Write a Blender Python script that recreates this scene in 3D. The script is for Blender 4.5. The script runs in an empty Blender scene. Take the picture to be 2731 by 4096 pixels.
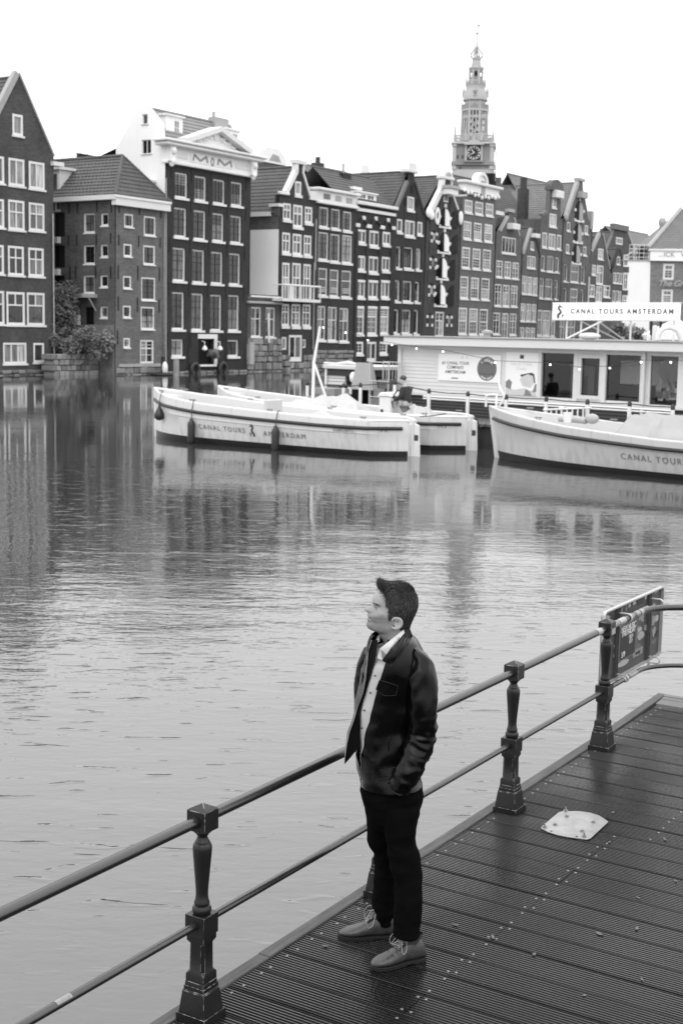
import bpy, bmesh, math, random
import numpy as np
from mathutils import Matrix, Vector, noise
random.seed(7)
rad = math.radians
scene = bpy.context.scene
COL = scene.collection

# ------------------------------------------------------------------ camera
HW = 3.45            # eye height above the water
DZ = 0.50            # jetty deck above the water
FPX, PITCH, ROLL = 5400.0, rad(7.6202), rad(1.0632)
_cp, _sp = math.cos(PITCH), math.sin(PITCH)
CF = Vector((0, _cp, -_sp)); _u = Vector((0, _sp, _cp)); _r = Vector((1, 0, 0))
CR_ = _r * math.cos(ROLL) + _u * math.sin(ROLL)
CU = _u * math.cos(ROLL) - _r * math.sin(ROLL)
CAM = Vector((0, 0, HW))
cam_d = bpy.data.cameras.new('camera'); cam = bpy.data.objects.new('camera', cam_d); COL.objects.link(cam)
cam_d.sensor_fit = 'VERTICAL'; cam_d.sensor_height = 36.0; cam_d.sensor_width = 24.0
cam_d.lens = FPX / 4096 * 36.0
cam_d.clip_start = 0.1; cam_d.clip_end = 6000
m3 = Matrix((CR_, CU, -CF)).transposed()
cam.matrix_world = Matrix.Translation(CAM) @ m3.to_4x4()
cam_d.dof.use_dof = True; cam_d.dof.focus_distance = 6.35; cam_d.dof.aperture_fstop = 6.3
scene.camera = cam

# ------------------------------------------------------------------ sky and sun
world = bpy.data.worlds.new('World'); scene.world = world; world.use_nodes = True
wt = world.node_tree; wn = wt.nodes; wn.clear()
def wnode(t, **k):
    n = wn.new(t)
    for a, b in k.items(): setattr(n, a, b)
    return n
SUN_EL, SUN_AZ = rad(48), rad(200)
sky = wnode('ShaderNodeTexSky', sky_type='NISHITA', sun_disc=False, sun_elevation=SUN_EL, sun_rotation=SUN_AZ, dust_density=6.0, air_density=1.0)
bw = wnode('ShaderNodeRGBToBW'); wt.links.new(sky.outputs[0], bw.inputs[0])
tc = wnode('ShaderNodeTexCoord'); sep = wnode('ShaderNodeSeparateXYZ'); wt.links.new(tc.outputs['Generated'], sep.inputs[0])
def wmath(op, a, b=None, clamp=False):
    n = wnode('ShaderNodeMath', operation=op, use_clamp=clamp)
    for i, v in enumerate((a, b)):
        if v is None: continue
        if isinstance(v, (int, float)): n.inputs[i].default_value = v
        else: wt.links.new(v, n.inputs[i])
    return n.outputs[0]
# bright overcast cloud layer, brighter overhead than at the horizon
zc = wmath('MAXIMUM', sep.outputs['Z'], 0.0)
lum = wmath('ADD', wmath('MULTIPLY', zc, .9), 1.48)
nz = wnode('ShaderNodeTexNoise'); nz.inputs['Scale'].default_value = 2.2; nz.inputs['Detail'].default_value = 5
mp = wnode('ShaderNodeMapping'); mp.inputs['Scale'].default_value = (1, 1, 3.2); wt.links.new(tc.outputs['Generated'], mp.inputs[0]); wt.links.new(mp.outputs[0], nz.inputs[0])
cl = wmath('ADD', wmath('MULTIPLY', nz.outputs['Fac'], 0.16), 0.92)
lum = wmath('MULTIPLY', lum, cl)
lum = wmath('ADD', wmath('MULTIPLY', lum, 10.0), wmath('MULTIPLY', bw.outputs[0], 0.10))
comb = wnode('ShaderNodeCombineColor')
for i in range(3): wt.links.new(lum, comb.inputs[i])
bg = wnode('ShaderNodeBackground'); bg.inputs['Strength'].default_value = 0.1
wt.links.new(comb.outputs[0], bg.inputs['Color'])
wo = wnode('ShaderNodeOutputWorld'); wt.links.new(bg.outputs[0], wo.inputs[0])
sd = bpy.data.lights.new('sun', 'SUN'); sd.energy = 0.5; sd.angle = rad(40); sd.color = (1, 1, 1)
sun = bpy.data.objects.new('sun', sd); COL.objects.link(sun)
sun.rotation_euler = (rad(90) - SUN_EL, 0, -SUN_AZ + math.pi)
scene.view_settings.view_transform = 'Standard'; scene.view_settings.look = 'None'
scene.view_settings.exposure = 0.0; scene.view_settings.gamma = 1.0
scene.view_settings.use_curve_mapping = False
scene.render.resolution_x = 682; scene.render.resolution_y = 1024

# ------------------------------------------------------------------ photo pixel -> direction -> place
CRP = dict(c1=(0, 250, .44643), c2=(0, 900, .44643), c3=(450, 380, .38265), c4=(600, 900, .35077), c5=(960, 580, .31888),
           c6=(960, 1050, .34439), c7=(1380, 620, .31888), c8=(1380, 1000, .31888), t1=(1750, 80, .19133), t2=(1750, 400, .19133),
           d3=(1800, 660, .38265), d4=(1800, 1000, .38265), d5=(2250, 800, .30676), d6=(1550, 1300, .38265), d7=(2100, 1300, .40242),
           d8=(1150, 1280, .31888), b1=(600, 1500, .38265), b2=(1150, 1500, .47832), b3=(1900, 1580, .52997), g7=(2250, 2300, .30676),
           g8=(1900, 2600, .52997), px=(0, 0, 1.0), f4=(150, 1250, .35077), e1=(1800, 1450, .2551), e2=(2350, 1450, .24298), e3=(1200, 1400, .2551))
def PX(c, x, y):
    o = CRP[c]; return o[0] + x * o[2], o[1] + y * o[2]
def ray(x, y):
    return CF + CR_ * ((x - 1365.5) / FPX) - CU * ((y - 2048) / FPX)
def onz(x, y, z):
    d = ray(x, y); return CAM + d * ((z - HW) / d.z)
def onplane(x, y, p, n):
    d = ray(x, y); n = Vector(n); return CAM + d * ((Vector(p) - CAM).dot(n) / d.dot(n))
def ond(x, y, D):
    d = ray(x, y); return CAM + d * (D / d.y)

# ------------------------------------------------------------------ materials
MATS = {}
def mat(name, v, rough=.7, spec=.5, metal=0.0, noise_=None, bump=None, coords='Object', rnd=0.0, streak=None, trans=None, emit=None, alpha=None, wave=None):
    """grey procedural material. noise_=(scale, amount[, detail]); bump=(scale, height m); streak=(sx, sy, sz, amount)"""
    if name in MATS: return MATS[name]
    m = bpy.data.materials.new(name); m.use_nodes = True; MATS[name] = m
    nt = m.node_tree; N = nt.nodes; L = nt.links
    b = N['Principled BSDF']
    b.inputs['Roughness'].default_value = rough; b.inputs['Specular IOR Level'].default_value = spec; b.inputs['Metallic'].default_value = metal
    val = None
    def math_(op, a, c, clamp=False):
        n = N.new('ShaderNodeMath'); n.operation = op; n.use_clamp = clamp
        for i, q in enumerate((a, c)):
            if isinstance(q, (int, float)): n.inputs[i].default_value = q
            else: L.new(q, n.inputs[i])
        return n.outputs[0]
    tcn = N.new('ShaderNodeTexCoord')
    fac = None
    if noise_:
        t = N.new('ShaderNodeTexNoise'); t.inputs['Scale'].default_value = noise_[0]; t.inputs['Detail'].default_value = noise_[2] if len(noise_) > 2 else 6
        t.inputs['Roughness'].default_value = .62
        L.new(tcn.outputs[coords], t.inputs['Vector'])
        fac = math_('ADD', math_('MULTIPLY', math_('SUBTRACT', t.outputs['Fac'], .5), 2 * noise_[1]), 1.0)
    if streak:
        mpn = N.new('ShaderNodeMapping'); mpn.inputs['Scale'].default_value = streak[:3]; L.new(tcn.outputs[coords], mpn.inputs[0])
        t = N.new('ShaderNodeTexNoise'); t.inputs['Scale'].default_value = 1.0; t.inputs['Detail'].default_value = 5; L.new(mpn.outputs[0], t.inputs['Vector'])
        f2 = math_('ADD', math_('MULTIPLY', math_('SUBTRACT', t.outputs['Fac'], .5), 2 * streak[3]), 1.0)
        fac = f2 if fac is None else math_('MULTIPLY', fac, f2)
    if rnd:
        oi = N.new('ShaderNodeObjectInfo')
        f3 = math_('ADD', math_('MULTIPLY', math_('SUBTRACT', oi.outputs['Random'], .5), 2 * rnd), 1.0)
        fac = f3 if fac is None else math_('MULTIPLY', fac, f3)
    if fac is not None:
        val = math_('MAXIMUM', math_('MULTIPLY', fac, v), 0.002)
        cc = N.new('ShaderNodeCombineColor')
        for i in range(3): L.new(val, cc.inputs[i])
        L.new(cc.outputs[0], b.inputs['Base Color'])
    else:
        b.inputs['Base Color'].default_value = (v, v, v, 1)
    if bump:
        t = N.new('ShaderNodeTexNoise'); t.inputs['Scale'].default_value = bump[0]; t.inputs['Detail'].default_value = 4
        if len(bump) > 2:
            mpn = N.new('ShaderNodeMapping'); mpn.inputs['Scale'].default_value = bump[2]; L.new(tcn.outputs[coords], mpn.inputs[0]); L.new(mpn.outputs[0], t.inputs['Vector'])
        else: L.new(tcn.outputs[coords], t.inputs['Vector'])
        bn = N.new('ShaderNodeBump'); bn.inputs['Strength'].default_value = 1.0; bn.inputs['Distance'].default_value = bump[1]
        L.new(t.outputs['Fac'], bn.inputs['Height']); L.new(bn.outputs[0], b.inputs['Normal'])
    if emit:
        b.inputs['Emission Color'].default_value = (1, 1, 1, 1); b.inputs['Emission Strength'].default_value = emit
    if alpha is not None: b.inputs['Alpha'].default_value = alpha
    return m

# ------------------------------------------------------------------ mesh building
WM = {}
def wmat(o): return WM.get(o.name, Matrix.Identity(4))
class MB:
    def __init__(s): s.v = []; s.f = []; s.m = []; s.cm = 0
    def add(s, vs, fs):
        b = len(s.v); s.v += [tuple(p) for p in vs]
        for f in fs: s.f.append(tuple(b + i for i in f)); s.m.append(s.cm)
        return s
    def quad(s, a, b, c, d): return s.add((a, b, c, d), ((0, 1, 2, 3),))
    def poly(s, pts): return s.add(pts, (tuple(range(len(pts))),))
    def box(s, x0, y0, z0, x1, y1, z1):
        return s.add([(x0, y0, z0), (x1, y0, z0), (x1, y1, z0), (x0, y1, z0), (x0, y0, z1), (x1, y0, z1), (x1, y1, z1), (x0, y1, z1)],
                     [(0, 3, 2, 1), (4, 5, 6, 7), (0, 1, 5, 4), (1, 2, 6, 5), (2, 3, 7, 6), (3, 0, 4, 7)])
    def frustum(s, c, h0, h1, z0, z1):
        x, y = c
        vs = [(x + a * h0, y + b * h0, z0) for a, b in ((-1, -1), (1, -1), (1, 1), (-1, 1))] + [(x + a * h1, y + b * h1, z1) for a, b in ((-1, -1), (1, -1), (1, 1), (-1, 1))]
        return s.add(vs, [(0, 3, 2, 1), (4, 5, 6, 7), (0, 1, 5, 4), (1, 2, 6, 5), (2, 3, 7, 6), (3, 0, 4, 7)])
    def prism(s, poly, z0, z1):      # poly in xy, extruded in z
        n = len(poly)
        vs = [(x, y, z0) for x, y in poly] + [(x, y, z1) for x, y in poly]
        return s.add(vs, [tuple(range(n - 1, -1, -1)), tuple(range(n, 2 * n))] + [(i, (i + 1) % n, n + (i + 1) % n, n + i) for i in range(n)])
    def prismy(s, poly, y0, y1):     # poly in xz, extruded in y
        n = len(poly)
        vs = [(x, y0, z) for x, z in poly] + [(x, y1, z) for x, z in poly]
        return s.add(vs, [tuple(range(n)), tuple(range(2 * n - 1, n - 1, -1))] + [(i, n + i, n + (i + 1) % n, (i + 1) % n) for i in range(n)])
    def loft(s, rings, cap=True, closed=True):
        n = len(rings[0]); b = len(s.v)
        for r in rings: s.v += [tuple(p) for p in r]
        for i in range(len(rings) - 1):
            for j in range(n if closed else n - 1):
                k = (j + 1) % n
                s.f.append((b + i * n + j, b + i * n + k, b + (i + 1) * n + k, b + (i + 1) * n + j)); s.m.append(s.cm)
        if cap and closed:
            s.f.append(tuple(b + j for j in range(n - 1, -1, -1))); s.m.append(s.cm)
            q = b + (len(rings) - 1) * n
            s.f.append(tuple(q + j for j in range(n))); s.m.append(s.cm)
        return s
    def tube(s, path, r, n=8, cap=True):
        path = [Vector(p) for p in path]; rr = r if isinstance(r, (list, tuple)) else [r] * len(path)
        rings = []; up = None
        for i, p in enumerate(path):
            t = (path[min(i + 1, len(path) - 1)] - path[max(i - 1, 0)]).normalized()
            if up is None:
                up = Vector((0, 0, 1)) if abs(t.z) < .9 else Vector((1, 0, 0))
            a = t.cross(up).normalized(); up = a.cross(t).normalized()
            rings.append([p + (a * math.cos(2 * math.pi * k / n) + up * math.sin(2 * math.pi * k / n)) * rr[i] for k in range(n)])
        return s.loft([list(reversed(q)) for q in rings], cap)
    def lathe(s, prof, n=24, c=(0, 0), z0=0.0):
        rings = [[(c[0] + r * math.cos(2 * math.pi * k / n), c[1] + r * math.sin(2 * math.pi * k / n), z0 + z) for k in range(n)] for r, z in prof]
        return s.loft(rings, True)
    def ball(s, c, r, nu=12, nv=8):
        if not isinstance(r, (tuple, list)): r = (r, r, r)
        rings = []
        for i in range(nv + 1):
            a = -math.pi / 2 + math.pi * i / nv; a = max(min(a, math.pi / 2 - .02), -math.pi / 2 + .02)
            rings.append([(c[0] + r[0] * math.cos(a) * math.cos(2 * math.pi * k / nu), c[1] + r[1] * math.cos(a) * math.sin(2 * math.pi * k / nu), c[2] + r[2] * math.sin(a)) for k in range(nu)])
        return s.loft(rings, True)
    def xf(s, mtx, start=0):
        for i in range(start, len(s.v)): s.v[i] = tuple(mtx @ Vector(s.v[i]))
        return s
    def mesh(s, name, mats, smooth=None):
        me = bpy.data.meshes.new(name); me.from_pydata(s.v, [], s.f)
        mats = mats if isinstance(mats, (list, tuple)) else [mats]
        for m in mats: me.materials.append(m)
        if len(mats) > 1: me.polygons.foreach_set('material_index', s.m)
        if smooth is not None:
            me.polygons.foreach_set('use_smooth', [True] * len(me.polygons))
            me.set_sharp_from_angle(angle=rad(smooth))
        me.update(); return me
    def build(s, name, mats, parent=None, smooth=None, world=False, bevel=None, **kw):
        if world and parent is not None: s.xf(wmat(parent).inverted())
        me = s.mesh(name, mats, smooth)
        if bevel:
            bm = bmesh.new(); bm.from_mesh(me)
            bmesh.ops.remove_doubles(bm, verts=bm.verts, dist=1e-5)
            ed = [e for e in bm.edges if len(e.link_faces) == 2 and e.calc_face_angle(0) > rad(28)]
            bmesh.ops.bevel(bm, geom=ed, offset=bevel, segments=1, affect='EDGES', clamp_overlap=True)
            bm.to_mesh(me); bm.free()
        return obj(name, me, parent, **kw)
def obj(name, me, parent=None, loc=None, rot=None, **kw):
    o = bpy.data.objects.new(name, me); COL.objects.link(o)
    if parent is not None: o.parent = parent
    M = Matrix.Identity(4)
    if loc is not None: o.location = loc; M = Matrix.Translation(loc)
    if rot is not None: o.rotation_euler = rot; M = M @ o.rotation_euler.to_matrix().to_4x4()
    WM[o.name] = (wmat(parent) if parent is not None else Matrix.Identity(4)) @ M
    tag(o, **kw); return o
def tag(o, label=None, cat=None, group=None, kind=None):
    if label: o['label'] = label
    if cat: o['category'] = cat
    if group: o['group'] = group
    if kind: o['kind'] = kind
    return o
def thing(name, label, cat, loc=(0, 0, 0), mtx=None, group=None, kind=None):
    o = bpy.data.objects.new(name, None); COL.objects.link(o); o.empty_display_size = .1
    M = mtx if mtx is not None else Matrix.Translation(loc)
    o.matrix_world = M; o.matrix_basis = M; WM[o.name] = M.copy()
    return tag(o, label, cat, group, kind)
def dup(root, M=None, label=None, group=None, parent=None):
    r = root.copy(); COL.objects.link(r); r.parent = parent
    if M is not None: r.matrix_basis = M; WM[r.name] = M.copy()
    if label: r['label'] = label
    if group: r['group'] = group
    for ch in root.children: dup(ch, None, parent=r)
    return r
def frame(o, xa, za=(0, 0, 1)):      # matrix with local X = xa, Z = za, Y completes
    x = Vector(xa).normalized(); z = Vector(za).normalized(); y = z.cross(x).normalized(); z = x.cross(y)
    return Matrix.Translation(o) @ Matrix((x, y, z)).transposed().to_4x4()
def text_mesh(body, size, font_shear=0, depth=.004, spacing=1.0, align='CENTER', serif=False, word=1.0, bold=0.0):
    cu = bpy.data.curves.new('txt', 'FONT'); cu.body = body; cu.size = size; cu.align_x = align; cu.align_y = 'CENTER'
    cu.space_character = spacing; cu.space_word = word; cu.shear = font_shear; cu.extrude = depth; cu.offset = bold; cu.resolution_u = 3
    o = bpy.data.objects.new('txt', cu); COL.objects.link(o)
    dg = bpy.context.evaluated_depsgraph_get(); me = bpy.data.meshes.new_from_object(o.evaluated_get(dg))
    bpy.data.objects.remove(o); bpy.data.curves.remove(cu)
    return me
def place_text(name, body, size, m, M, parent=None, **k):
    me = text_mesh(body, size, **k); me.materials.clear(); me.materials.append(m)
    o = obj(name, me, parent)
    o.matrix_basis = (wmat(parent).inverted() @ M) if parent is not None else M
    WM[o.name] = M
    return o
# ================================================================== water
def water_mat():
    m = bpy.data.materials.new('canal_water'); m.use_nodes = True; nt = m.node_tree; N = nt.nodes; L = nt.links
    b = N['Principled BSDF']; b.inputs['Base Color'].default_value = (.036, .036, .036, 1); b.inputs['Roughness'].default_value = .035
    b.inputs['IOR'].default_value = 1.95
    geo = N.new('ShaderNodeNewGeometry')
    def nzn(scale, sx, sy, det, rot=0.0, dist=0.0):
        mp = N.new('ShaderNodeMapping'); mp.inputs['Scale'].default_value = (sx, sy, 1); mp.inputs['Rotation'].default_value = (0, 0, rot)
        L.new(geo.outputs['Position'], mp.inputs[0])
        t = N.new('ShaderNodeTexNoise'); t.inputs['Scale'].default_value = scale; t.inputs['Detail'].default_value = det; t.inputs['Distortion'].default_value = dist
        L.new(mp.outputs[0], t.inputs['Vector']); return t.outputs['Fac']
    def mth(op, a, c):
        n = N.new('ShaderNodeMath'); n.operation = op
        for i, q in enumerate((a, c)):
            if isinstance(q, (int, float)): n.inputs[i].default_value = q
            else: L.new(q, n.inputs[i])
        return n.outputs[0]
    patch = nzn(.055, .6, 1.5, 2, .3)                      # breeze patches
    pm = N.new('ShaderNodeMapRange'); pm.inputs[1].default_value = .38; pm.inputs[2].default_value = .62; pm.inputs[3].default_value = .4; pm.inputs[4].default_value = 1.5
    L.new(patch, pm.inputs[0])
    sx = N.new('ShaderNodeSeparateXYZ'); L.new(geo.outputs['Position'], sx.inputs[0])
    far = N.new('ShaderNodeMapRange'); far.inputs[1].default_value = 9; far.inputs[2].default_value = 36; far.inputs[3].default_value = 1.0; far.inputs[4].default_value = .11
    L.new(sx.outputs['Y'], far.inputs[0])
    small = nzn(4.6, .8, 1.5, 3, .22, .4)
    mid = nzn(.85, .5, 1.5, 2, -.12, .3)
    big = nzn(.22, .5, 1.3, 1, .1)
    h = mth('ADD', mth('ADD', mth('MULTIPLY', small, .0075), mth('MULTIPLY', mid, .020)), mth('MULTIPLY', big, .05))
    dash = nzn(4.2, .55, 1.6, 2, .12, .3); dash2 = nzn(9.0, .8, 1.5, 2, -.08, .2)
    h = mth('ADD', h, mth('MULTIPLY', mth('MAXIMUM', mth('SUBTRACT', dash, .61), 0.0), .045))
    h = mth('ADD', h, mth('MULTIPLY', dash2, .0032))
    h = mth('MULTIPLY', h, mth('MULTIPLY', pm.outputs[0], far.outputs[0]))
    bn = N.new('ShaderNodeBump'); bn.inputs['Distance'].default_value = 1.0; bn.inputs['Strength'].default_value = 1.0
    L.new(h, bn.inputs['Height']); L.new(bn.outputs[0], b.inputs['Normal'])
    return m
MWATER = water_mat()
wb = MB(); wb.quad((-900, -300, 0), (900, -300, 0), (900, 1600, 0), (-900, 1600, 0))
wb.build('canal_water', MWATER, kind='structure')

# ================================================================== jetty
YR = rad(32.128)
ER = Vector((math.sin(YR), math.cos(YR), 0)); NR = Vector((math.cos(YR), -math.sin(YR), 0))
RO_ = Vector((-.5672, 5.4976, DZ))
# jetty frame: local X = along the railing away from the eye, local -Y = towards the deck, Z up
JM = frame(RO_, ER)
def J(s, n, z=0): return (s, -n, z)
def mat_deck():
    m = mat('wet_decking', .0125, .42, .5, noise_=(2.2, .55, 8), streak=(60, 5, 6, .4), rnd=.42, bump=(90, .0012))
    N = m.node_tree.nodes; L = m.node_tree.links; b = N['Principled BSDF']
    geo = N.new('ShaderNodeNewGeometry'); t = N.new('ShaderNodeTexNoise'); t.inputs['Scale'].default_value = 1.3; t.inputs['Detail'].default_value = 3
    L.new(geo.outputs['Position'], t.inputs['Vector'])
    mr = N.new('ShaderNodeMapRange'); mr.inputs[1].default_value = .35; mr.inputs[2].default_value = .68; mr.inputs[3].default_value = .14; mr.inputs[4].default_value = .5
    L.new(t.outputs['Fac'], mr.inputs[0]); L.new(mr.outputs[0], b.inputs['Roughness'])
    return m
MDECK = mat_deck()
MBOARD = mat('weathered_edge_board', .062, .6, .3, noise_=(5, .45), streak=(4, 80, 40, .75), bump=(60, .002))
MBOARDL = mat('pale_end_board', .11, .6, .4, noise_=(5, .25), streak=(70, 5, 30, .35), bump=(60, .002))
MSTEEL = mat('galvanised_steel', .30, .36, .5, metal=.5, noise_=(9, .6, 10), bump=(12, .0006))
MSCREW = mat('screw_steel', .25, .35, .5, metal=.6)
MDARKHOLE = mat('dark_recess', .012, .8, .2)
deck = thing('jetty_deck', None, None, mtx=JM, kind='structure')
PW, PG, PT = .2155, .011, .028
def plank_mesh(n0, n1):
    """grooved board lying across the jetty, its profile cut with ten grooves"""
    w = PW - PG; prof = []; ng = 10; pitch = w / ng; gd, gw = .010, .0092
    prof.append((0.0, -PT)); prof.append((0.0, -.002)); prof.append((.002, 0))
    for i in range(ng):
        c = (i + .5) * pitch
        prof += [(c - gw / 2 - .002, 0), (c - gw / 2 + .001, -gd), (c + gw / 2 - .001, -gd), (c + gw / 2 + .002, 0)]
    prof += [(w - .002, 0), (w, -.002), (w, -PT)]
    b = MB()
    ra = [(x - w / 2, -n0, z) for x, z in prof]; rb = [(x - w / 2, -n1, z) for x, z in prof]
    b.loft([ra, rb], cap=False, closed=False)
    k = len(prof)
    b.add(ra, [tuple(range(k))]); b.add(rb, [tuple(range(k - 1, -1, -1))])
    return b.mesh('plank', [MDECK])
JN = .708
PL_SHORT = plank_mesh(-.066, JN - .002); PL_LONG2 = plank_mesh(JN + .002, 3.4); PL_FULL = plank_mesh(-.066, 3.4)
sb = MB(); sb.lathe([(.0068, -.003), (.0068, .0012), (.0055, .0024), (.003, .0024), (.0024, .0004)], 10)
SCREW = sb.mesh('screw', [MSCREW], 30)
rng = random.Random(3)
k = -6
while True:
    s0 = .296 - PW * 1 + PW * k
    sc = s0 + PW / 2
    if sc > 6.04: break
    joint = (k % 2 == 0)
    parts = []
    if joint and sc < 3.0:
        parts = [(PL_SHORT, (-.017, JN - .022)), (PL_LONG2, (JN + .022,))]
    else: parts = [(PL_FULL, (-.017,) + ((JN,) if sc < 3.0 else (.9,)))]
    for me, scr in parts:
        p = obj('plank', me, deck, loc=(sc, 0, rng.uniform(-.0018, .0012)), rot=(rng.uniform(-.0012, .0012), 0, rng.uniform(-.0015, .0015)))
        for n in scr:
            for sg in (-1, 1):
                obj('screw', SCREW, p, loc=(sg * (PW / 2 - .042) + rng.uniform(-.006, .006), -n + rng.uniform(-.004, .004), .0003))
    k += 1
# boards framing the jetty
def board(a0, a1, n0, n1, z0, z1, name, m, w=None):
    b = MB(); b.prism([J(a0, n0)[:2], J(a1, n0 if w is None else w[0])[:2], J(a1, n1 if w is None else w[1])[:2], J(a0, n1)[:2]], z0, z1)
    return b.build(name, m, deck, bevel=.004)
eb = [-3.2, .62, 3.32, 5.1]
for i in range(3): board(eb[i] + .0015, eb[i + 1] - .0015, -.141 - .002 * i, -.072, -.20, .006 + .002 * i, 'edge_board', MBOARD)
board(5.1015, 6.36, -.147, -.078, -.20, .009, 'edge_board', MBOARD, w=(-.176, -.108))
b = MB(); b.prism([J(6.362, -.176)[:2], J(6.362, 3.4)[:2], J(6.294, 3.4)[:2], J(6.294, -.107)[:2]], -.20, .008); b.build('end_board', MBOARDL, deck, bevel=.004)
b = MB(); b.prism([J(6.288, -.104)[:2], J(6.288, 3.4)[:2], J(6.216, 3.4)[:2], J(6.216, -.1)[:2]], -.03, .004); b.build('end_board', MBOARDL, deck, bevel=.003)
b = MB(); b.prism([J(6.210, -.098)[:2], J(6.210, 3.4)[:2], J(6.052, 3.4)[:2], J(6.052, -.09)[:2]], -.03, .002); b.build('end_board', MBOARDL, deck, bevel=.003)
b = MB()
for nn in (-.06, .0, .66, 1.4, 2.2, 3.0): b.box(-3.2, -nn - .07, -.2, 6.28, -nn, -.031)
b.box(-3.2, -3.4, -.28, 6.28, .1, -.202)
b.build('support_joist', MDARKHOLE, deck)
b = MB()
for s_ in (-1.5, 2.0, 5.5):
    for n_ in (.25, 2.6): b.lathe([(.12, -2.0), (.12, -.284)], 12, c=(s_, -n_))
b.build('pile', MBOARD, deck, smooth=40)

# ================================================================== railing
MIRON = mat('painted_cast_iron', .009, .38, .4, noise_=(9, .45), bump=(55, .0009))
MIRONR = mat('painted_iron_rail', .012, .27, .95, noise_=(7, .35), bump=(70, .0005))
MWORN = mat('worn_paint_edge', .16, .6, .4, noise_=(60, .6))
railing = thing('railing', 'black cast iron railing with turned posts and two rails along the jetty edge', 'railing', mtx=JM)
SP = 1.5503
def worn_edge():
    """chipped arris: dark paint with pale bare metal showing in specks"""
    m = mat('chipped_arris', .03, .5, .4); N = m.node_tree.nodes; L = m.node_tree.links; b = N['Principled BSDF']
    tc_ = N.new('ShaderNodeTexCoord'); t = N.new('ShaderNodeTexNoise'); t.inputs['Scale'].default_value = 38; t.inputs['Detail'].default_value = 6; L.new(tc_.outputs['Object'], t.inputs['Vector'])
    mr = N.new('ShaderNodeMapRange'); mr.inputs[1].default_value = .47; mr.inputs[2].default_value = .6; mr.inputs[3].default_value = .014; mr.inputs[4].default_value = .22; L.new(t.outputs['Fac'], mr.inputs[0])
    cc = N.new('ShaderNodeCombineColor')
    for i in range(3): L.new(mr.outputs[0], cc.inputs[i])
    L.new(cc.outputs[0], b.inputs['Base Color']); return m
MARR = worn_edge()
def speckled(m0):
    m = m0.copy(); m.name = 'speckled_cast_iron'; N = m.node_tree.nodes; L = m.node_tree.links; b = N['Principled BSDF']; src = b.inputs['Base Color'].links[0].from_socket
    tc_ = N.new('ShaderNodeTexCoord'); t = N.new('ShaderNodeTexNoise'); t.inputs['Scale'].default_value = 30; t.inputs['Detail'].default_value = 9; t.inputs['Roughness'].default_value = .7; L.new(tc_.outputs['Object'], t.inputs['Vector'])
    mr = N.new('ShaderNodeMapRange'); mr.inputs[1].default_value = .68; mr.inputs[2].default_value = .74; mr.inputs[4].default_value = .5; L.new(t.outputs['Fac'], mr.inputs[0])
    mx = N.new('ShaderNodeMix'); mx.data_type = 'RGBA'; L.new(mr.outputs[0], mx.inputs[0]); L.new(src, mx.inputs[6]); mx.inputs[7].default_value = (.16, .16, .16, 1); L.new(mx.outputs[2], b.inputs['Base Color']); return m
MIRONW = speckled(MIRON)
def post_meshes():
    out = {}
    b = MB()        # square shaft with sunk chamfers at the corners
    oct_ = lambda h, c: [(h, -h + c), (h, h - c), (h - c, h), (-h + c, h), (-h, h - c), (-h, -h + c), (-h + c, -h), (h - c, -h)]
    rings = []
    for z, h, c in ((.175, .0475, .001), (.208, .0475, .001), (.222, .0415, .0135), (.345, .040, .0135), (.358, .0455, .001), (.384, .0455, .001)):
        rings.append([(x, y, z) for x, y in oct_(h, c)])
    b.loft(rings); b.frustum((0, 0), .0505, .0505, .384, .474)
    out['post'] = b
    b = MB(); b.frustum((0, 0), .0775, .0775, 0, .036); b.frustum((0, 0), .069, .0575, .036, .132); b.frustum((0, 0), .0575, .0555, .132, .138)
    b.frustum((0, 0), .0535, .0535, .138, .156); b.frustum((0, 0), .0505, .0485, .156, .175)
    out['plinth'] = b
    b = MB(); b.frustum((0, 0), .0483, .0483, .846, .936); b.frustum((0, 0), .0483, .003, .936, .962)
    out['cap_block'] = b
    pr = [(.030, .474), (.038, .478), (.0415, .488), (.0415, .497), (.036, .508), (.030, .511), (.033, .515), (.0335, .524), (.029, .536), (.0265, .556), (.027, .58),
          (.031, .63), (.036, .69), (.0405, .742), (.0415, .762), (.0405, .776), (.036, .786), (.0315, .789), (.0315, .7935), (.030, .796), (.0245, .806), (.0215, .8145), (.0225, .820), (.0275, .8255), (.0285, .831),
          (.033, .833), (.0385, .838), (.0385, .846), (.034, .853)]
    b = MB(); b.lathe(pr, 28); out['baluster'] = b
    return out
pm_ = post_meshes()
PMESH = {}
for k_, b in pm_.items():
    me = b.mesh(k_, [MIRONW, MARR] if k_ != 'baluster' else [MIRON], 35)
    if k_ != 'baluster':
        bm = bmesh.new(); bm.from_mesh(me)
        ed = [e for e in bm.edges if len(e.link_faces) == 2 and e.calc_face_angle(0) > rad(25)]
        bmesh.ops.bevel(bm, geom=ed, offset=.0018, segments=1, affect='EDGES', clamp_overlap=True, material=1); bm.to_mesh(me); bm.free()
    PMESH[k_] = me
for i in range(-1, 4):
    p = obj('post', PMESH['post'], railing, loc=(SP * i, 0, 0), rot=(rng.uniform(-.006, .006), rng.uniform(-.004, .004), rng.uniform(-.03, .03)))
    for k_ in ('plinth', 'baluster', 'cap_block'): obj(k_, PMESH[k_], p)
def rail_path(z, s0):
    pts = [J(s0, 0, z), J(5.35, 0, z)]
    cx, R_ = 5.35, .42
    for a in range(1, 10):
        th = rad(a * 8.2); pts.append(J(cx + R_ * math.sin(th), R_ * (1 - math.cos(th)), z))
    e_ = Vector(pts[-1]); d_ = (e_ - Vector(pts[-2])).normalized(); pts.append(tuple(e_ + d_ * 2.2)); return pts
b = MB(); b.tube(rail_path(.889, -2.6), .0240, 20); b.build('upper_rail', MIRONR, railing, smooth=40)
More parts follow.
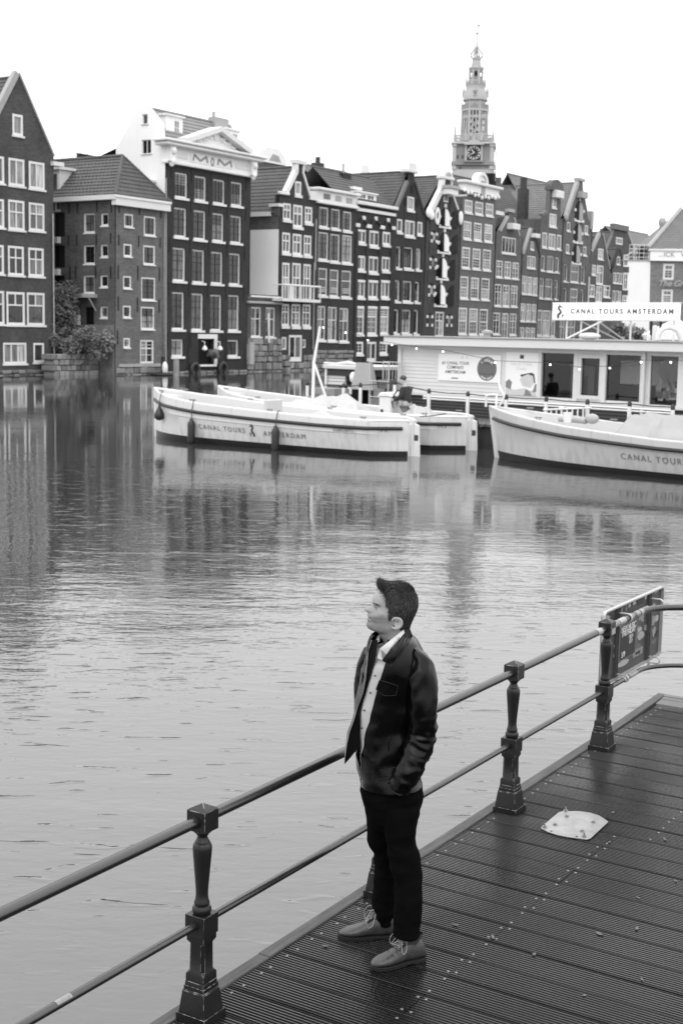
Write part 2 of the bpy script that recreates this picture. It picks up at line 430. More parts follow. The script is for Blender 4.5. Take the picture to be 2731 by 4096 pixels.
b = MB(); b.tube(rail_path(.430, -2.6), .0175, 20); b.build('lower_rail', MIRONR, railing, smooth=40)
for i in range(-1, 4):
    for z, r_, h in ((.889, .0285, .0483), (.430, .022, .0505)):
        for sg in (-1, 1): b = MB(); b.tube([J(SP * i + sg * (h - .002), 0, z), J(SP * i + sg * (h + .004), 0, z)], r_, 20); b.build('rail_collar', MIRON, railing, smooth=40)

# ================================================================== steel plate screwed to the deck
PLM = JM @ Matrix.Translation(J(3.06, .445, .0035))
plate = thing('steel_plate', 'dull galvanised steel plate bolted to the wet planks', 'plate', mtx=PLM)
pp = [(-.13, -.155), (.21, -.145), (.27, -.03), (.255, .03), (.2, .162), (-.16, .155), (-.185, .06), (-.17, -.06)]
b = MB(); pts = []
for s_, n_ in ((-.128, -.155), (.165, -.168), (.2, -.155), (.262, -.07), (.275, .0), (.262, .06), (.205, .135), (.19, .148), (-.13, .162), (-.16, .15), (-.188, .04), (-.192, -.02), (-.178, -.09), (-.15, -.145)):
    pts.append((s_, -n_))
b.prism(pts[::-1], 0, .006); b.build('sheet', MSTEEL, plate, bevel=.0012)
for i, (s_, n_) in enumerate(((2.935, .312), (3.274, .304), (3.185, .35), (3.185, .523), (3.004, .524), (2.93, .567), (3.012, .346))):
    b = MB(); b.lathe([(.0165, .006), (.0165, .0085), (.009, .0086), (.009, .0165), (.0045, .0168)] + ([(.0045, .032), (.001, .033)] if i in (0, 1, 5) else [(.001, .0175)]), 12)
    b.build('bolt', MSCREW, plate, smooth=40, loc=(s_ - 3.06, -(n_ - .445), 0))
for s_, n_ in ((2.90, .37), (2.905, .53), (3.33, .5), (3.31, .56)):
    b = MB(); b.lathe([(.0085, .0058), (.0085, .0066)], 12); b.build('hole', MDARKHOLE, plate, loc=(s_ - 3.06, -(n_ - .445), 0))

# ================================================================== sign board hung on the rails, back towards us
MSIGNB = mat('sign_back_grey', .06, .55, .4, noise_=(8, .3), streak=(2, 2, 25, .25))
MALU = mat('bare_aluminium', .42, .4, .5, metal=.3, noise_=(25, .12))
MWHITE = mat('white_gloss_paint', .75, .35, .5, noise_=(6, .06))
sg_n = -.085
sn_ = NR
sp0 = RO_ + NR * sg_n
def SGP(c, x, y):
    q = onplane(*PX(c, x, y), sp0, sn_); l = JM.inverted() @ q; return l.x, l.z
tl = SGP('g7', 520, 470); tr = SGP('g7', 1285, 150); brr = SGP('g7', 1250, 1030)
s0_, s1_ = tl[0], (tr[0] + brr[0]) / 2; zt, zb_ = (tl[1] + tr[1]) / 2, brr[1]
print('sign', s0_, s1_, zt, zb_)
SGM = JM @ Matrix.Translation(J((s0_ + s1_) / 2, sg_n, zb_))
sw, sh = (s1_ - s0_), zt - zb_
sgn = thing('notice_board', 'back of a metal notice board plastered with stickers, clamped to the railing', 'sign', mtx=SGM)
def rrect(w, h, r, n=5):
    pts = []
    for cx, cz, a0 in ((w / 2 - r, h - r, 0), (-w / 2 + r, h - r, 90), (-w / 2 + r, r, 180), (w / 2 - r, r, 270)):
        for i in range(n + 1):
            a = rad(a0 + 90 * i / n); pts.append((cx + r * math.cos(a), cz + r * math.sin(a)))
    return pts
o_ = rrect(sw, sh, .035); i_ = rrect(sw - .024, sh - .024, .024)
o_ = [(x, z) for x, z in o_]; i_ = [(x, z + .012) for x, z in i_]
b = MB(); b.prismy(o_, .004, .008); b.build('sheet', MSIGNB, sgn)
b = MB(); n_ = len(o_)
vs = [(x, y, z) for y in (-.022, .012) for x, z in o_] + [(x, y, z) for y in (-.022, .0035) for x, z in i_]
fs = []
for j in range(n_):
    k2 = (j + 1) % n_
    fs += [(j, n_ + j, n_ + k2, k2), (2 * n_ + j, 2 * n_ + k2, 3 * n_ + k2, 3 * n_ + j), (j, k2, 2 * n_ + k2, 2 * n_ + j), (n_ + j, 3 * n_ + j, 3 * n_ + k2, n_ + k2)]
b.add(vs, fs); b.build('rim', MALU, sgn, smooth=35)
for fx in (-.27, .27):
    x = fx * sw; b = MB()
    b.box(x - .022, -.018, .02, x - .017, .004, sh - .02); b.box(x + .017, -.018, .02, x + .022, .004, sh - .02); b.box(x - .017, -.002, .02, x + .017, .004, sh - .02)
    b.build('channel', mat('channel_steel', .07, .5, .5, noise_=(20, .3)), sgn)
    for rz in (.889, .430):
        z = rz - zb_; rr_ = .0245 if rz > .8 else .018; ra = rr_ + .007
        b = MB(); yc = sg_n            # rail centre lies towards the deck
        pth = [(x, .0 - .02, z + ra)] + [(x, yc - ra * math.sin(rad(a)), z + ra * math.cos(rad(a))) for a in range(0, 181, 18)] + [(x, -.02, z - ra)]
        for w0 in (-1,):
            rings = [[(p[0] - .012, p[1], p[2]), (p[0] + .012, p[1], p[2]), (p[0] + .012, p[1] + (.0 if 0 < i < len(pth) - 1 else 0), p[2]), (p[0] - .012, p[1], p[2])] for i, p in enumerate(pth)]
        for i in range(len(pth) - 1):
            a_, c_ = Vector(pth[i]), Vector(pth[i + 1]); t_ = (c_ - a_).normalized(); nn = Vector((1, 0, 0)).cross(t_).normalized() * .003
            vs = [a_ + nn, c_ + nn, c_ - nn, a_ - nn]
            b.add([(v.x - .013, v.y, v.z) for v in vs] + [(v.x + .013, v.y, v.z) for v in vs], [(0, 1, 2, 3), (7, 6, 5, 4), (0, 4, 5, 1), (2, 6, 7, 3), (1, 5, 6, 2), (3, 7, 4, 0)])
        b.box(x - .018, -.026, z - ra - .034, x + .018, -.017, z - ra + .004); b.box(x - .010, -.03, z - ra - .04, x + .010, -.012, z - ra - .02)
        b.build('clamp', MALU, sgn)
MST = [mat('sticker_%d' % i, v, .5, .4, noise_=(40, a)) for i, (v, a) in enumerate(((.34, .4), (.2, .5), (.035, .3), (.008, .2), (.24, .7), (.10, .5)))]
def sticker(u0, v0, u1, v1, mi, parent=sgn, jag=0.0, y=-.0005):
    """flat sticker on the board, u,v as fractions from the top left"""
    x0, x1 = (u0 - .5) * sw, (u1 - .5) * sw; z0, z1 = (1 - v1) * sh, (1 - v0) * sh
    pts = [(x0, z0), (x1, z0), (x1, z1), (x0, z1)]
    if jag:
        r = random.Random(int(u0 * 1e4 + v0 * 77)); q = []
        for i in range(14):
            a = 2 * math.pi * i / 14; k3 = 1 - jag * r.random(); q.append(((x0 + x1) / 2 + (x1 - x0) / 2 * k3 * math.cos(a), (z0 + z1) / 2 + (z1 - z0) / 2 * k3 * math.sin(a)))
        pts = q
    b = MB(); b.prismy(pts, .0015 + y, .0045); return b.build('sticker', MST[mi], parent)
def sg_text(body, u, v, size, m, sp=1.0, bold=0.0):
    M = SGM @ Matrix.Translation(((u - .5) * sw, -.0004, (1 - v) * sh)) @ Matrix.Rotation(rad(90), 4, 'X')
    return place_text('lettering', body, size, m, M, sgn, depth=.0006, spacing=sp, bold=bold)
for a in ((.03, .07, .13, .16, 0, .5), (.3, .06, .39, .13, 1, 0), (.41, .05, .46, .11, 0, .3), (.47, .03, .55, .11, 2, 0), (.57, .02, .67, .13, 3, 0), (.69, .03, .73, .1, 0, .3),
          (.85, .03, .95, .08, 1, .5), (.31, .33, .56, .78, 3, 0), (.6, .22, .72, .42, 4, .6), (.59, .5, .72, .66, 0, .35), (.7, .45, .78, .56, 4, .4), (.58, .4, .64, .6, 4, .5), (.58, .66, .68, .82, 5, .6),
          (.2, .42, .28, .8, 0, .45), (.06, .45, .13, .62, 4, .2), (.05, .66, .12, .8, 0, .15), (.01, .84, .1, .99, 0, .1), (.27, .8, .47, .89, 0, .1), (.53, .75, .7, .85, 1, 0), (.2, .24, .28, .3, 2, 0),
          (.83, .2, .91, .31, 0, .5), (.92, .24, .97, .34, 5, .2), (.83, .36, .92, .55, 4, .4), (.85, .55, .93, .7, 4, .5), (.9, .62, .97, .72, 3, .5), (.84, .74, .95, .8, 5, .1), (.9, .4, .97, .5, 0, .1)):
    sticker(*a[:5], jag=a[5], y=-.0002 * (len(sgn.children) % 4))
sticker(.27, .30, .6, .80, 5, y=.0011)
MSTW = mat('sticker_white_ink', .7, .5); MSTK = mat('sticker_black_ink', .02, .5)
sg_text('NEW MUSIC', .435, .375, .062, MSTW, .9, .0012); sg_text('THIS FRIDAY', .435, .44, .058, MSTW, .9, .0012)
sg_text('FRESH', .48, .515, .035, MSTW, .9); sg_text('UP 2', .48, .555, .035, MSTW, .9); sg_text('PLAY', .48, .595, .035, MSTW, .9); sg_text('5/9', .36, .725, .06, MSTW, 1.0, .0008)
sg_text('eda', .63, .48, .055, MSTW); sg_text('vanity', .615, .8, .045, MSTK); sg_text('NO', .51, .052, .03, MSTW); sg_text('WALK', .51, .082, .024, MSTW)
sg_text('TECH', .345, .08, .028, MSTK); sg_text('NIEK', .345, .11, .028, MSTK); sg_text('MESS', .235, .27, .026, MSTW)
# stickers wrapped round the rails and posts
def wrap(s_a, s_b, z, r, mi, name='sticker', a0=-60, a1=150):
    b = MB(); rings = []
    for s_ in np.linspace(s_a, s_b, 3):
        rings.append([J(s_, (r + .0007) * math.sin(rad(a)), z + (r + .0007) * math.cos(rad(a))) for a in range(a0, a1 + 1, 15)])
    b.loft(rings, cap=False, closed=False); return b.build(name, MST[mi], railing, smooth=60)
for a in ((4.44, 4.52, 0), (4.70, 4.79, 0), (4.8, 4.85, 4), (4.86, 4.98, 0), (5.1, 5.15, 1), (5.2, 5.28, 4), (5.3, 5.47, 0), (5.49, 5.57, 1)):
    wrap(a[0], min(a[1], 5.34), .889, .0242, a[2])
for a in ((5.02, 5.1, 0), (5.13, 5.3, 4)): wrap(a[0], a[1], .430, .0178, a[2])
wrap(-.88, -.80, .430, .0178, 4, a0=-90, a1=60)
b = MB(); b.box(SP * 3 - .03, -.0497, .850, SP * 3 + .035, -.0486, .893); b.build('sticker', MST[0], railing)
# graffiti drips of pale paint on the last post
b = MB()
for z0, z1, x in ((.20, .235, .01), (.235, .285, .016), (.29, .345, .014), (.262, .30, .02)):
    b.box(SP * 3 + x - .004, -.0432, z0, SP * 3 + x + .005, -.0415, z1)
b.build('paint_drip', MST[0], railing)
# small litter: fallen leaf scraps on the planks
MLEAF = mat('pale_leaf', .10, .6, .3, noise_=(60, .4))
rl = random.Random(11)
LS = [('g8', 1035, 1228), ('g8', 1010, 1450), ('g8', 1390, 490), ('g8', 1455, 605), ('g8', 1290, 745), ('g8', 1430, 1430), ('px', 2549, 3590), ('px', 2397, 3736), ('px', 2545, 3715), ('px', 2135, 3818), ('px', 1970, 3749), ('px', 2335, 3983), ('px', 2566, 3919), ('px', 1300, 3785), ('px', 1820, 3700), ('px', 2700, 3525)]
for i, (c, x, y) in enumerate(LS):
    p = onz(*PX(c, x, y), DZ + .003); b = MB(); n_ = 9; L_, W_ = rl.uniform(.012, .026), rl.uniform(.006, .011); pts = []
    for j in range(n_):
        a = 2 * math.pi * j / n_; q = rl.uniform(.7, 1.1); pts.append((L_ * q * math.cos(a), W_ * q * math.sin(a), .002 + .004 * math.cos(a) ** 2 * rl.random()))
    b.add(pts + [(0, 0, .001)], [(j, (j + 1) % n_, n_) for j in range(n_)])
    b.add([(x_, y_, z_ - .0012) for x_, y_, z_ in pts], [tuple(range(n_ - 1, -1, -1))])
    o = b.build('leaf_scrap', MLEAF, loc=p, rot=(0, 0, rl.uniform(0, 6)))
    tag(o, 'tiny pale leaf scrap lying flat on the wet grooved planks', 'leaf', 'leaf scraps on the jetty')
# ================================================================== houses along the canal
YH = rad(33.0)
EH = Vector((math.sin(YH), math.cos(YH), 0)); IH = Vector((-math.cos(YH), math.sin(YH), 0))
OH = Vector((-13.599, 102.783, 0))
def glass_mat(name='window_glass', lo=.012, hi=.30, thr=.55, rough=.06):
    m = mat(name, lo, rough, .6); N = m.node_tree.nodes; L = m.node_tree.links; b = N['Principled BSDF']
    oi = N.new('ShaderNodeObjectInfo'); mr = N.new('ShaderNodeMapRange'); mr.inputs[1].default_value = thr; mr.inputs[2].default_value = 1.0; mr.inputs[3].default_value = lo; mr.inputs[4].default_value = hi
    L.new(oi.outputs['Random'], mr.inputs[0])
    tc_ = N.new('ShaderNodeTexCoord'); mp = N.new('ShaderNodeMapping'); mp.inputs['Scale'].default_value = (7, 7, .8); L.new(tc_.outputs['Object'], mp.inputs[0])
    t = N.new('ShaderNodeTexNoise'); t.inputs['Scale'].default_value = 1.0; t.inputs['Detail'].default_value = 3; L.new(mp.outputs[0], t.inputs['Vector'])
    r2 = N.new('ShaderNodeMapRange'); r2.inputs[1].default_value = .35; r2.inputs[2].default_value = .65; r2.inputs[3].default_value = .45; r2.inputs[4].default_value = 1.35; L.new(t.outputs['Fac'], r2.inputs[0])
    mu = N.new('ShaderNodeMath'); mu.operation = 'MULTIPLY'; L.new(mr.outputs[0], mu.inputs[0]); L.new(r2.outputs[0], mu.inputs[1])
    cc = N.new('ShaderNodeCombineColor')
    for i in range(3): L.new(mu.outputs[0], cc.inputs[i])
    L.new(cc.outputs[0], b.inputs['Base Color'])
    # old hand-made panes are not quite flat
    t2 = N.new('ShaderNodeTexNoise'); t2.inputs['Scale'].default_value = 1.6; L.new(tc_.outputs['Object'], t2.inputs['Vector'])
    bn = N.new('ShaderNodeBump'); bn.inputs['Distance'].default_value = .012; L.new(t2.outputs['Fac'], bn.inputs['Height']); L.new(bn.outputs[0], b.inputs['Normal'])
    return m
MGLASS = glass_mat()
MGLASSL = glass_mat('curtained_glass', .05, .42, .1)
def brick(name, v, dirt=.28):
    if 'brick_' + name in MATS: return MATS['brick_' + name]
    m = mat('brick_' + name, v * .82, .85, .25, noise_=(.7, dirt * 2.3, 10), streak=(1.0, 1.0, 16, .3), bump=(9, .02))
    N = m.node_tree.nodes; L = m.node_tree.links; bs = N['Principled BSDF']; src = bs.inputs['Base Color'].links[0].from_socket
    tc_ = N.new('ShaderNodeTexCoord'); sp_ = N.new('ShaderNodeSeparateXYZ'); L.new(tc_.outputs['Object'], sp_.inputs[0]); ad = N.new('ShaderNodeMath'); L.new(sp_.outputs[0], ad.inputs[0]); L.new(sp_.outputs[1], ad.inputs[1]); cb = N.new('ShaderNodeCombineXYZ'); L.new(ad.outputs[0], cb.inputs[0]); L.new(sp_.outputs[2], cb.inputs[1])
    bt = N.new('ShaderNodeTexBrick'); L.new(cb.outputs[0], bt.inputs['Vector']); bt.inputs['Scale'].default_value = 1.0; bt.inputs['Brick Width'].default_value = .24; bt.inputs['Row Height'].default_value = .085; bt.inputs['Mortar Size'].default_value = .011
    bt.inputs['Color1'].default_value = (.78, .78, .78, 1); bt.inputs['Color2'].default_value = (1.25, 1.25, 1.25, 1); bt.inputs['Mortar'].default_value = (1.35, 1.35, 1.35, 1)
    mx = N.new('ShaderNodeMix'); mx.data_type = 'RGBA'; mx.blend_type = 'MULTIPLY'; mx.inputs[0].default_value = 1.0; L.new(src, mx.inputs[6]); L.new(bt.outputs[0], mx.inputs[7]); L.new(mx.outputs[2], bs.inputs['Base Color'])
    return m
MWF = mat('white_window_paint', .66, .45, .4, noise_=(1.5, .1), rnd=.06)
MWPL = mat('white_plaster', .80, .7, .3, noise_=(.5, .06), streak=(2, 2, .3, .05))
MDSASH = mat('dark_sash', .02, .5, .4)
MDOOR = mat('black_door_paint', .008, .6, .2)
MROOF = mat('dark_pantiles', .075, .62, .4, noise_=(1.1, .5), streak=(3, 3, 9, .25))
MROOFL = mat('pale_pantiles', .15, .6, .4, noise_=(1.1, .3))
MSTONE = mat('rough_stone', .19, .85, .25, noise_=(1.1, .75, 10), rnd=.4, bump=(4, .05))
MANCH = mat('iron_anchor', .018, .6, .3)
MGREYT = mat('grey_trim', .33, .6, .4, noise_=(2, .2))
STY = dict(s=(1, [], 1, None, 0), a=(2, [], 2, None, 0), b=(2, [.62], 2, None, 0), c=(2, [.62], 1, None, 0), t=(1, [.62], 1, None, 0), x=(3, [], 3, None, 0), X=(4, [], 4, None, 0),
           m=(1, [.5], 1, (3, 3), 0), M=(1, [.63], 1, (2, 2), 1), N=(1, [.5], 1, (3, 4), 1), n=(1, [], 1, (2, 3), 0), k=(1, [], 1, (2, 2), 1), D=(1, [], 1, None, 2), W=(2, [], 2, None, 3), e=(2, [.66], 2, (1, 2), 0), q=(1, [.66], 1, (2, 3), 0))
class House:
    def __init__(h, name, label, wall, setback=0.0, mtx=None, group='canal houses'):
        h.M = mtx if mtx is not None else frame(OH + IH * setback, EH)
        h.Mi = h.M.inverted(); h.x = h.M.to_3x3().col[0]; h.y = h.M.to_3x3().col[1]; h.o = h.M.translation
        h.root = thing(name, label, 'house', mtx=h.M, group=group); h.wallm = wall; h.holes = []; h.side = {}
    def uv(h, c, x, y, out=0.0):
        p = h.Mi @ onplane(*PX(c, x, y), h.o - h.y * out, h.y); return p.x, p.z
    def sv(h, c, x, y, xs):
        p = h.Mi @ onplane(*PX(c, x, y), h.o + h.x * xs, h.x); return p.y, p.z
    def rect(h, c, x0, y0, x1, y1, f=None):
        f = f or h.uv; xm, ym = (x0 + x1) / 2, (y0 + y1) / 2
        return f(c, x0, ym)[0], f(c, xm, y1)[1], f(c, x1, ym)[0], f(c, xm, y0)[1]
    def bx(h, name, m, x0, y0, z0, x1, y1, z1, parent=None, bevel=None):
        b = MB(); b.box(x0, y0, z0, x1, y1, z1); return b.build(name, m, parent or h.root, bevel=bevel)
    def window(h, c, x0, y0, x1, y1, st='a', rc=.06, fw=.10, sill=.13, r=None, side=None, name=None, glass=None, sw_=.09):
        """r = (s0, z0, s1, z1) on the facade; side = local x of a side wall on whose plane the window sits"""
        if r is None: r = h.rect(c, x0, y0, x1, y1, (lambda *a: h.sv(*a, side)) if side is not None else None)
        s0, z0, s1, z1 = r
        if s0 > s1: s0, s1 = s1, s0
        w, ht = s1 - s0, z1 - z0
        cols, tr, low, bars, kind = STY[st]
        (h.holes if side is None else h.side.setdefault(side, [])).append((s0, z0, s1, z1, rc))
        if side is None: T = lambda s, d, z: (s, d, z)
        else: T = lambda s, d, z: (side + d, s, z)
        def bx(b, a0, d0, e0, a1, d1, e1):
            p, q = T(a0, d0, e0), T(a1, d1, e1); b.box(min(p[0], q[0]), min(p[1], q[1]), p[2], max(p[0], q[0]), max(p[1], q[1]), q[2])
        fw = min(fw, w * .2, ht * .2); g = rc + .045
        fm = MWF if kind != 2 else MDOOR
        nm = name or ('door' if kind in (2, 3) else 'window')
        b = MB()
        bx(b, s0, rc - .03, z0, s0 + fw, g + .03, z1); bx(b, s1 - fw, rc - .03, z0, s1, g + .03, z1)
        bx(b, s0 + fw, rc - .03, z1 - fw, s1 - fw, g + .03, z1)
        lo_h = fw * (1.0 if kind not in (2, 3) else .3); bx(b, s0 + fw, rc - .03, z0, s1 - fw, g + .03, z0 + lo_h)
        i0, i1, j0, j1 = s0 + fw, s1 - fw, z0 + lo_h, z1 - fw
        mw = max(.045, fw * .62) if kind != 1 else .05
        cells = []; zz = [j0] + [j0 + (j1 - j0) * t for t in tr] + [j1]
        b2 = b if kind != 1 else MB()
        for r_ in range(len(zz) - 1):
            if r_ > 0: bx(b2, i0, rc - .018, zz[r_] - mw / 2, i1, g + .02, zz[r_] + mw / 2)
            nc = cols if r_ == len(zz) - 2 else low
            xs = np.linspace(i0, i1, nc + 1)
            for k_ in range(nc):
                if k_ > 0: bx(b2, xs[k_] - mw / 2, rc - .016, zz[r_], xs[k_] + mw / 2, g + .02, zz[r_ + 1])
                cells.append((xs[k_], zz[r_], xs[k_ + 1], zz[r_ + 1]))
        if bars:
            bw_ = .032 if kind != 1 else .045
            for (a0, e0, a1, e1) in cells:
                for k_ in range(1, bars[0]): q = a0 + (a1 - a0) * k_ / bars[0]; bx(b2, q - bw_ / 2, rc + .005, e0, q + bw_ / 2, g + .01, e1)
                for k_ in range(1, bars[1]): q = e0 + (e1 - e0) * k_ / bars[1]; bx(b2, a0, rc + .006, q - bw_ / 2, a1, g + .011, q + bw_ / 2)
        if kind == 2: bx(b, i0, rc + .02, j0, i1, g + .02, j1)
        o = b.build(nm, fm, h.root)
        if kind == 1: b2.build('sash_bar', MDSASH, o)
        if kind == 3:
            bb = MB(); bx(bb, i0, rc, j0, i1, g + .01, j0 + (j1 - j0) * .16); bb.build('kick_panel', MWF, o)
        if kind != 2:
            gm = glass or MGLASS
            if len(cells) > 4: cells = [(i0, j0, i1, j1)]
            for (a0, e0, a1, e1) in cells:
                gb = MB(); p = [T(a0, g, e0), T(a1, g, e0), T(a1, g, e1), T(a0, g, e1)]
                gb.add(p, [(0, 1, 2, 3)]); gb.build('pane', gm, o)
        if sill and kind not in (2, 3):
            sb_ = MB(); bx(sb_, s0 - sw_, -.10, z0 - sill, s1 + sw_, rc + .02, z0 + .004); sb_.build('sill', MWF, o)
        return o
    def _wall(h, left, right, holes, T, name, m, z_=None):
        def ev(ch, z, up):
            zz = z + (1e-6 if up else -1e-6)
            for i in range(len(ch) - 1):
                (a, za), (c, zb) = ch[i], ch[i + 1]
                if za <= zz <= zb and zb > za: return a + (c - a) * (z - za) / (zb - za)
            return ch[0][0] if zz < ch[0][1] else ch[-1][0]
        z0 = left[0][1]; z1 = min(left[-1][1], right[-1][1])
        zs = sorted({round(q, 5) for q in [p[1] for p in left + right] + [v for q in holes for v in (q[1], q[3])] if z0 - 1e-6 <= q <= z1 + 1e-6})
        b = MB()
        for za, zb in zip(zs, zs[1:]):
            if zb - za < 1e-5: continue
            la, lb, ra, rb = ev(left, za, 1), ev(left, zb, 0), ev(right, za, 1), ev(right, zb, 0)
            hs = sorted([q for q in holes if q[1] <= za + 1e-5 and q[3] >= zb - 1e-5])
            ca, cb = la, lb
            for q in hs:
                b.quad(T(ca, 0, za), T(q[0], 0, za), T(q[0], 0, zb), T(cb, 0, zb)); ca = cb = q[2]
            b.quad(T(ca, 0, za), T(ra, 0, za), T(rb, 0, zb), T(cb, 0, zb))
        for s0, e0, s1, e1, rc in holes:
            d = rc + .08
            b.quad(T(s0, 0, e0), T(s0, d, e0), T(s0, d, e1), T(s0, 0, e1)); b.quad(T(s1, 0, e1), T(s1, d, e1), T(s1, d, e0), T(s1, 0, e0))
            b.quad(T(s0, 0, e1), T(s0, d, e1), T(s1, d, e1), T(s1, 0, e1)); b.quad(T(s0, d, e0), T(s0, 0, e0), T(s1, 0, e0), T(s1, d, e0))
        return b.build(name, m, h.root)
    def front(h, left, right, m=None, base=-.6):
        h.L = [h.uv(*p) for p in left]; h.R = [h.uv(*p) for p in right]
        h.L.sort(key=lambda p: p[1]); h.R.sort(key=lambda p: p[1])
        l = [(h.L[0][0], base)] + h.L; r = [(h.R[0][0], base)] + h.R
        top = min(l[-1][1], r[-1][1]); l[-1] = (l[-1][0], top); r[-1] = (r[-1][0], top)
        h.l, h.r = l, r
        return h._wall(l, r, h.holes, lambda s, d, z: (s, d, z), 'front_wall', m or h.wallm)
    def sides(h, depth, zl, zr=None, m=None, right=True):
        """plain side and back walls from the front's edges up to zl / zr"""
        m = m or h.wallm; zr = zl if zr is None else zr
        xl, xr = h.l[0][0], h.r[0][0]; xlt = h.L[0][0] if len(h.L) < 2 else np.interp(zl, [p[1] for p in h.L], [p[0] for p in h.L])
        b = MB(); b.quad((xl, depth, -.6), (xl, 0, -.6), (xl, 0, zl), (xl, depth, zl)); b.build('side_wall', m, h.root)
        b = MB(); b.quad((xr, 0, -.6), (xr, depth, -.6), (xr, depth, zr), (xr, 0, zr)); b.build('side_wall', m, h.root)
        b = MB(); b.quad((xr, depth, -.6), (xl, depth, -.6), (xl, depth, zl), (xr, depth, zr)); b.build('back_wall', m, h.root)
    def tiles(h, A, U, V, m=MROOF, name='roof_tiles', tw=.34, th=.36, clip=None):
        """pantiles laid in courses on the slope A + u*U + v*V; clip(v)->(u0,u1) fractions"""
        A, U, V = Vector(A), Vector(U), Vector(V); n = U.cross(V).normalized()
        if n.z < 0: n = -n
        nu, nv = max(2, int(U.length / tw)), max(2, int(V.length / th)); b = MB()
        for j in range(nv):
            v0, v1 = j / nv, min(1.0, (j + 1.12) / nv)
            c0 = clip(v0) if clip else (0, 1); c1 = clip(min(1, (j + 1) / nv)) if clip else (0, 1)
            m_ = max(1, int(nu * (c0[1] - c0[0]))); ra, rb, rc_ = [], [], []
            for i in range(m_ * 3 + 1):
                t = i / (m_ * 3); u0 = c0[0] + (c0[1] - c0[0]) * t; u1 = c1[0] + (c1[1] - c1[0]) * t
                w_ = (.035, .0, .018)[i % 3]
                ra.append(A + U * u0 + V * v0 + n * (.052 + w_)); rb.append(A + U * u1 + V * v1 + n * (.004 + w_)); rc_.append(A + U * u0 + V * v0 + n * .0)
            b.loft([rc_, ra, rb], cap=False, closed=False)
        return b.build(name, m, h.root, kind='stuff')
    def slope(h, pts, m=MROOF, name='roof'):
        b = MB(); b.poly(pts); return b.build(name, m, h.root)
    def gable_roof(h, lE, rE, ap, depth, m=MROOF, y0=.25, ov=.15):
        """ridge running back from the front: lE, rE eaves (s,z), ap apex (s,z)"""
        for (e_, nm) in ((lE, 'l'), (rE, 'r')):
            v = Vector((ap[0] - e_[0], 0, ap[1] - e_[1])); d_ = v.normalized()
            a = Vector((e_[0], y0, e_[1])) - d_ * ov
            h.slope([tuple(a - Vector((0, 0, .03))), tuple(a + Vector((0, depth, -.03))), tuple(a + v + d_ * ov + Vector((0, depth, -.03))), tuple(a + v + d_ * ov - Vector((0, 0, .03)))], MDARKHOLE, 'roof_deck')
            h.tiles(a, (0, depth, 0), v + d_ * ov, m)
        b = MB(); b.tube([(ap[0], y0, ap[1] + .05), (ap[0], y0 + depth, ap[1] + .05)], .12, 8); b.build('ridge', m, h.root)
    def front_roof(h, s0, s1, ze, zr, run, m=MROOF, y0=.2, lean=True):
        """ridge parallel to the front"""
        h.slope([(s0, y0, ze - .04), (s1, y0, ze - .04), (s1, y0 + run, zr - .04), (s0, y0 + run, zr - .04)], MDARKHOLE, 'roof_deck')
        h.tiles((s0, y0, ze), (s1 - s0, 0, 0), (0, run, zr - ze), m)
        h.slope([(s1, y0 + run, zr), (s0, y0 + run, zr), (s0, y0 + 2 * run, ze), (s1, y0 + 2 * run, ze)], m)
        b = MB(); b.tube([(s0, y0 + run, zr + .05), (s1, y0 + run, zr + .05)], .12, 8); b.build('ridge', m, h.root)
    def coping(h, pts, w=.3, m=None, y0=-.08, y1=.30, name='coping'):
        """raised strip along a chain of facade points"""
        b = MB()
        for p, q in zip(pts, pts[1:]):
            p, q = Vector((p[0], 0, p[1])), Vector((q[0], 0, q[1])); d = (q - p).normalized(); n = Vector((d.z, 0, -d.x)) * (w / 2)
            p2, q2 = p - d * w * .15, q + d * w * .15
            vs = [p2 + n, p2 - n, q2 - n, q2 + n]
            b.add([(v.x, y0, v.z) for v in vs] + [(v.x, y1, v.z) for v in vs], [(3, 2, 1, 0), (4, 5, 6, 7), (0, 1, 5, 4), (1, 2, 6, 5), (2, 3, 7, 6), (3, 0, 4, 7)])
        return b.build(name, m or MWF, h.root)
    def band(h, c, x0, y0, x1, y1, out=.15, name='cornice', m=None, din=.1, out0=0.0):
        """horizontal moulding whose photo rectangle is given at its middle"""
        s0, z0, s1, z1 = h.rect(c, x0, y0, x1, y1)
        return h.bx(name, m or MWF, s0, -out, z0, s1, din, z1, bevel=min(.04, (z1 - z0) * .2))
    def block(h, c, x0, y0, x1, y1, d0, d1, name, m, bevel=None):
        s0, z0, s1, z1 = h.rect(c, x0, y0, x1, y1); return h.bx(name, m, s0, d0, z0, s1, d1, z1, bevel=bevel)
    def anchors(h, c, pts, hh=.75, side=None):
        for x, y in pts:
            if side is None: s, z = h.uv(c, x, y); h.bx('wall_anchor', MANCH, s - .045, -.05, z - hh / 2, s + .045, .0, z + hh / 2)
            else: s, z = h.sv(c, x, y, side); h.bx('wall_anchor', MANCH, side - .05, s - .045, z - hh / 2, side, s + .045, z + hh / 2)
    def wins(h, c, rows, st, **k):
        for r in rows: h.window(c, *r[:4], st=(r[4] if len(r) > 4 else st), **k)
    def pipe(h, c, x, y0, y1, m=None, r=.055):
        s, z1 = h.uv(c, x, y0); _, z0 = h.uv(c, x, y1); b = MB(); b.tube([(s, -.12, z0), (s, -.12, z1)], r, 8); b.build('downpipe', m or MGREYT, h.root, smooth=40)
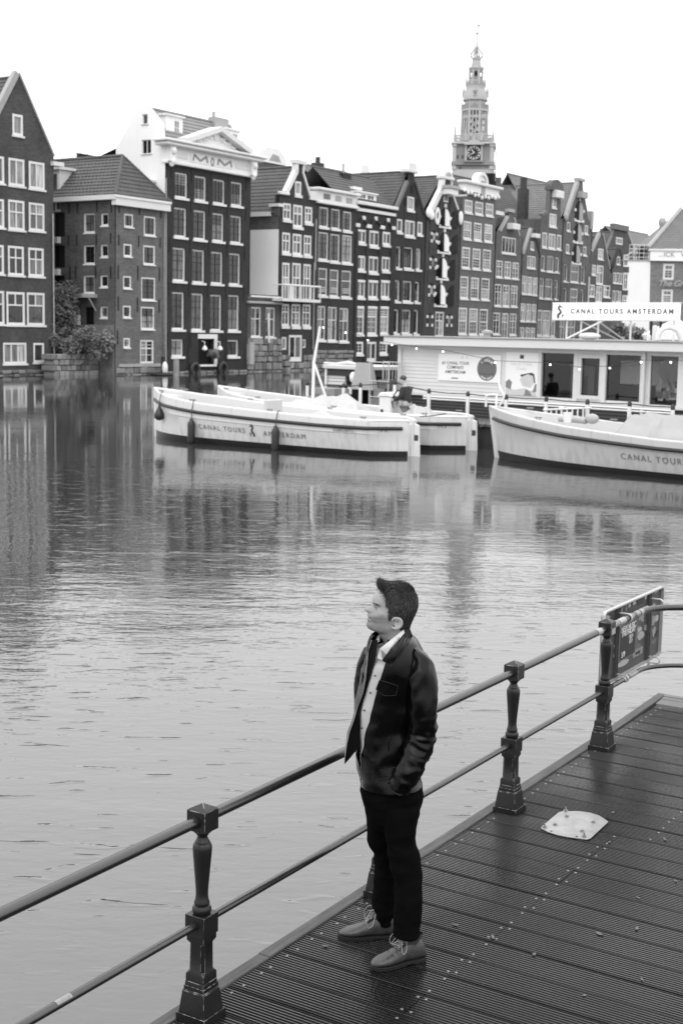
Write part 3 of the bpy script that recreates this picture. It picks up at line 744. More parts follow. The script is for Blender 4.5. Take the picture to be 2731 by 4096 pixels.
    def dormer(h, c, x0, y0, x1, y1, d, st='a', wr=None, depth=2.2, m=None, top=.14):
        """boxy dormer: face rectangle in the photo on a plane d metres behind the front"""
        p0 = h.Mi @ onplane(*PX(c, x0, (y0 + y1) / 2), h.o + h.y * d, h.y); p1 = h.Mi @ onplane(*PX(c, x1, (y0 + y1) / 2), h.o + h.y * d, h.y)
        q0 = h.Mi @ onplane(*PX(c, (x0 + x1) / 2, y1), h.o + h.y * d, h.y); q1 = h.Mi @ onplane(*PX(c, (x0 + x1) / 2, y0), h.o + h.y * d, h.y)
        s0, s1, z0, z1 = p0.x, p1.x, q0.z, q1.z; b = MB(); b.box(s0, d, z0 - .3, s1, d + depth, z1)
        o = b.build('dormer', m or MWF, h.root)
        b = MB(); b.box(s0 - .15, d - .15, z1 + .003, s1 + .15, d + depth, z1 + top); b.build('dormer_roof', MWF, o)
        for (u0, v0, u1, v1) in (wr or []):
            a0, a1 = s0 + (s1 - s0) * u0, s0 + (s1 - s0) * u1; e0, e1 = z0 + (z1 - z0) * v0, z0 + (z1 - z0) * v1
            b = MB(); b.box(a0, d - .012, e0, a1, d + .01, e1); b.build('pane', MGLASS, o)
            b = MB(); xm = (a0 + a1) / 2; b.box(xm - .03, d - .03, e0, xm + .03, d - .012, e1); zm = (e0 + e1) / 2; b.box(a0, d - .028, zm - .025, a1, d - .0125, zm + .025); b.build('glazing_bar', MWF, o)
        return s0, z0, s1, z1

def stones(h, c, x0, y0, x1, y1, nx, ny, seed, d0=-.2):
    """rubble base: separate rough blocks in uneven courses"""
    s0, z0, s1, z1 = h.rect(c, x0, y0, x1, y1); r = random.Random(seed); z0 = min(z0, -.3)
    zz = [z0 + (z1 - z0) * min(1, max(0, (i + (r.uniform(-.2, .2) if 0 < i < ny else 0)) / ny)) for i in range(ny + 1)]
    for i in range(ny):
        xs = [s0 + (s1 - s0) * (k + (r.uniform(-.3, .3) if 0 < k < nx else 0)) / nx for k in range(nx + 1)]
        for a, b_ in zip(xs, xs[1:]):
            o = d0 + r.uniform(-.1, .08); g = .025; b = MB(); q = [(a + g, zz[i] + g), (b_ - g, zz[i] + g), (b_ - g, zz[i + 1] - g), (a + g, zz[i + 1] - g)]; q = [(x + r.uniform(-.05, .05), z + r.uniform(-.04, .04)) for x, z in q]; b.prismy(q, o, .0); b.build('stone', MSTONE, h.root, bevel=.05)

# ---- gabled brick house beside the garden gap
h = House('gabled_house', 'brown brick house with one broad steep gable and paired white casement windows', brick('umber', .072), 3.1)
h.wins('c1', [(-60, 838, 40, 1080), (80, 862, 222, 1105), (262, 892, 402, 1135)], 'a', rc=.03, fw=.16, glass=MGLASSL)
h.wins('c1', [(-60, 1222, 40, 1478), (78, 1235, 222, 1500), (262, 1260, 400, 1508)], 'b', rc=.03, fw=.15, glass=MGLASSL)
h.wins('c2', [(-60, 178, 38, 438), (76, 190, 217, 450), (258, 207, 395, 460)], 'b', rc=.03, fw=.15)
h.wins('c2', [(-70, 590, 42, 888), (62, 600, 225, 895), (245, 607, 403, 898)], 'c', rc=.03, fw=.16)
h.window('c2', 32, 1055, 240, 1242, 'x', rc=.03, fw=.14, glass=MGLASSL); h.window('c2', 303, 1057, 398, 1230, 's', rc=.03, fw=.14, glass=MGLASSL)
h.window('c1', 115, 465, 208, 655, 's', rc=.03, fw=.17, glass=MGLASSL)
h.front([('c2', -420, 1345), ('c1', -420, 900), ('c1', -250, 900), ('c1', 152, 97)], [('c2', 462, 1345), ('c1', 485, 835), ('c1', 172, 97)])
h.sides(11, h.L[1][1], h.R[1][1])
ap = (h.L[-1][0] + .1, h.L[-1][1] - .25)
h.gable_roof(h.L[2], h.R[1], ap, 11)
h.coping([h.L[2], h.L[-1]], .42, MGREYT); h.coping([h.R[1], h.R[-1]], .13, MGREYT)
stones(h, 'c2', -420, 1298, 455, 1345, 12, 2, 6, -.1); h.pipe('c2', 466, -100, 1330)
h.block('c1', 458, 893, 550, 930, -.3, .3, 'gutter', MWF)
s_, z_ = h.uv('c1', 0, 205)
h.slope([(s_ - 6, 4, z_ - 3.6), (s_ + .8, 4, z_ - 3.6), (s_ + .8, 6.5, z_ + .4), (s_ - 6, 6.5, z_ + .4)], MROOF, 'rear_roof')

# ---- low corner house with hipped roof
h = House('hipped_corner_house', 'low brick corner house with dark hipped tile roof, tiny square windows and wall anchors', brick('corner', .135, .2), .12)
xl = h.uv('c2', 1040, 800)[0]
R_ = dict(rc=.05, fw=.11, sill=.09, sw_=.03)
h.wins('c1', [(1115, 1357, 1196, 1476, 'k'), (1292, 1380, 1395, 1552, 'k')], 'k', **R_)
h.wins('c2', [(1110, 170, 1183, 283), (1286, 185, 1390, 355), (1106, 457, 1178, 570), (1104, 722, 1175, 831), (1108, 1012, 1168, 1100)], 'k', **R_)
h.wins('c2', [(1268, 470, 1393, 675), (1264, 733, 1384, 935)], 'M', **R_)
h.window('c2', 1258, 1028, 1382, 1240, 'e', rc=.08, fw=.14, sill=0)
h.wins('c1', [(755, 1352, 857, 1526), (910, 1350, 978, 1463)], 'k', side=xl, **R_)
h.wins('c2', [(755, 180, 857, 350), (907, 175, 976, 288), (753, 452, 855, 612), (903, 450, 974, 558), (903, 730, 972, 833)], 'k', side=xl, **R_)
h.window('c2', 772, 735, 850, 990, 'D', side=xl, rc=.1, fw=.05)
h.wins('c1', [(495, 1345, 590, 1562), (495, 1640, 590, 1838)], 'D', side=xl, rc=.05, fw=.05)
h.window('c2', 490, 455, 588, 640, 'D', side=xl, rc=.05, fw=.05); h.window('c1', 495, 1215, 548, 1330, 's', side=xl, rc=.04, glass=MGLASSL, sill=.05)
h.front([('c2', 1036, 1330), ('c1', 1040, 1215)], [('c2', 1470, 1330), ('c1', 1492, 1300)])
xl = h.L[0][0]; zE = h.L[-1][1]; xr = h.R[-1][0]; DP = 9.0
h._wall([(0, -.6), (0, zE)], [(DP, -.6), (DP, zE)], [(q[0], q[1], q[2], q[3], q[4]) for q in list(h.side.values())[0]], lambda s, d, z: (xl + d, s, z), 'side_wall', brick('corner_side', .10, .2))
b = MB(); b.quad((xr, 0, -.6), (xr, DP, -.6), (xr, DP, zE), (xr, 0, zE)); b.build('side_wall', h.wallm, h.root)
b = MB(); b.quad((xr, DP, -.6), (xl, DP, -.6), (xl, DP, zE), (xr, DP, zE)); b.build('back_wall', h.wallm, h.root)
xm = (xl + xr) / 2
rp = h.Mi @ onplane(*PX('c1', 1100, 842), h.o + h.x * xm, h.x); dr, zr = rp.y, rp.z
e0 = (xl - .25, -.3, zE + .25); e1 = (xr + .2, -.3, zE + .25)
h.tiles((xl - .25, -.3, zE + .25), (0, DP + .3, 0), (xm - xl + .25, 0, zr - zE - .25), clip=lambda v: (v * (dr + .3) / (DP + .3), 1))
h.tiles(e0, (e1[0] - e0[0], 0, 0), (0, dr + .3, zr - zE - .25), clip=lambda v: (v * .5, 1 - v * .5))
h.slope([e1, (xr + .2, DP, zE + .25), (xm, DP, zr), (xm, dr, zr)]); h.slope([(xl - .2, -.2, zE + .2), (xl - .2, DP, zE + .2), (xm, DP, zr - .12), (xm, dr, zr - .12)], MDARKHOLE, 'roof_deck'); h.slope([(xl - .2, -.2, zE + .2), (xm, dr, zr - .12), (xr + .1, -.2, zE + .2)], MDARKHOLE, 'roof_deck')
b = MB(); b.tube([(xm, dr, zr + .05), (xm, DP, zr + .05)], .13, 8); b.tube([e0, (xm, dr, zr + .05)], .12, 8); b.tube([e1, (xm, dr, zr + .05)], .12, 8); b.build('ridge', MROOF, h.root, kind='stuff')
h.bx('cornice', MWF, xl - .3, -.42, zE - .5, xr + .02, .02, zE + .02); h.bx('gutter', MWF, xl - .35, -.5, zE + .025, xr + .05, .02, zE + .2)
h.bx('gutter', MWF, xl - .42, -.38, zE - .12, xl - .003, DP, zE + .22)
h.dormer('c1', 1293, 1068, 1388, 1200, .9, wr=[(.22, .1, .8, .8)], depth=1.8)
dp = h.Mi @ onplane(*PX('c1', 545, 1170), h.o + h.x * (xl + .5), h.x)
b = MB(); b.box(xl + .3, dp.y - .1, zE + .2, xm, dp.y + 1.5, zE + 2.3); o = b.build('dormer', MWF, h.root); b = MB(); b.box(xl + .1, dp.y - .3, zE + 2.303, xm, dp.y + 1.7, zE + 2.5); b.build('dormer_roof', MWF, o)
b = MB(); b.box(xl + .27, dp.y + .15, zE + .5, xl + .31, dp.y + 1.2, zE + 2.0); b.build('pane', MGLASS, o)
h.anchors('c1', [(1068, 1300), (1250, 1320), (1440, 1350), (1066, 1590), (1243, 1600), (1436, 1615)]); h.anchors('c2', [(1060, 420), (1236, 430), (1428, 440), (1060, 705), (1232, 715), (1427, 725), (1054, 1005)], 1.0)
h.anchors('c1', [(622, 1305), (697, 1305), (873, 1290), (1000, 1300), (618, 1590), (692, 1590), (868, 1590), (995, 1575)], side=xl); h.anchors('c2', [(630, 425), (683, 425), (860, 425), (995, 425)], .9, side=xl)
for c_, y0_, y1_ in (('c1', 1565, 1620), ('c2', 112, 165), ('c2', 395, 450)):
    s0_, z0_, s1_, z1_ = h.rect(c_, 482, y0_, 548, y1_, lambda *a: h.sv(*a, xl)); h.bx('lintel', MWF, xl - .35, min(s0_, s1_), z0_, xl - .002, max(s0_, s1_), z1_)
s0_, z0_, s1_, z1_ = h.rect('c2', 712, 633, 875, 652, lambda *a: h.sv(*a, xl)); h.bx('door_canopy', MGREYT, xl - .9, min(s0_, s1_), z0_, xl - .002, max(s0_, s1_), z0_ + .25)
for xx in (718, 866):
    s2, z2 = h.sv('c2', xx, 770, xl); b = MB(); b.tube([(xl - .04, s2, z2), (xl - .8, s2, z0_)], .06, 6); b.build('canopy_bracket', MGREYT, h.root)
s2, z2 = h.sv('c2', 715, 850, xl); h.bx('lantern', MWF, xl - .35, s2 - .2, z2 - .45, xl - .1, s2 + .2, z2 + .35)
h.pipe('c2', 1478, -420, 1300); h.block('c2', 1060, 1243, 1445, 1270, -.14, .05, 'stone_course', MGREYT); stones(h, 'c2', 1040, 1272, 1468, 1335, 6, 2, 8, -.08)
h.bx('plaster_patch', MSTONE, xl - .1, .1, -.6, xl - .004, 3.0, 3.6)

# ---- dark house with white pediment
MOMB = brick('charcoal', .036, .18)
h = House('pediment_house', 'tall charcoal house with white pediment lettered M o M and white side gable', MOMB, 0)
K = dict(rc=.16, fw=.13, sill=.17)
h.wins('c3', [(655, 812, 790, 1075), (860, 848, 985, 1108), (1053, 882, 1180, 1138), (1240, 910, 1360, 1160)], 'N', **K)
h.wins('c3', [(645, 1178, 780, 1485), (850, 1206, 980, 1512), (1045, 1236, 1168, 1530), (1232, 1263, 1352, 1548)], 'M', **K)
h.wins('c4', [(262, 260, 410, 640), (485, 282, 628, 660), (697, 306, 835, 672), (903, 323, 1035, 682)], 'M', **K)
h.wins('c4', [(252, 765, 397, 1192), (475, 780, 612, 1202), (688, 795, 822, 1205), (893, 798, 1022, 1207)], 'M', **K)
h.wins('c4', [(248, 1303, 385, 1500), (888, 1310, 1015, 1500)], 'k', **K)
h.window('c4', 555, 1300, 725, 1585, 'D', rc=.3, fw=.1)
h.front([('c4', 165, 1690), ('c3', 553, 640)], [('c4', 1103, 1682), ('c3', 1446, 800)])
L0, R0 = h.L[-1], h.R[-1]; xl, xr = L0[0], R0[0]
s0_, z0_, s1_, z1_ = h.rect('c4', 548, 1296, 730, 1590)
for a in ((s1_ - .02, z0_, s1_ + .35, z1_), (s0_ - .05, z1_, s1_ + .35, z1_ + .35)): h.bx('door_surround', MWF, a[0], -.08, a[1], a[2], .1, a[3])
h.bx('door_step', MWF, s0_, -.3, z0_ - .15, s1_, .1, z0_)
za = (h.uv('c3', 600, 702)[1] + h.uv('c3', 1400, 843)[1]) / 2; zb = (h.uv('c3', 620, 545, .5)[1] + h.uv('c3', 1440, 672, .5)[1]) / 2; zc_ = zb + .62
h.front_wall_top = zc_
h.bx('entablature', MWPL, xl - .05, -.22, za, xr + .05, .4, zb)
h.bx('architrave', MWPL, xl - .12, -.32, za - .12, xr + .12, .2, za + .12, bevel=.04)
h.bx('cornice', MWF, xl - .75, -.85, zb + .003, xr + .75, .45, zb + .26, bevel=.06); h.bx('cornice', MWF, xl - .95, -1.0, zb + .263, xr + .95, .45, zb + .46, bevel=.05)
for fx in (.13, .87): x_ = xl + (xr - xl) * fx; h.bx('frieze_panel', MWF, x_ - .9, -.27, za + .4, x_ + .9, -.22, zb - .35)
pl, pr_, pa = h.uv('c3', 795, 492, .6), h.uv('c3', 1405, 612, .6), h.uv('c3', 1125, 362, .6)
pz = zb + .47; apx = (pl[0] + pr_[0]) / 2
b = MB(); b.prismy([(pl[0] + .4, pz), (pr_[0] - .4, pz), (apx, pa[1] - .25)], -.35, .35); b.build('tympanum', MWPL, h.root)
h.coping([(pl[0] - .25, pz + .12), (apx, pa[1])], .36, MWF, -.95, .35, 'raking_cornice'); h.coping([(apx, pa[1]), (pr_[0] + .25, pz + .12)], .36, MWF, -.949, .351, 'raking_cornice')
b = MB(); b.ball((apx, -.38, pz + .95), (.42, .14, .42), 12, 8); b.build('medallion', MWPL, h.root, smooth=50)
for sg in (-1, 1):
    b = MB()
    for i in range(7):
        t = i / 6; b.ball((apx + sg * (.7 + 1.6 * t), -.36, pz + .72 - .4 * t + .1 * math.sin(i * 2)), (.26 - .1 * t, .12, .2 - .06 * t), 8, 6)
    b.build('garland', MWPL, h.root, smooth=60, kind='stuff')
for x_ in (xl + .25, xr - .25):
    b = MB(); b.box(x_ - .32, -.6, zb - 1.1, x_ + .32, -.1, zb); b.ball((x_, -.6, zb - .35), (.3, .22, .3), 10, 7); b.ball((x_, -.5, zb - 1.1), (.24, .2, .26), 10, 7); b.ball((x_, -.42, za - .15), (.2, .2, .24), 8, 6); b.build('console', MWPL, h.root, smooth=45)
MLET = mat('grey_letter', .26, .6)
bx_ = h.bx('inscription_panel', MWPL, (xl + xr) / 2 - 2.6, -.262, za + .25, (xl + xr) / 2 + 2.6, -.223, zb - .18)
xm = (xl + xr) / 2; zmid = (za + zb) / 2 + .0
def zig(b, x0, w, z0, z1, t=.13):
    P = [(x0, z0), (x0 + w * .08, z1), (x0 + w * .5, z0 + (z1 - z0) * .15), (x0 + w * .92, z1), (x0 + w, z0)]
    for p, q in zip(P, P[1:]):
        p, q = Vector((p[0], 0, p[1])), Vector((q[0], 0, q[1])); d = (q - p).normalized(); n = Vector((d.z, 0, -d.x)) * t / 2; vs = [p + n, p - n, q - n, q + n]
        b.add([(v.x, -.29, v.z) for v in vs] + [(v.x, -.262, v.z) for v in vs], [(3, 2, 1, 0), (0, 1, 5, 4), (1, 2, 6, 5), (2, 3, 7, 6), (3, 0, 4, 7)])
for x0_ in (-2.35, .65):
    b = MB(); zig(b, xm + x0_, 1.75, za + .38, zb - .3, .17); b.build('letter', MLET, h.root)
b = MB(); rg = [[(xm + (r_ * .75) * math.cos(a), y_, zmid - .02 + r_ * 1.2 * math.sin(a)) for a in np.linspace(0, 2 * math.pi, 16, endpoint=False)] for r_, y_ in ((.28, -.262), (.28, -.29), (.15, -.29), (.15, -.262))]; b.loft(rg, cap=False); b.build('letter', MLET, h.root)
# white side gable
xs = xl + .02
SV = lambda x, y: h.sv('c3', x, y, xs)
g_ = [SV(35, 640), SV(38, 560), SV(312, 66), SV(350, 64), SV(395, 110), SV(545, 292), SV(556, 470)]
hol = []
for r_ in ((315, 200, 368, 303), (308, 467, 405, 615)): h.window('c3', *r_, st=('s' if r_[0] == 315 else 'a'), side=xs, rc=.1, fw=.05, sill=.05)
lc = [(g_[0][0], -.6), (g_[1][0], g_[1][1]), (g_[2][0], g_[2][1])]; rcN = [(.0, -.6), (.0, g_[6][1] - .0), (g_[5][0], g_[5][1]), (g_[4][0], g_[4][1]), (g_[3][0], g_[2][1])]
# depth grows to the left in the photo, so swap the chains
h._wall(rcN, lc, sorted([tuple(q) for q in h.side[xs]]), lambda s, d, z: (xs + d, s, z), 'side_wall', MWPL)
b = MB(); b.quad((xr, 0, -.6), (xr, 9, -.6), (xr, 9, zb), (xr, 0, zb)); b.build('side_wall', MOMB, h.root)
b = MB(); b.quad((xr, 9, -.6), (xl, 9, -.6), (xl, 9, zb), (xr, 9, zb)); b.build('back_wall', MOMB, h.root)
MROOFM = mat('grey_slate_tiles', .19, .5, .5, noise_=(1.1, .22))
rz = g_[4][1] - .1; run = g_[3][0] + .15
h.front_roof(xl + .25, xr, zb + .5, rz, run, MROOFM, y0=.1)
h.slope([(xl + .2, 2 * run, zb + .4), (xr, 2 * run, zb + .4), (xr, 9, zb - 1), (xl + .2, 9, zb - 1)], MROOFM, 'rear_roof')
d_ = h.dormer('c3', 560, 228, 735, 432, .75, wr=[(.52, .12, .78, .8)], depth=2.0, m=MWPL)
h.dormer('c3', 1180, 372, 1328, 500, .75, wr=[(.55, .1, .82, .75)], depth=2.0, m=MWPL)
cxp = h.Mi @ onplane(*PX('c3', 1115, 262), h.o + h.y * run, h.y)
h.bx('chimney', MGREYT, cxp.x - .9, run - .3, rz - .4, cxp.x + .9, run + .4, rz + .45); b = MB(); b.tube([(cxp.x - .7, run, rz + .45), (cxp.x - .7, run, rz + .85)], .13, 8); b.build('chimney_pot', MGREYT, h.root)
b = MB(); b.prismy([(0, 0)] * 3, 0, 0); b = MB(); b.add([(xr - .1, .1, zb + .4), (xr - .1, 2 * run, zb + .4), (xr - .1, run, rz + .25), (xr + .25, .1, zb + .4), (xr + .25, 2 * run, zb + .4), (xr + .25, run, rz + .25)], [(0, 1, 2), (5, 4, 3), (0, 2, 5, 3), (1, 4, 5, 2)]); b.build('gable_parapet', MWPL, h.root)
q = h.uv('c3', 1320, 520, -.2); h.bx('roof_vent', MDARKHOLE, q[0] - .3, .5, zb + .5, q[0] + .35, .9, q[1] + .35)
h.bx('attic_block', MWPL, xr - .9, -.25, zb + .47, xr + .1, .5, zb + 1.6)
h.anchors('c3', [(620, 800), (830, 840), (1030, 880), (1212, 910), (1400, 930), (612, 1150), (822, 1165), (1015, 1200), (1200, 1225), (1395, 1250)], 1.0); h.anchors('c4', [(225, 220), (455, 240), (672, 270), (878, 285), (1080, 310), (215, 720), (445, 735), (660, 750), (865, 770), (1070, 785), (205, 1310), (465, 1310), (823, 1320)], 1.1)
for x_ in (585, 760):
    s_, z_ = h.uv('c4', x_, 1405); b = MB(); b.tube([(s_, -.05, z_ + .55), (s_, -.35, z_ + .5), (s_, -.35, z_ + .2)], .03, 6); b.lathe([(.08, .2), (.2, .02), (.22, -.1), (.06, -.2)], 10, c=(s_, -.35), z0=z_); b.build('wall_lamp', MWPL, h.root, smooth=40)
stones(h, 'c4', 165, 1655, 1103, 1690, 12, 2, 7, -.12)
h.pipe('c4', 432, 1230, 1600, MANCH, .04); h.pipe('c4', 857, 1240, 1600, MANCH, .04)
MOMH = h

# ---- low annex between the pediment house and the white flank
h = House('flat_roofed_annex', 'low flat roofed brick annex on rough stone base beside white blank wall', brick('annex', .085, .3), 0)
h.wins('c6', [(130, 518, 245, 862), (298, 523, 408, 868)], 'b', rc=.1, fw=.1); h.wins('c6', [(135, 948, 258, 1072), (300, 946, 422, 1072)], 'a', rc=.1, fw=.16, sill=0)
h.front([('c6', 78, 1275), ('c6', 85, 365)], [('c6', 468, 1265), ('c6', 492, 372)]); h.sides(3.4, h.L[-1][1] - .0)
xl, xr, zt = h.l[0][0], h.r[-1][0], h.L[-1][1]
h.bx('flat_roof', MGREYT, xl, 0, zt - .35, xr, 3.4, zt - .2)
h.band('c6', 80, 455, 478, 482, .25, m=MGREYT); h.band('c6', 120, 390, 470, 412, .12, 'parapet_rail', MWF)
stones(h, 'c6', 78, 885, 466, 1275, 7, 6, 1); h.block('c6', 80, 925, 132, 1180, -.32, .0, 'render_patch', MGREYT)
for hh_ in h.root.children:
    if hh_.name.startswith('stone_base'): pass
b = MB(); s_, z_ = h.uv('c6', 288, 760); b.tube([(s_ - .05, -.4, z_ + 1.2), (s_ + .08, -.4, z_ - 1.2)], .09, 8); b.build('hoist_post', MWF, h.root)

# ---- neck gable house
MDK1 = brick('soot', .042, .2)
h = House('neck_gable_house', 'narrow sooty house with white edged neck gable, white balcony and blank white flank', MDK1, 0)
K = dict(rc=.05, fw=.17, sill=.22, sw_=.06)
h.window('c5', 690, 455, 770, 630, 's', glass=MGLASSL, **K)
h.wins('c5', [(540, 730, 640, 940), (667, 752, 785, 1030), (812, 775, 907, 980)], 'b', **K); h.wins('c5', [(530, 1098, 630, 1355), (660, 1115, 772, 1375), (800, 1133, 895, 1388)], 'b', **K)
h.wins('c6', [(490, 2, 575, 440), (605, 6, 705, 442), (735, 18, 820, 445)], 'b', rc=.05, fw=.17, sill=0); h.wins('c6', [(482, 480, 572, 735), (597, 483, 700, 740), (725, 486, 818, 742)], 'e', rc=.05, fw=.17, sill=.25, sw_=0)
h.window('c6', 485, 866, 540, 1013, 's', rc=.05, fw=.16, sill=0); h.window('c6', 728, 893, 762, 992, 's', rc=.05, fw=.14, sill=0); h.window('c6', 567, 842, 718, 1150, 'W', rc=.05, fw=.2)
h.front([('c6', 468, 1265), ('c5', 492, 610), ('c5', 580, 590), ('c5', 702, 330), ('c5', 705, 232)], [('c6', 832, 1255), ('c5', 948, 690), ('c5', 882, 670), ('c5', 785, 350), ('c5', 790, 240)])
L, R = h.L, h.R; xl = L[0][0]
xs = L[1][0]
h.coping([L[2], L[3], L[4]], .42, y0=-.12); h.coping([R[2], R[3], R[4]], .2, y0=-.12); h.bx('neck_cap', MWF, L[4][0] - .35, -.2, L[4][1], R[4][0] + .3, .4, L[4][1] + .32)
h.band('c5', 483, 588, 605, 625, .2); h.block('c5', 868, 582, 955, 692, -.15, .3, 'gutter_block', MWF)
# flank on the side plane, in three zones
zW = h.sv('c5', 300, 1062, xs)[1]; zG = h.sv('c5', 256, 890, xs)[1]; DPT = 9.0
for nm, z0_, z1_, m_ in (('blank_white_wall', 2.0, zW, MWPL), ('side_wall', zW, zG, brick('flank', .11, .25)), ('lower_wall', -.6, 2.0, MDK1)):
    b = MB(); b.quad((xs, DPT, z0_), (xs, 0, z0_), (xs, 0, z1_), (xs, DPT, z1_)); b.build(nm, m_, h.root)
q0 = h.sv('c5', 395, 800, xs)[0]; zU = L[1][1] - .15
b = MB(); b.box(xs - .04, 0, zG, xs + .5, abs(q0), zU - .9); b.build('side_parapet', brick('flank', .11), h.root); h.bx('parapet_cap', MWF, xs - .2, -.1, zU - .9, xs + .6, abs(q0) + .15, zU - .65)
s2 = abs(h.sv('c5', 452, 650, xs)[0]); b = MB(); b.tube([(xs + .2, s2, zU - .7), (xs + .2, s2, zU + .1)], .2, 8); b.build('vent_cowl', MANCH, h.root)
h.bx('gutter', MWF, xs - .25, abs(q0), zG - .05, xs + .1, DPT, zG + .3)
ap = ((L[4][0] + R[4][0]) / 2, h.sv('c5', 560, 290, (L[4][0] + R[4][0]) / 2)[1])
h.gable_roof((xs, zG + .3), (R[1][0], zG + .3), ap, DPT - .5, y0=.5)
b = MB(); b.quad((R[1][0], 0, -.6), (R[1][0], DPT, -.6), (R[1][0], DPT, zG), (R[1][0], 0, zG)); b.build('side_wall', MDK1, h.root)
h.pipe('c5', 940, 930, 1568); h.pipe('c6', 850, 0, 1010)
# balcony
s0_, z0_, s1_, z1_ = h.rect('c6', 482, 272, 925, 448)
s0_, z0_ = h.uv('c6', 484, 436, 1.0); s1_, _ = h.uv('c6', 925, 440, 1.0); z1_ = h.uv('c6', 700, 270, 1.0)[1]; z0_ = h.uv('c6', 700, 440, 1.0)[1]
bal = MB(); bal.box(s0_, -1.1, z0_ - .12, s1_, -.02, z0_ + .12); ob = bal.build('balcony', MWF, h.root)
def bal_bar(a, b_, r=.05): q = MB(); q.tube([a, b_], r, 6); q.build('balcony_rail', MWF, ob)
bal_bar((s0_, -1.05, z1_), (s1_, -1.05, z1_), .09)
for t in (0, .2, .47, .73, .82, 1): x_ = s0_ + (s1_ - s0_) * t; bal_bar((x_, -1.05, z0_), (x_, -1.05, z1_), .06 if t not in (.2, .47, .73) else .11)
for x_ in (s0_, s1_): bal_bar((x_, -1.05, z1_), (x_, -.02, z1_), .06)
h.bx('balcony_chair', MWF, s0_ + (s1_ - s0_) * .3, -.6, z0_ + .12, s0_ + (s1_ - s0_) * .42, -.4, z0_ + 1.3)
stones(h, 'c6', 470, 1075, 570, 1265, 3, 3, 2); stones(h, 'c6', 724, 1070, 832, 1265, 3, 3, 3); stones(h, 'c6', 570, 1160, 724, 1265, 3, 2, 4)

# ---- house with white attic storey
h = House('white_attic_house', 'dark house with flat white attic storey and three tall bays on rubble base', brick('soot2', .040, .2), 0)
K = dict(rc=.08, fw=.11, sill=.2)
h.wins('c5', [(995, 780, 1107, 1030), (1145, 805, 1252, 1052), (1293, 835, 1397, 1080)], 'M', **K)
h.wins('c5', [(985, 1095, 1105, 1440), (1132, 1118, 1248, 1465), (1280, 1132, 1402, 1482)], 'M', **K)
h.wins('c6', [(912, 65, 1012, 385), (1042, 83, 1143, 395), (1178, 95, 1288, 405)], 't', **K); h.wins('c6', [(900, 505, 990, 900), (1020, 515, 1122, 908), (1155, 530, 1257, 916)], 'b', **K)
for r_ in ((912, 330, 1012), (1042, 340, 1143), (1178, 350, 1288)):
    for k_ in range(3): h.band('c6', r_[0] + 12, r_[1] - 45 + 22 * k_, r_[2] - 22, r_[1] - 38 + 22 * k_, .05, 'window_guard')
h.front([('c6', 832, 1255), ('c5', 950, 690)], [('c6', 1300, 1190), ('c5', 1458, 760)]); xl, xr = h.L[-1][0], h.R[-1][0]
zt = (h.uv('c5', 975, 695)[1] + h.uv('c5', 1452, 785)[1]) / 2; zT = (h.uv('c5', 985, 535)[1] + h.uv('c5', 1465, 635)[1]) / 2
h.sides(9, zt)
h.bx('attic', MWF, xl + .05, -.12, zt, xr, 5, zT - .15); h.bx('cornice', MWF, xl - .15, -.4, zT - .147, xr + .25, 5.1, zT + .08, bevel=.04); h.bx('string_course', MWF, xl, -.3, zt - .2, xr + .1, .02, zt + .04, bevel=.04)
for r_ in ((1033, 612, 1117, 682), (1180, 640, 1257, 710), (1318, 668, 1392, 738)):
    s0_, z0_, s1_, z1_ = h.rect('c5', *r_); b = MB(); b.box(s0_, -.135, z0_, s1_, -.1, z1_); b.build('attic_pane', MGLASS, h.root)
stones(h, 'c6', 835, 1015, 1300, 1250, 8, 5, 5)
cp = h.Mi @ onplane(*PX('c5', 975, 240), h.o + h.y * 5, h.y); h.bx('chimney', brick('stack', .07), cp.x - .5, 4.6, zT - 1, cp.x + .5, 5.4, cp.z + .1); h.bx('chimney_pot', brick('stack', .07), cp.x - .17, 4.85, cp.z + .1, cp.x + .17, 5.15, cp.z + .65)
cp = h.Mi @ onplane(*PX('c5', 1285, 470), h.o + h.y * 3, h.y); h.bx('roof_tank', MANCH, cp.x - .7, 2.5, zT - .2, cp.x + .7, 3.6, cp.z + .75); h.bx('flue', MGREYT, cp.x + .12, 3, cp.z + .75, cp.x + .27, 3.15, cp.z + 1.75); h.bx('roof_light', MWF, cp.x - .9, 1.2, cp.z - .75, cp.x + .6, 2.0, cp.z - .5)

# ---- low tiled roofs seen behind
rb_ = House('rear_tiled_house', 'tiled roof of a rear house with pale stepped gable end behind the dark row', brick('rear', .1), 9.0)
q0 = rb_.uv('c5', 100, 330); q1 = rb_.uv('c7', 300, 330); zr = rb_.uv('c7', 100, 165)[1]; zl_ = rb_.uv('c5', 1250, 520)[1]
q0 = (rb_.uv('c5', 1000, 300)[0], 0)
rb_.bx('wall', rb_.wallm, q0[0], 0.3, 0, q1[0], 6, zl_); rb_.front_roof(q0[0], q1[0], zl_, zr, 3.0, MROOFL, y0=0.0)
g0 = [rb_.uv('c7', 225, 310), rb_.uv('c7', 385, 310), rb_.uv('c7', 355, 125), rb_.uv('c7', 280, 115)]
b = MB(); b.prismy(g0, .6, 1.2); b.build('gable_end', MWPL, rb_.root)
q = rb_.uv('c5', 400, 230); b = MB(); b.box(q[0] - 2.2, 0, q[1] - 1.8, q[0] + 2.2, 3, q[1] + .0); b.build('stair_tower', MROOF, rb_.root); b = MB(); b.prismy([(q[0] - 2.2, q[1]), (q[0] + 2.2, q[1]), (q[0] + 2.0, q[1] + .7), (q[0] + 1, q[1] + 1.4), (q[0] - 1, q[1] + 1.4), (q[0] - 2.0, q[1] + .7)], -.1, 3); b.build('arched_cap', MWPL, rb_.root)
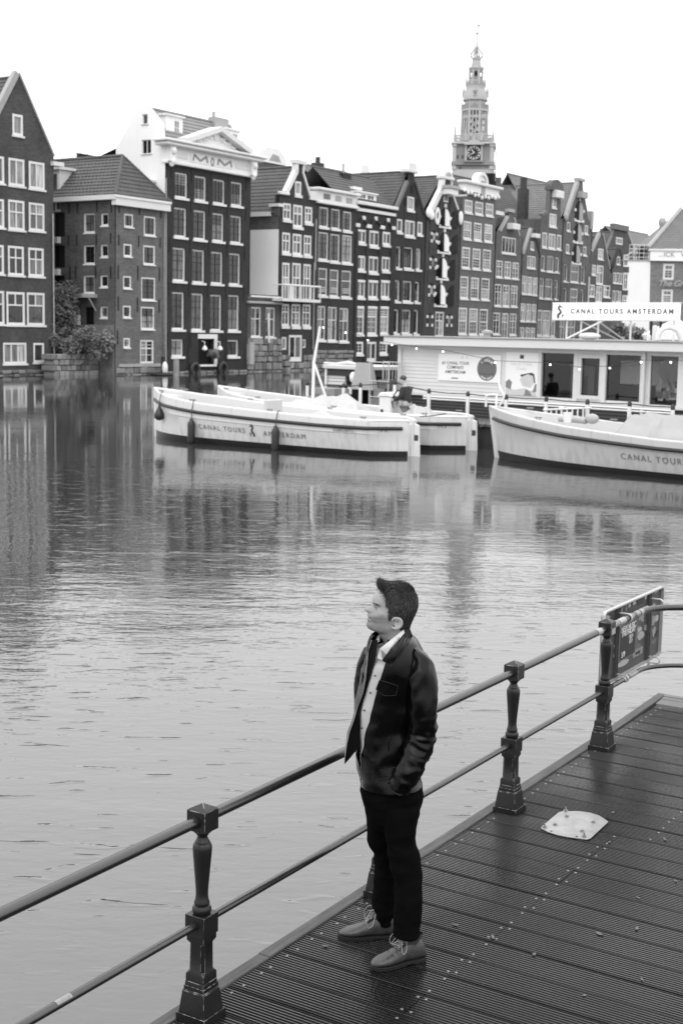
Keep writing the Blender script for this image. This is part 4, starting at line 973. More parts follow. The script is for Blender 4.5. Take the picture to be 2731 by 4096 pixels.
b = MB(); b.prismy([(q[0] - .6, q[1] + .2), (q[0] + 1.3, q[1] + .2), (q[0] + .9, q[1] + .75), (q[0], q[1] + .85)], -.12, .0); b.build('arched_light', MGREYT, rb_.root)

# ---- arcaded dark house
h = House('arcaded_house', 'dark house with three blind arches picked out by white keystones', brick('ink', .034, .18), 0)
K = dict(rc=.05, fw=.2, sill=.2, sw_=.0)
h.wins('c7', [(160, 935, 268, 1110), (303, 950, 432, 1150), (470, 965, 575, 1132), (150, 1262, 258, 1450), (293, 1272, 423, 1480), (460, 1278, 565, 1460)], 'a', **K)
h.wins('c8', [(140, 378, 250, 600), (285, 383, 413, 605), (448, 385, 558, 603)], 'a', **K); h.wins('c8', [(125, 708, 237, 1060), (268, 710, 402, 1060), (432, 712, 545, 1055)], 'q', **K, glass=MGLASSL)
h.wins('d8', [(840, 272, 950, 430), (1147, 272, 1250, 425)], 'n', **K); h.window('d8', 985, 272, 1115, 520, 'W', rc=.05, fw=.2)
for r_ in ((140, 378, 250), (285, 383, 413), (448, 385, 558)): h.band('c8', r_[0], r_[1] - 4, r_[2], r_[1] + 32, .06, 'lintel')
for r_ in ((125, 708, 237), (268, 710, 402), (432, 712, 545)): h.band('c8', r_[0], r_[1] - 4, r_[2], r_[1] + 32, .06, 'lintel')
h.front([('c6', 1300, 1190), ('c7', 138, 605)], [('c8', 575, 1300), ('c7', 625, 690)]); xl, xr = h.L[-1][0], h.R[-1][0]
h.sides(9, h.R[-1][1])
zt = (h.uv('c7', 150, 605)[1] + h.uv('c7', 632, 660)[1]) / 2; z2 = (h.uv('c7', 135, 690)[1] + h.uv('c7', 622, 733)[1]) / 2
h.bx('cornice', MWF, xl - .1, -.35, zt - .18, xr + .1, .3, zt + .12, bevel=.04); h.bx('string_course', MWF, xl - .05, -.15, z2 - .17, xr, .02, z2 + .1)
for r_ in ((210, 765, 245, 815), (362, 772, 395, 822), (516, 795, 548, 842), (130, 857, 178, 905), (262, 872, 322, 918), (432, 886, 487, 932), (572, 895, 622, 940)): h.block('c7', *r_, -.14, .0, 'keystone', MWF, .03)
for xa, xb, yt, ys in ((178, 268, 815, 900), (322, 437, 825, 912), (487, 575, 845, 925)):
    s0_, zs_ = h.uv('c7', xa, ys); s1_, _ = h.uv('c7', xb, ys); zt_ = h.uv('c7', (xa + xb) / 2, yt)[1]; b = MB(); sm = (s0_ + s1_) / 2; wr_ = (s1_ - s0_) / 2
    rg = []
    for a in np.linspace(0, math.pi, 13):
        c_, s2 = math.cos(a), math.sin(a); rg.append([(sm + (wr_ + .2) * c_, -.12, zs_ + (zt_ - zs_ + .15) * s2), (sm + (wr_ - .05) * c_, -.12, zs_ + (zt_ - zs_ - .1) * s2), (sm + (wr_ - .05) * c_, .0, zs_ + (zt_ - zs_ - .1) * s2), (sm + (wr_ + .2) * c_, .0, zs_ + (zt_ - zs_ + .15) * s2)])
    b.loft(rg); b.build('arch_moulding', MANCH, h.root)
for xx in (145, 285, 445, 590):
    s_, _ = h.uv('c8', xx - 15 if xx < 200 else xx - 22, 500); h.bx('pilaster', h.wallm, s_ - .22, -.1, 0, s_ + .22, .0, h.uv('c7', xx, 905)[1] - .35)
zr = h.uv('c7', 420, 318, -3.2)[1]
h.front_roof(xl - 2.5, xr + .3, zt + .1, zr, 3.0); h.dormer('c7', 150, 485, 390, 615, .5, wr=[(.13, .1, .42, .85), (.55, .1, .85, .85)], depth=2.2)

# ---- pointed gable house
h = House('pointed_gable_house', 'dark pointed gable house with white capped chimney neck and three round attic holes', brick('ink2', .037, .18), 0)
K = dict(rc=.06, fw=.17, sill=.2, sw_=.04)
h.window('c7', 778, 522, 868, 695, 's', glass=MGLASSL, **K); h.wins('c7', [(650, 803, 718, 970), (905, 838, 970, 1000)], 's', **K); h.window('c7', 750, 820, 873, 1022, 'a', **K)
K = dict(rc=.2, fw=.14, sill=.2, sw_=.04)
h.wins('c7', [(640, 1145, 705, 1420), (888, 1170, 955, 1440), (738, 1155, 858, 1430)], 's', **K); h.wins('c8', [(625, 378, 693, 645), (722, 388, 845, 650), (873, 398, 938, 655)], 'M', **K); h.wins('c8', [(612, 745, 678, 1045), (710, 748, 830, 1050), (862, 750, 925, 1052)], 'M', **K)
h.front([('c8', 572, 1300), ('c7', 625, 690), ('c7', 640, 690), ('c7', 783, 335), ('c7', 785, 215)], [('c8', 965, 1300), ('c7', 1010, 745), ('c7', 988, 740), ('c7', 872, 345), ('c7', 868, 225)])
L, R = h.L, h.R
h.coping([L[2], L[3]], .3, mat('grey_coping', .12, .7, noise_=(3, .3)), y0=-.08); h.coping([R[2], R[3]], .3, MANCH, y0=-.08)
h.bx('neck_cap', MWF, L[4][0] - .35, -.25, L[4][1], R[4][0] + .35, .7, L[4][1] + .35, bevel=.05); b = MB(); b.prismy([(L[4][0] - .2, L[4][1] + .35), (R[4][0] + .2, L[4][1] + .35), (R[4][0] - .05, L[4][1] + .9), (L[4][0] + .05, L[4][1] + .9)], -.2, .65); b.build('neck_cap', MWF, h.root)
for x_, y_ in ((833, 430), (752, 588), (898, 605)):
    s_, z_ = h.uv('c7', x_, y_); b = MB(); b.loft([[(s_ + .3 * math.cos(a), y2, z_ + .42 * math.sin(a)) for a in np.linspace(0, 2 * math.pi, 14, endpoint=False)] for y2 in (-.03, .02)]); b.build('oculus', MDARKHOLE, h.root)
h.sides(10, L[1][1], R[1][1]); zr = h.uv('c7', 1000, 328, -1)[1]; apx = (L[3][0] + R[3][0]) / 2
h.gable_roof(L[1], R[1], (apx, L[3][1] + 1.0), 10, y0=.4)
h.anchors('c7', [(740, 740), (897, 760)], 1.0)

# ---- warehouse with black shutters
h = House('shuttered_warehouse', 'narrow warehouse with stacked arched loft doors, big black shutters and white bell gable', brick('slate', .058, .2), 0)
def arch_door(h, c, x0, y0, x1, y1, shutters=(1, 1), leaf=MWPL):
    s0, z0, s1, z1 = h.rect(c, x0, y0, x1, y1); sm = (s0 + s1) / 2; w = s1 - s0; zr_ = z1 - w * .5
    arc = lambda k, y: [(sm + k * w / 2 * math.cos(a), y, zr_ + k * w / 2 * math.sin(a)) for a in np.linspace(0, math.pi, 9)]
    b = MB(); pts = [(p[0], p[2]) for p in arc(1, 0)] + [(s0, z0), (s1, z0)]; b.prismy(pts, -.03, .02); o = b.build('loft_door', MDARKHOLE, h.root)
    b = MB(); k = .95; b.prismy([(sm, zr_ + k * w / 2)] + [(p[0], p[2]) for p in arc(k, 0)[:5]][::-1] + [(s1 - .05, z0 + .1), (sm + .05, z0 + .1)], -.10, -.031); b.build('door_leaf', leaf, o)
    for zz, xx in ((z0 - .05, s0 - .05), (z0 - .05, s1 + .05), (zr_, s0 - .12), (zr_, s1 + .12), (z1 + .2, sm)):
        b = MB(); b.box(xx - .17, -.16, zz - .16, xx + .17, 0, zz + .2); b.build('stone_block', MWF, o, bevel=.03)
    b = MB(); b.box(s0 - .1, -.2, z0 - .18, s1 + .15, 0, z0); b.build('sill', MWF, o)
    if shutters[0]:
        b = MB(); vs = [(p[0], p[2]) for p in [(s0 + w * .1, 0, z0)]]; b.box(s0 - .02, -.55, z0 + .02, s0 + .05, -.05, zr_); b.build('shutter', MDOOR, o)
    if shutters[1]:
        b = MB(); x_ = s1 + .10; pts = [(x_, z0 + .02), (x_ + w * .72, z0 + .02), (x_ + w * .72, zr_ + w * .5), (x_ + w * .45, zr_ + w * .42), (x_ + w * .18, zr_ + w * .2), (x_, zr_ - .1)]; b.prismy(pts, -.16, -.10); b.build('shutter', MDOOR, o)
    return o
def niche(h, c, x0, y0, x1, y1):
    s0, z0, s1, z1 = h.rect(c, x0, y0, x1, y1); sm, w = (s0 + s1) / 2, (s1 - s0); zr_ = z1 - w / 2
    b = MB(); b.prismy([(sm + w / 2 * math.cos(a), zr_ + w / 2 * math.sin(a)) for a in np.linspace(0, math.pi, 9)] + [(s0, z0), (s1, z0)], -.02, .03); o = b.build('niche_window', MDARKHOLE, h.root)
    b = MB(); b.box(s0 + w * .15, -.035, z0 + .1, s1 - w * .15, -.021, zr_ + .1); b.build('pane', MGLASSL, o)
    for zz in (z0, zr_):
        for xx in (s0 - .1, s1 + .1): b = MB(); b.box(xx - .14, -.12, zz - .14, xx + .14, 0, zz + .16); b.build('stone_block', MWF, o, bevel=.03)
for r_ in ((1185, 665, 1305, 900), (1168, 975, 1298, 1220), (1150, 1285, 1272, 1550)): arch_door(h, 'c7', *r_)
arch_door(h, 'c8', 1125, 425, 1252, 695)
for r_ in ((1085, 940, 1135, 1085), (1068, 1258, 1122, 1418)): niche(h, 'c7', *r_)
for r_ in ((1052, 408, 1105, 568), (1030, 788, 1078, 945), (1277, 800, 1320, 948)): niche(h, 'c8', *r_)
h.window('c8', 1130, 775, 1235, 1085, 'e', rc=.06, fw=.14, sill=0)
h.window('c7', 1233, 482, 1292, 592, 's', rc=.03, fw=.14, sill=.0, glass=MGLASSL)
h.front([('c8', 965, 1300), ('c7', 1022, 770), ('c7', 1060, 720), ('c7', 1200, 440), ('c7', 1218, 330), ('c7', 1222, 300)], [('c8', 1385, 1300), ('c7', 1440, 830), ('c7', 1400, 680), ('c7', 1330, 480), ('c7', 1322, 330), ('c7', 1318, 310)])
L, R = h.L, h.R
h.coping([L[2], L[3], L[5]], .55, y0=-.18); h.coping([R[2], R[3], R[5]], .22, y0=-.18)
h.bx('gable_cap', MWF, L[5][0] - .45, -.3, L[5][1], R[5][0] + .4, .5, L[5][1] + .3, bevel=.05)
b = MB(); c0 = (L[5][0] + R[5][0]) / 2; b.prismy([(c0 + .9 * math.cos(a), L[5][1] + .3 + .55 * math.sin(a)) for a in np.linspace(0, math.pi, 13)], -.25, .45); b.build('gable_arch', MWF, h.root)
b = MB(); b.prismy([(c0 + .55 * math.cos(a), L[5][1] + .32 + .33 * math.sin(a)) for a in np.linspace(0, math.pi, 13)], -.27, -.24); b.build('gable_light', MGREYT, h.root)
b = MB(); b.ball((L[1][0] + .1, -.2, L[1][1] + .35), (.55, .2, .5), 10, 8); b.ball((L[1][0] + .6, -.2, L[1][1] + .15), (.5, .2, .45), 10, 8); b.build('scroll', MWPL, h.root, smooth=60)
s_, z_ = h.uv('c7', 1147, 765); b = MB(); rg = [[(s_ + k_ * .5 * math.cos(a), y2, z_ + k_ * .85 * math.sin(a)) for a in np.linspace(0, 2 * math.pi, 16, endpoint=False)] for k_, y2 in ((1, 0), (1, -.15), (.5, -.15), (.5, 0))]; b.loft(rg, cap=False); b.build('oval_window', MWPL, h.root, smooth=50)
b = MB(); b.ball(((R[1][0]) - .25, -.2, R[1][1] + .3), (.4, .2, .7), 10, 8); b.build('scroll', MWPL, h.root, smooth=60)
s_, z_ = h.uv('c7', 1310, 460, .4); h.bx('hoist_housing', MWF, s_ - 1.0, -.9, z_ - .35, s_ + .95, .05, z_ + .25, bevel=.05); h.bx('hoist_roof', MGREYT, s_ - 1.1, -1.05, z_ + .253, s_ + 1.05, .05, z_ + .55); b = MB(); b.box(s_ - .12, -2.3, z_ - .5, s_ + .12, -.2, z_ - .355); b.build('hoist_beam', MWF, h.root)
h.sides(10, L[1][1] + .3, R[1][1]); h.gable_roof((L[1][0], L[1][1] + .4), (R[1][0], L[1][1] + .4), (c0, h.uv('c7', 1080, 330, -1)[1] + .6), 10, y0=.5)
h.anchors('c7', [(1065, 870), (1185, 630), (1312, 640), (1050, 1160), (1165, 930), (1318, 940), (1300, 1270), (1032, 1530)], 1.2)

# ---- brick house with ornate white parapet
h = House('ornate_parapet_house', 'mid grey brick house with curly white parapet and small paned sash windows', brick('taupe', .125, .18), 0)
K = dict(rc=.05, fw=.16, sill=.16, sw_=.03, glass=MGLASSL)
h.wins('d3', [(150, 365, 232, 500), (260, 385, 343, 518), (370, 402, 450, 533), (138, 588, 220, 775), (248, 605, 328, 790), (357, 620, 438, 803)], 'm', **K)
h.wins('d4', [(122, -30, 205, 190), (232, -15, 315, 200), (340, -5, 423, 212), (105, 275, 188, 508), (215, 287, 298, 515), (325, 295, 408, 522), (88, 603, 173, 880), (197, 610, 285, 885), (305, 617, 390, 888)], 'm', **K)
h.front([('d4', 70, 1150), ('d3', 128, 250)], [('d4', 425, 1160), ('d3', 482, 330)]); L0, R0 = h.L[-1], h.R[-1]; xl, xr = L0[0], R0[0]; h.sides(10, R0[1])
zt = (L0[1] + R0[1]) / 2; zc_ = (h.uv('d3', 140, 175)[1] + h.uv('d3', 520, 235)[1]) / 2
h.bx('parapet', MWPL, xl - .1, -.25, zt - .1, xr + .1, .4, zc_ - .25); h.bx('cornice', MWF, xl - .4, -.6, zc_ - .247, xr + .5, .5, zc_ + .05, bevel=.06)
c0 = (xl + xr) / 2
b = MB()
for i, t in enumerate(np.linspace(0, 1, 11)): b.ball((xl + (xr - xl) * t, -.25, zt - .1 - .3 * (1 - abs(2 * t - 1)) - .12 * (i % 2)), (.26, .16, .22), 8, 6)
b.build('swag', MWPL, h.root, smooth=60, kind='stuff')
b = MB(); rg = []
for a in np.linspace(0, math.pi, 15): rg.append([(c0 + 1.25 * math.cos(a), y2, zc_ + .05 + 1.15 * math.sin(a)) for y2 in (-.35, .4)] + [(c0 + .95 * math.cos(a), y2, zc_ + .05 + .85 * math.sin(a)) for y2 in (.4, -.35)])
b.loft(rg); b.build('arched_pediment', MWF, h.root, smooth=40); b = MB(); b.prismy([(c0 + 1.0 * math.cos(a), zc_ + .05 + .9 * math.sin(a)) for a in np.linspace(0, math.pi, 15)], -.15, .4); b.build('pediment_field', MWPL, h.root)
s_, z_ = h.uv('d3', 322, 245); b = MB(); b.box(s_ - .4, -.3, z_ - .8, s_ + .4, -.2, z_ + .75); b.build('attic_pane', MGREYT, h.root)
q = h.uv('d3', 455, 165, -2); h.bx('vent_box', MDARKHOLE, q[0] - .4, 2, zc_ - .2, q[0] + .5, 3, q[1] + .8); b = MB(); b.tube([(q[0] + .3, 2, q[1]), (q[0] + .3, 2, q[1] + 3.2)], .06, 6); b.build('aerial', MGREYT, h.root)
h.slope([(xl, .4, zt + .1), (xr, .4, zt + .1), (xr, 9, zt + .2), (xl, 9, zt + .2)], MROOF)

# ---- spout gable house
h = House('spout_gable_house', 'plain brick spout gable house with four light attic window and arched ground floor windows', brick('drab', .115, .22), 0)
K = dict(rc=.05, fw=.13, sill=.16, sw_=.03)
h.window('d3', 540, 755, 683, 925, 'X', **K); h.wins('d4', [(480, 110, 545, 285), (565, 120, 632, 292), (648, 130, 715, 302), (465, 357, 533, 585), (548, 365, 617, 590), (633, 372, 700, 592)], 'e', **K)
h.wins('d4', [(448, 655, 517, 880), (620, 665, 688, 888)], 'e', **K); h.window('d4', 540, 660, 602, 925, 'e', rc=.05, fw=.13, sill=0)
h.front([('d4', 425, 1160), ('d3', 482, 690), ('d3', 520, 690), ('d3', 605, 540), ('d3', 608, 480)], [('d4', 712, 1170), ('d3', 748, 760), ('d3', 720, 740), ('d3', 668, 560), ('d3', 655, 500)])
L, R = h.L, h.R; h.sides(9, L[1][1], R[1][1]); c0 = (L[-1][0] + R[-1][0]) / 2; h.gable_roof(L[1], R[1], (c0, L[-1][1] - .3), 9, y0=.3)
h.coping([L[2], L[3]], .25, MGREYT); h.coping([R[2], R[3]], .25, MGREYT); h.bx('spout_cap', MGREYT, L[-1][0] - .2, -.15, L[-1][1] - .1, R[-1][0] + .2, .3, L[-1][1] + .25)
s_, z_ = h.uv('d3', 662, 643, .4); h.bx('hoist_housing', MWF, s_ - .9, -.8, z_ - .35, s_ + .9, .02, z_ + .3, bevel=.05); s_, z_ = h.uv('d3', 540, 505); h.bx('parapet_cap', MWF, s_ - 1.2, .3, z_ - .15, s_ + 1.2, 1.0, z_ + .25)

# ---- slim gable house
h = House('slim_gable_house', 'slim little brick house with narrow pointed gable and triple white casements', brick('drab2', .12, .22), 0)
K = dict(rc=.05, fw=.12, sill=.14, sw_=.0, glass=MGLASSL)
h.window('d3', 838, 800, 872, 885, 's', **K); h.window('d4', 803, 63, 890, 192, 'x', **K)
h.wins('d4', [(748, 270, 800, 460), (805, 280, 853, 465), (860, 287, 910, 472), (733, 557, 783, 745), (792, 562, 840, 747), (848, 565, 895, 750), (722, 808, 770, 935), (782, 810, 830, 935), (838, 812, 883, 935)], 'b', **K)
h.front([('d4', 712, 1170), ('d3', 755, 940), ('d3', 765, 930), ('d3', 845, 665), ('d3', 848, 640)], [('d4', 895, 1180), ('d3', 935, 960), ('d3', 922, 960), ('d3', 872, 680), ('d3', 868, 655)])
L, R = h.L, h.R; h.sides(9, L[1][1], R[1][1]); c0 = (L[-1][0] + R[-1][0]) / 2; h.gable_roof(L[1], R[1], (c0, L[-1][1] - .2), 9, y0=.3)
h.coping([L[2], L[3]], .2, MGREYT); h.coping([R[2], R[3]], .2, MANCH); s_, z_ = h.uv('d3', 892, 742, .3); h.bx('hoist_housing', MWF, s_ - .7, -.6, z_ - .2, s_ + .6, .02, z_ + .25)

# ---- house with arched hoist top
h = House('hoist_top_house', 'tall brick house with stepped neck, arched hoist top and big dark tile roof', brick('clay', .115, .25), 0)
K = dict(rc=.05, fw=.16, sill=.18, sw_=.03, glass=MGLASSL)
h.wins('d3', [(1062, 325, 1110, 447), (1035, 510, 1110, 645)], 's', **K); h.wins('d3', [(960, 705, 1010, 862), (1112, 730, 1158, 882)], 's', **K); h.window('d3', 1025, 718, 1098, 875, 'a', **K)
h.wins('d4', [(948, 55, 990, 215), (1008, 62, 1083, 228), (1095, 78, 1137, 235)], 's', rc=.12, fw=.14, sill=.15, sw_=.03); h.wins('d4', [(932, 293, 978, 505), (990, 300, 1067, 512), (1090, 312, 1123, 515)], 't', rc=.12, fw=.12, sill=.15, sw_=.03)
h.wins('d4', [(908, 625, 958, 895), (965, 630, 1042, 900), (1053, 640, 1095, 905)], 't', **K)
h.front([('d4', 895, 1180), ('d3', 945, 560), ('d3', 955, 520), ('d3', 1020, 490), ('d3', 1035, 250)], [('d4', 1120, 1190), ('d3', 1172, 600), ('d3', 1150, 560), ('d3', 1155, 300), ('d3', 1152, 262)])
L, R = h.L, h.R; c0 = (L[-1][0] + R[-1][0]) / 2
b = MB(); b.prismy([(c0 + (R[-1][0] - L[-1][0] + .6) / 2 * math.cos(a), L[-1][1] - .1 + 1.3 * math.sin(a)) for a in np.linspace(0, math.pi, 11)], -.3, .5); b.build('arched_top', h.wallm, h.root)
s_, z_ = h.uv('d3', 1122, 302, .3); h.bx('hoist_housing', MWF, s_ - 1.0, -.7, z_ - .5, s_ + .95, .02, z_ + .35, bevel=.05)
h.coping([L[2], L[3], (L[3][0] + .1, L[3][1] + 3), L[4]], .3, mat('grey_coping', .12, .7))
h.sides(11, L[1][1], R[1][1]); zr = h.uv('d3', 1000, 250, -4)[1]
x0_ = h.uv('d3', 490, 500, -1)[0]; h.front_roof(x0_, R[1][0] + .6, L[1][1] - 2.8, zr, 5.5, y0=2.2); zr2 = h.uv('d3', 1200, 185, -7)[1]; xr2 = h.uv('d3', 1330, 300, -5)[0]
h.front_roof(h.uv('d3', 780, 200, -7)[0], xr2, zr - 3, zr2, 3.0, MROOFL, y0=6.5)
cp = h.Mi @ onplane(*PX('d3', 740, 250), h.o + h.y * 4, h.y); h.bx('chimney', brick('stack', .07), cp.x - .5, 3.2, cp.z - 4, cp.x + .5, 4.2, cp.z + .0); h.bx('chimney_pot', brick('stack', .07), cp.x - .28, 3.4, cp.z + .0, cp.x + .28, 4.0, cp.z + 1.3)

# ---- second warehouse
h = House('loft_door_warehouse', 'tall brick warehouse with pale gable coping and column of arched loft doors', brick('clay2', .12, .25), 0)
K = dict(rc=.06, fw=.14, sill=.16, sw_=.05)
for r_ in ((1302, 378, 1382, 582), (1288, 612, 1368, 808), (1272, 832, 1352, 1028)): arch_door(h, 'd3', *r_, shutters=(0, 0), leaf=MGREYT)
h.wins('d3', [(1217, 595, 1253, 690), (1402, 630, 1440, 722), (1207, 825, 1243, 920), (1387, 852, 1423, 945)], 's', **K)
h.wins('d4', [(1185, 148, 1228, 330), (1365, 170, 1408, 350), (1180, 395, 1215, 640), (1358, 415, 1393, 650)], 's', rc=.15, fw=.13, sill=.15); h.wins('d4', [(1255, 158, 1340, 338), (1250, 403, 1325, 640)], 't', **K)
h.wins('d4', [(1130, 715, 1190, 940), (1220, 715, 1300, 950)], 'b', **K)
h.front([('d4', 1120, 1190), ('d3', 1185, 560), ('d3', 1210, 540), ('d3', 1330, 180), ('d3', 1332, 155)], [('d4', 1425, 1200), ('d3', 1475, 640), ('d3', 1440, 560), ('d3', 1392, 310), ('d3', 1382, 165)])
L, R = h.L, h.R; h.coping([L[2], L[3]], .55, MGREYT, y0=-.15); h.coping([R[2], R[3]], .22, MGREYT); h.bx('gable_cap', MGREYT, L[-1][0] - .3, -.2, L[-1][1] - .1, R[-1][0] + .3, .4, L[-1][1] + .25)
s_, z_ = h.uv('d3', 1375, 312, .3); h.bx('hoist_housing', MGREYT, s_ - .9, -.7, z_ - .4, s_ + .9, .02, z_ + .35)
b = MB(); b.ball((L[1][0] + .25, -.2, L[1][1] + .2), (.5, .2, .5), 8, 6); b.build('scroll', MGREYT, h.root, smooth=60)
h.sides(10, L[1][1], R[1][1]); c0 = (L[-1][0] + R[-1][0]) / 2; h.gable_roof(L[1], R[1], (c0, L[-1][1] - .3), 10, MROOFL, y0=.4)
h.bx('corner_pier', MGREYT, R[1][0] - .6, -.2, R[1][1] - .4, R[1][0] + .1, .4, R[1][1] + 1.8)

# ---- bell gable behind, and the small houses in front of it
h = House('bell_gable_house', 'broad dim bell gable house rising behind smaller pointed houses', brick('dusk', .085, .2), 9.0)
h.window('d5', 690, 488, 778, 582, 's', rc=.04, fw=.3, sill=.0)
h.front([('d5', 540, 1350), ('d5', 555, 680), ('d5', 640, 470), ('d5', 655, 385), ('d5', 655, 352)], [('d5', 930, 1350), ('d5', 930, 660), ('d5', 860, 470), ('d5', 832, 390), ('d5', 828, 358)]); L, R = h.L, h.R
h.coping([L[1], L[2], L[3]], .25, mat('grey_coping', .12, .7)); h.coping([R[1], R[2], R[3]], .3, MGREYT); h.bx('gable_cap', mat('grey_coping', .12, .7), L[-1][0] - .3, -.3, L[-1][1] - .3, R[-1][0] + .3, .4, L[-1][1] + .5)
h.sides(9, L[1][1], R[1][1]); h.gable_roof(L[1], R[1], ((L[-1][0] + R[-1][0]) / 2, h.uv('d5', 850, 440)[1]), 9, y0=.3)
q0, q1 = h.uv('d5', 850, 440, -4), h.uv('d5', 1290, 425, -4); zE = h.uv('d5', 1000, 640, -4)[1]; h.front_roof(q0[0], q1[0] + 4, zE, q1[1], 4, MROOFL, y0=4)
h = House('curved_gable_house', 'small brick house with pale curved coping beside the loft door warehouse', brick('dusk2', .1, .25), 0)
K = dict(rc=.05, fw=.16, sill=.14, sw_=.0, glass=MGLASSL)
h.window('d5', 457, 633, 528, 775, 'n', **K); h.wins('d5', [(378, 845, 428, 980), (437, 853, 525, 1100), (330, 1103, 413, 1260), (428, 1125, 510, 1335), (527, 1112, 615, 1270)], 'b', **K)
h.front([('d4', 1425, 1200), ('d5', 350, 720), ('d5', 375, 670), ('d5', 480, 440), ('d5', 483, 372)], [('d5', 560, 1800), ('d5', 640, 990), ('d5', 610, 900), ('d5', 545, 560), ('d5', 518, 440), ('d5', 515, 375)]); L, R = h.L, h.R
h.coping([L[2], L[3]], .42, MGREYT); h.coping([R[2], R[3], R[4]], .2, MGREYT); h.sides(8, L[1][1], R[1][1]); h.gable_roof(L[1], (R[1][0], L[1][1]), ((L[-1][0] + R[-1][0]) / 2, L[3][1] - .4), 8, y0=.3); h.pipe('d5', 330, 1000, 1340, MWF, .1)
h = House('tiny_gable_house', 'tiny dim house with sharp dark gable squeezed beside the white stair block', brick('dusk3', .095, .25), 0)
h.window('d5', 700, 738, 745, 845, 's', rc=.05, fw=.14, sill=.1); h.wins('d5', [(655, 945, 692, 1085), (697, 947, 737, 1090), (742, 950, 768, 1095), (645, 1180, 682, 1335), (690, 1182, 725, 1335), (730, 1190, 757, 1335)], 's', rc=.05, fw=.13, sill=.1, sw_=0)
h.front([('d5', 560, 1800), ('d5', 640, 900), ('d5', 650, 880), ('d5', 730, 640)], [('d5', 760, 1800), ('d5', 800, 890), ('d5', 790, 880), ('d5', 738, 645)]); L, R = h.L, h.R
h.coping([L[2], L[3]], .16, MANCH); h.coping([R[2], R[3]], .16, MANCH); h.sides(6, L[1][1], R[1][1]); h.gable_roof(L[1], R[1], ((L[-1][0] + R[-1][0]) / 2, L[-1][1]), 6, y0=.3)

# ---- white stair block and corner cafe with lettered fascia, closing the canal
XW = frame(onplane(*PX('d5', 1000, 1300), Vector((0, 150, 0)), (0, 1, 0)) * Vector((1, 1, 0)), (1, -.03, 0))
h = House('white_stair_block', 'plain white rendered block with roof terrace railings and strip windows', MWPL, mtx=XW)
h.wins('d5', [(790, 712, 850, 862), (783, 957, 845, 1168), (773, 1247, 833, 1400)], 'b', rc=.05, fw=.2, sill=0)
h.front([('d5', 770, 1900), ('d5', 788, 790)], [('d5', 1118, 1900), ('d5', 1138, 790)]); h.sides(1.2, h.L[-1][1]); xl, xr, zt = h.L[-1][0], h.R[-1][0], h.L[-1][1]
s_ = h.uv('d5', 855, 1000)[0]
for nm, x0_, z0_, z1_ in (('strip_wall', xl - .02, h.uv('d5', 800, 945)[1], h.uv('d5', 800, 870)[1]), ('strip_wall', xl - .02, h.uv('d5', 800, 1240)[1], h.uv('d5', 800, 1175)[1])): h.bx(nm, brick('dusk', .085), x0_, -.05, z0_, s_, .0, z1_)
h.bx('roof_slab', MGREYT, xl - .1, -.1, zt, xr, 1.2, zt + .12)
for z_, x0_, x1_ in ((.9, 870, 1140), (1.9, 870, 1140), (2.9, 870, 1118), (3.9, 875, 1115)):
    a, c_ = h.uv('d5', x0_, 700)[0], h.uv('d5', x1_, 700)[0]; b = MB(); b.tube([(a, .3, zt + z_ * .45), (c_, .3, zt + z_ * .45)], .035, 6); b.build('terrace_rail', MWF, h.root)
for x_ in (872, 930, 1000, 1060, 1118): a = h.uv('d5', x_, 700)[0]; b = MB(); b.tube([(a, .3, zt), (a, .3, zt + 1.76)], .03, 6); b.build('terrace_rail', MWF, h.root)
a, c_ = h.uv('d5', 1012, 700)[0], h.uv('d5', 1090, 700)[0]; h.bx('terrace_box', MANCH, a, .6, zt + .2, c_, 2, zt + 1.6)
h = House('lettered_corner_cafe', 'brick corner cafe with white lettered fascia, script sign and hipped tile roof', brick('cafe', .2, .12), mtx=XW.copy())
h.wins('d5', [(1303, 830, 1447, 1040), (1283, 1165, 1430, 1360)], 'q', rc=.06, fw=.42, sill=0)
h.front([('d5', 1118, 1900), ('d5', 1140, 790)], [('d5', 1760, 1900), ('d5', 1780, 785)]); h.sides(10, h.L[-1][1]); xl, xr, zt = h.L[-1][0], h.R[-1][0], h.L[-1][1]
zf = h.uv('d5', 1300, 640)[1]; h.bx('fascia', MWPL, xl - .1, -.3, zt - .02, xr, 10, zf - .253); h.bx('cornice', MWF, xl - .3, -.4, zf - .25, xr + .5, 10, zf, bevel=.04)
ra, rb2 = h.uv('d5', 1165, 620, -1), h.uv('d5', 1568, 285, -5); xm_ = (xl + xr) / 2 + 4
h.tiles((xl - .4, -.3, zf + .02), (xr - xl + 8, 0, 0), (0, 7, rb2[1] - zf + 1.5), MROOFL, clip=lambda v: (v * .36, 1 - v * .36))
h.slope([(xl - .4, -.3, zf), (xl - .4, 14, zf), (xl - .4 + (xr - xl + 8) * .36, 6.7, rb2[1] + 1.5)], MROOFL)
b = MB(); b.tube([(xl - .4, -.3, zf + .1), (xl - .4 + (xr - xl + 8) * .36, 6.7, rb2[1] + 1.6)], .25, 6); b.build('hip_ridge', MGREYT, h.root)
z_ = h.uv('d5', 1400, 715)[1]; s_ = h.uv('d5', 1400, 712)[0]
place_text('lettering', '...ICK   WI', .72, MLET, h.M @ Matrix.Translation((h.uv('d5', 1240, 715)[0], -.31, z_)) @ Matrix.Rotation(rad(90), 4, 'X'), h.root, depth=.03, align='LEFT', spacing=1.05)
s_, z_ = h.uv('d5', 1225, 1090); place_text('script_sign', 'The Grass', .95, mat('sign_tube', .35, .5), h.M @ Matrix.Translation((s_, -.35, z_)) @ Matrix.Rotation(rad(90), 4, 'X'), h.root, depth=.05, align='LEFT', font_shear=.35, spacing=.95, bold=.012)
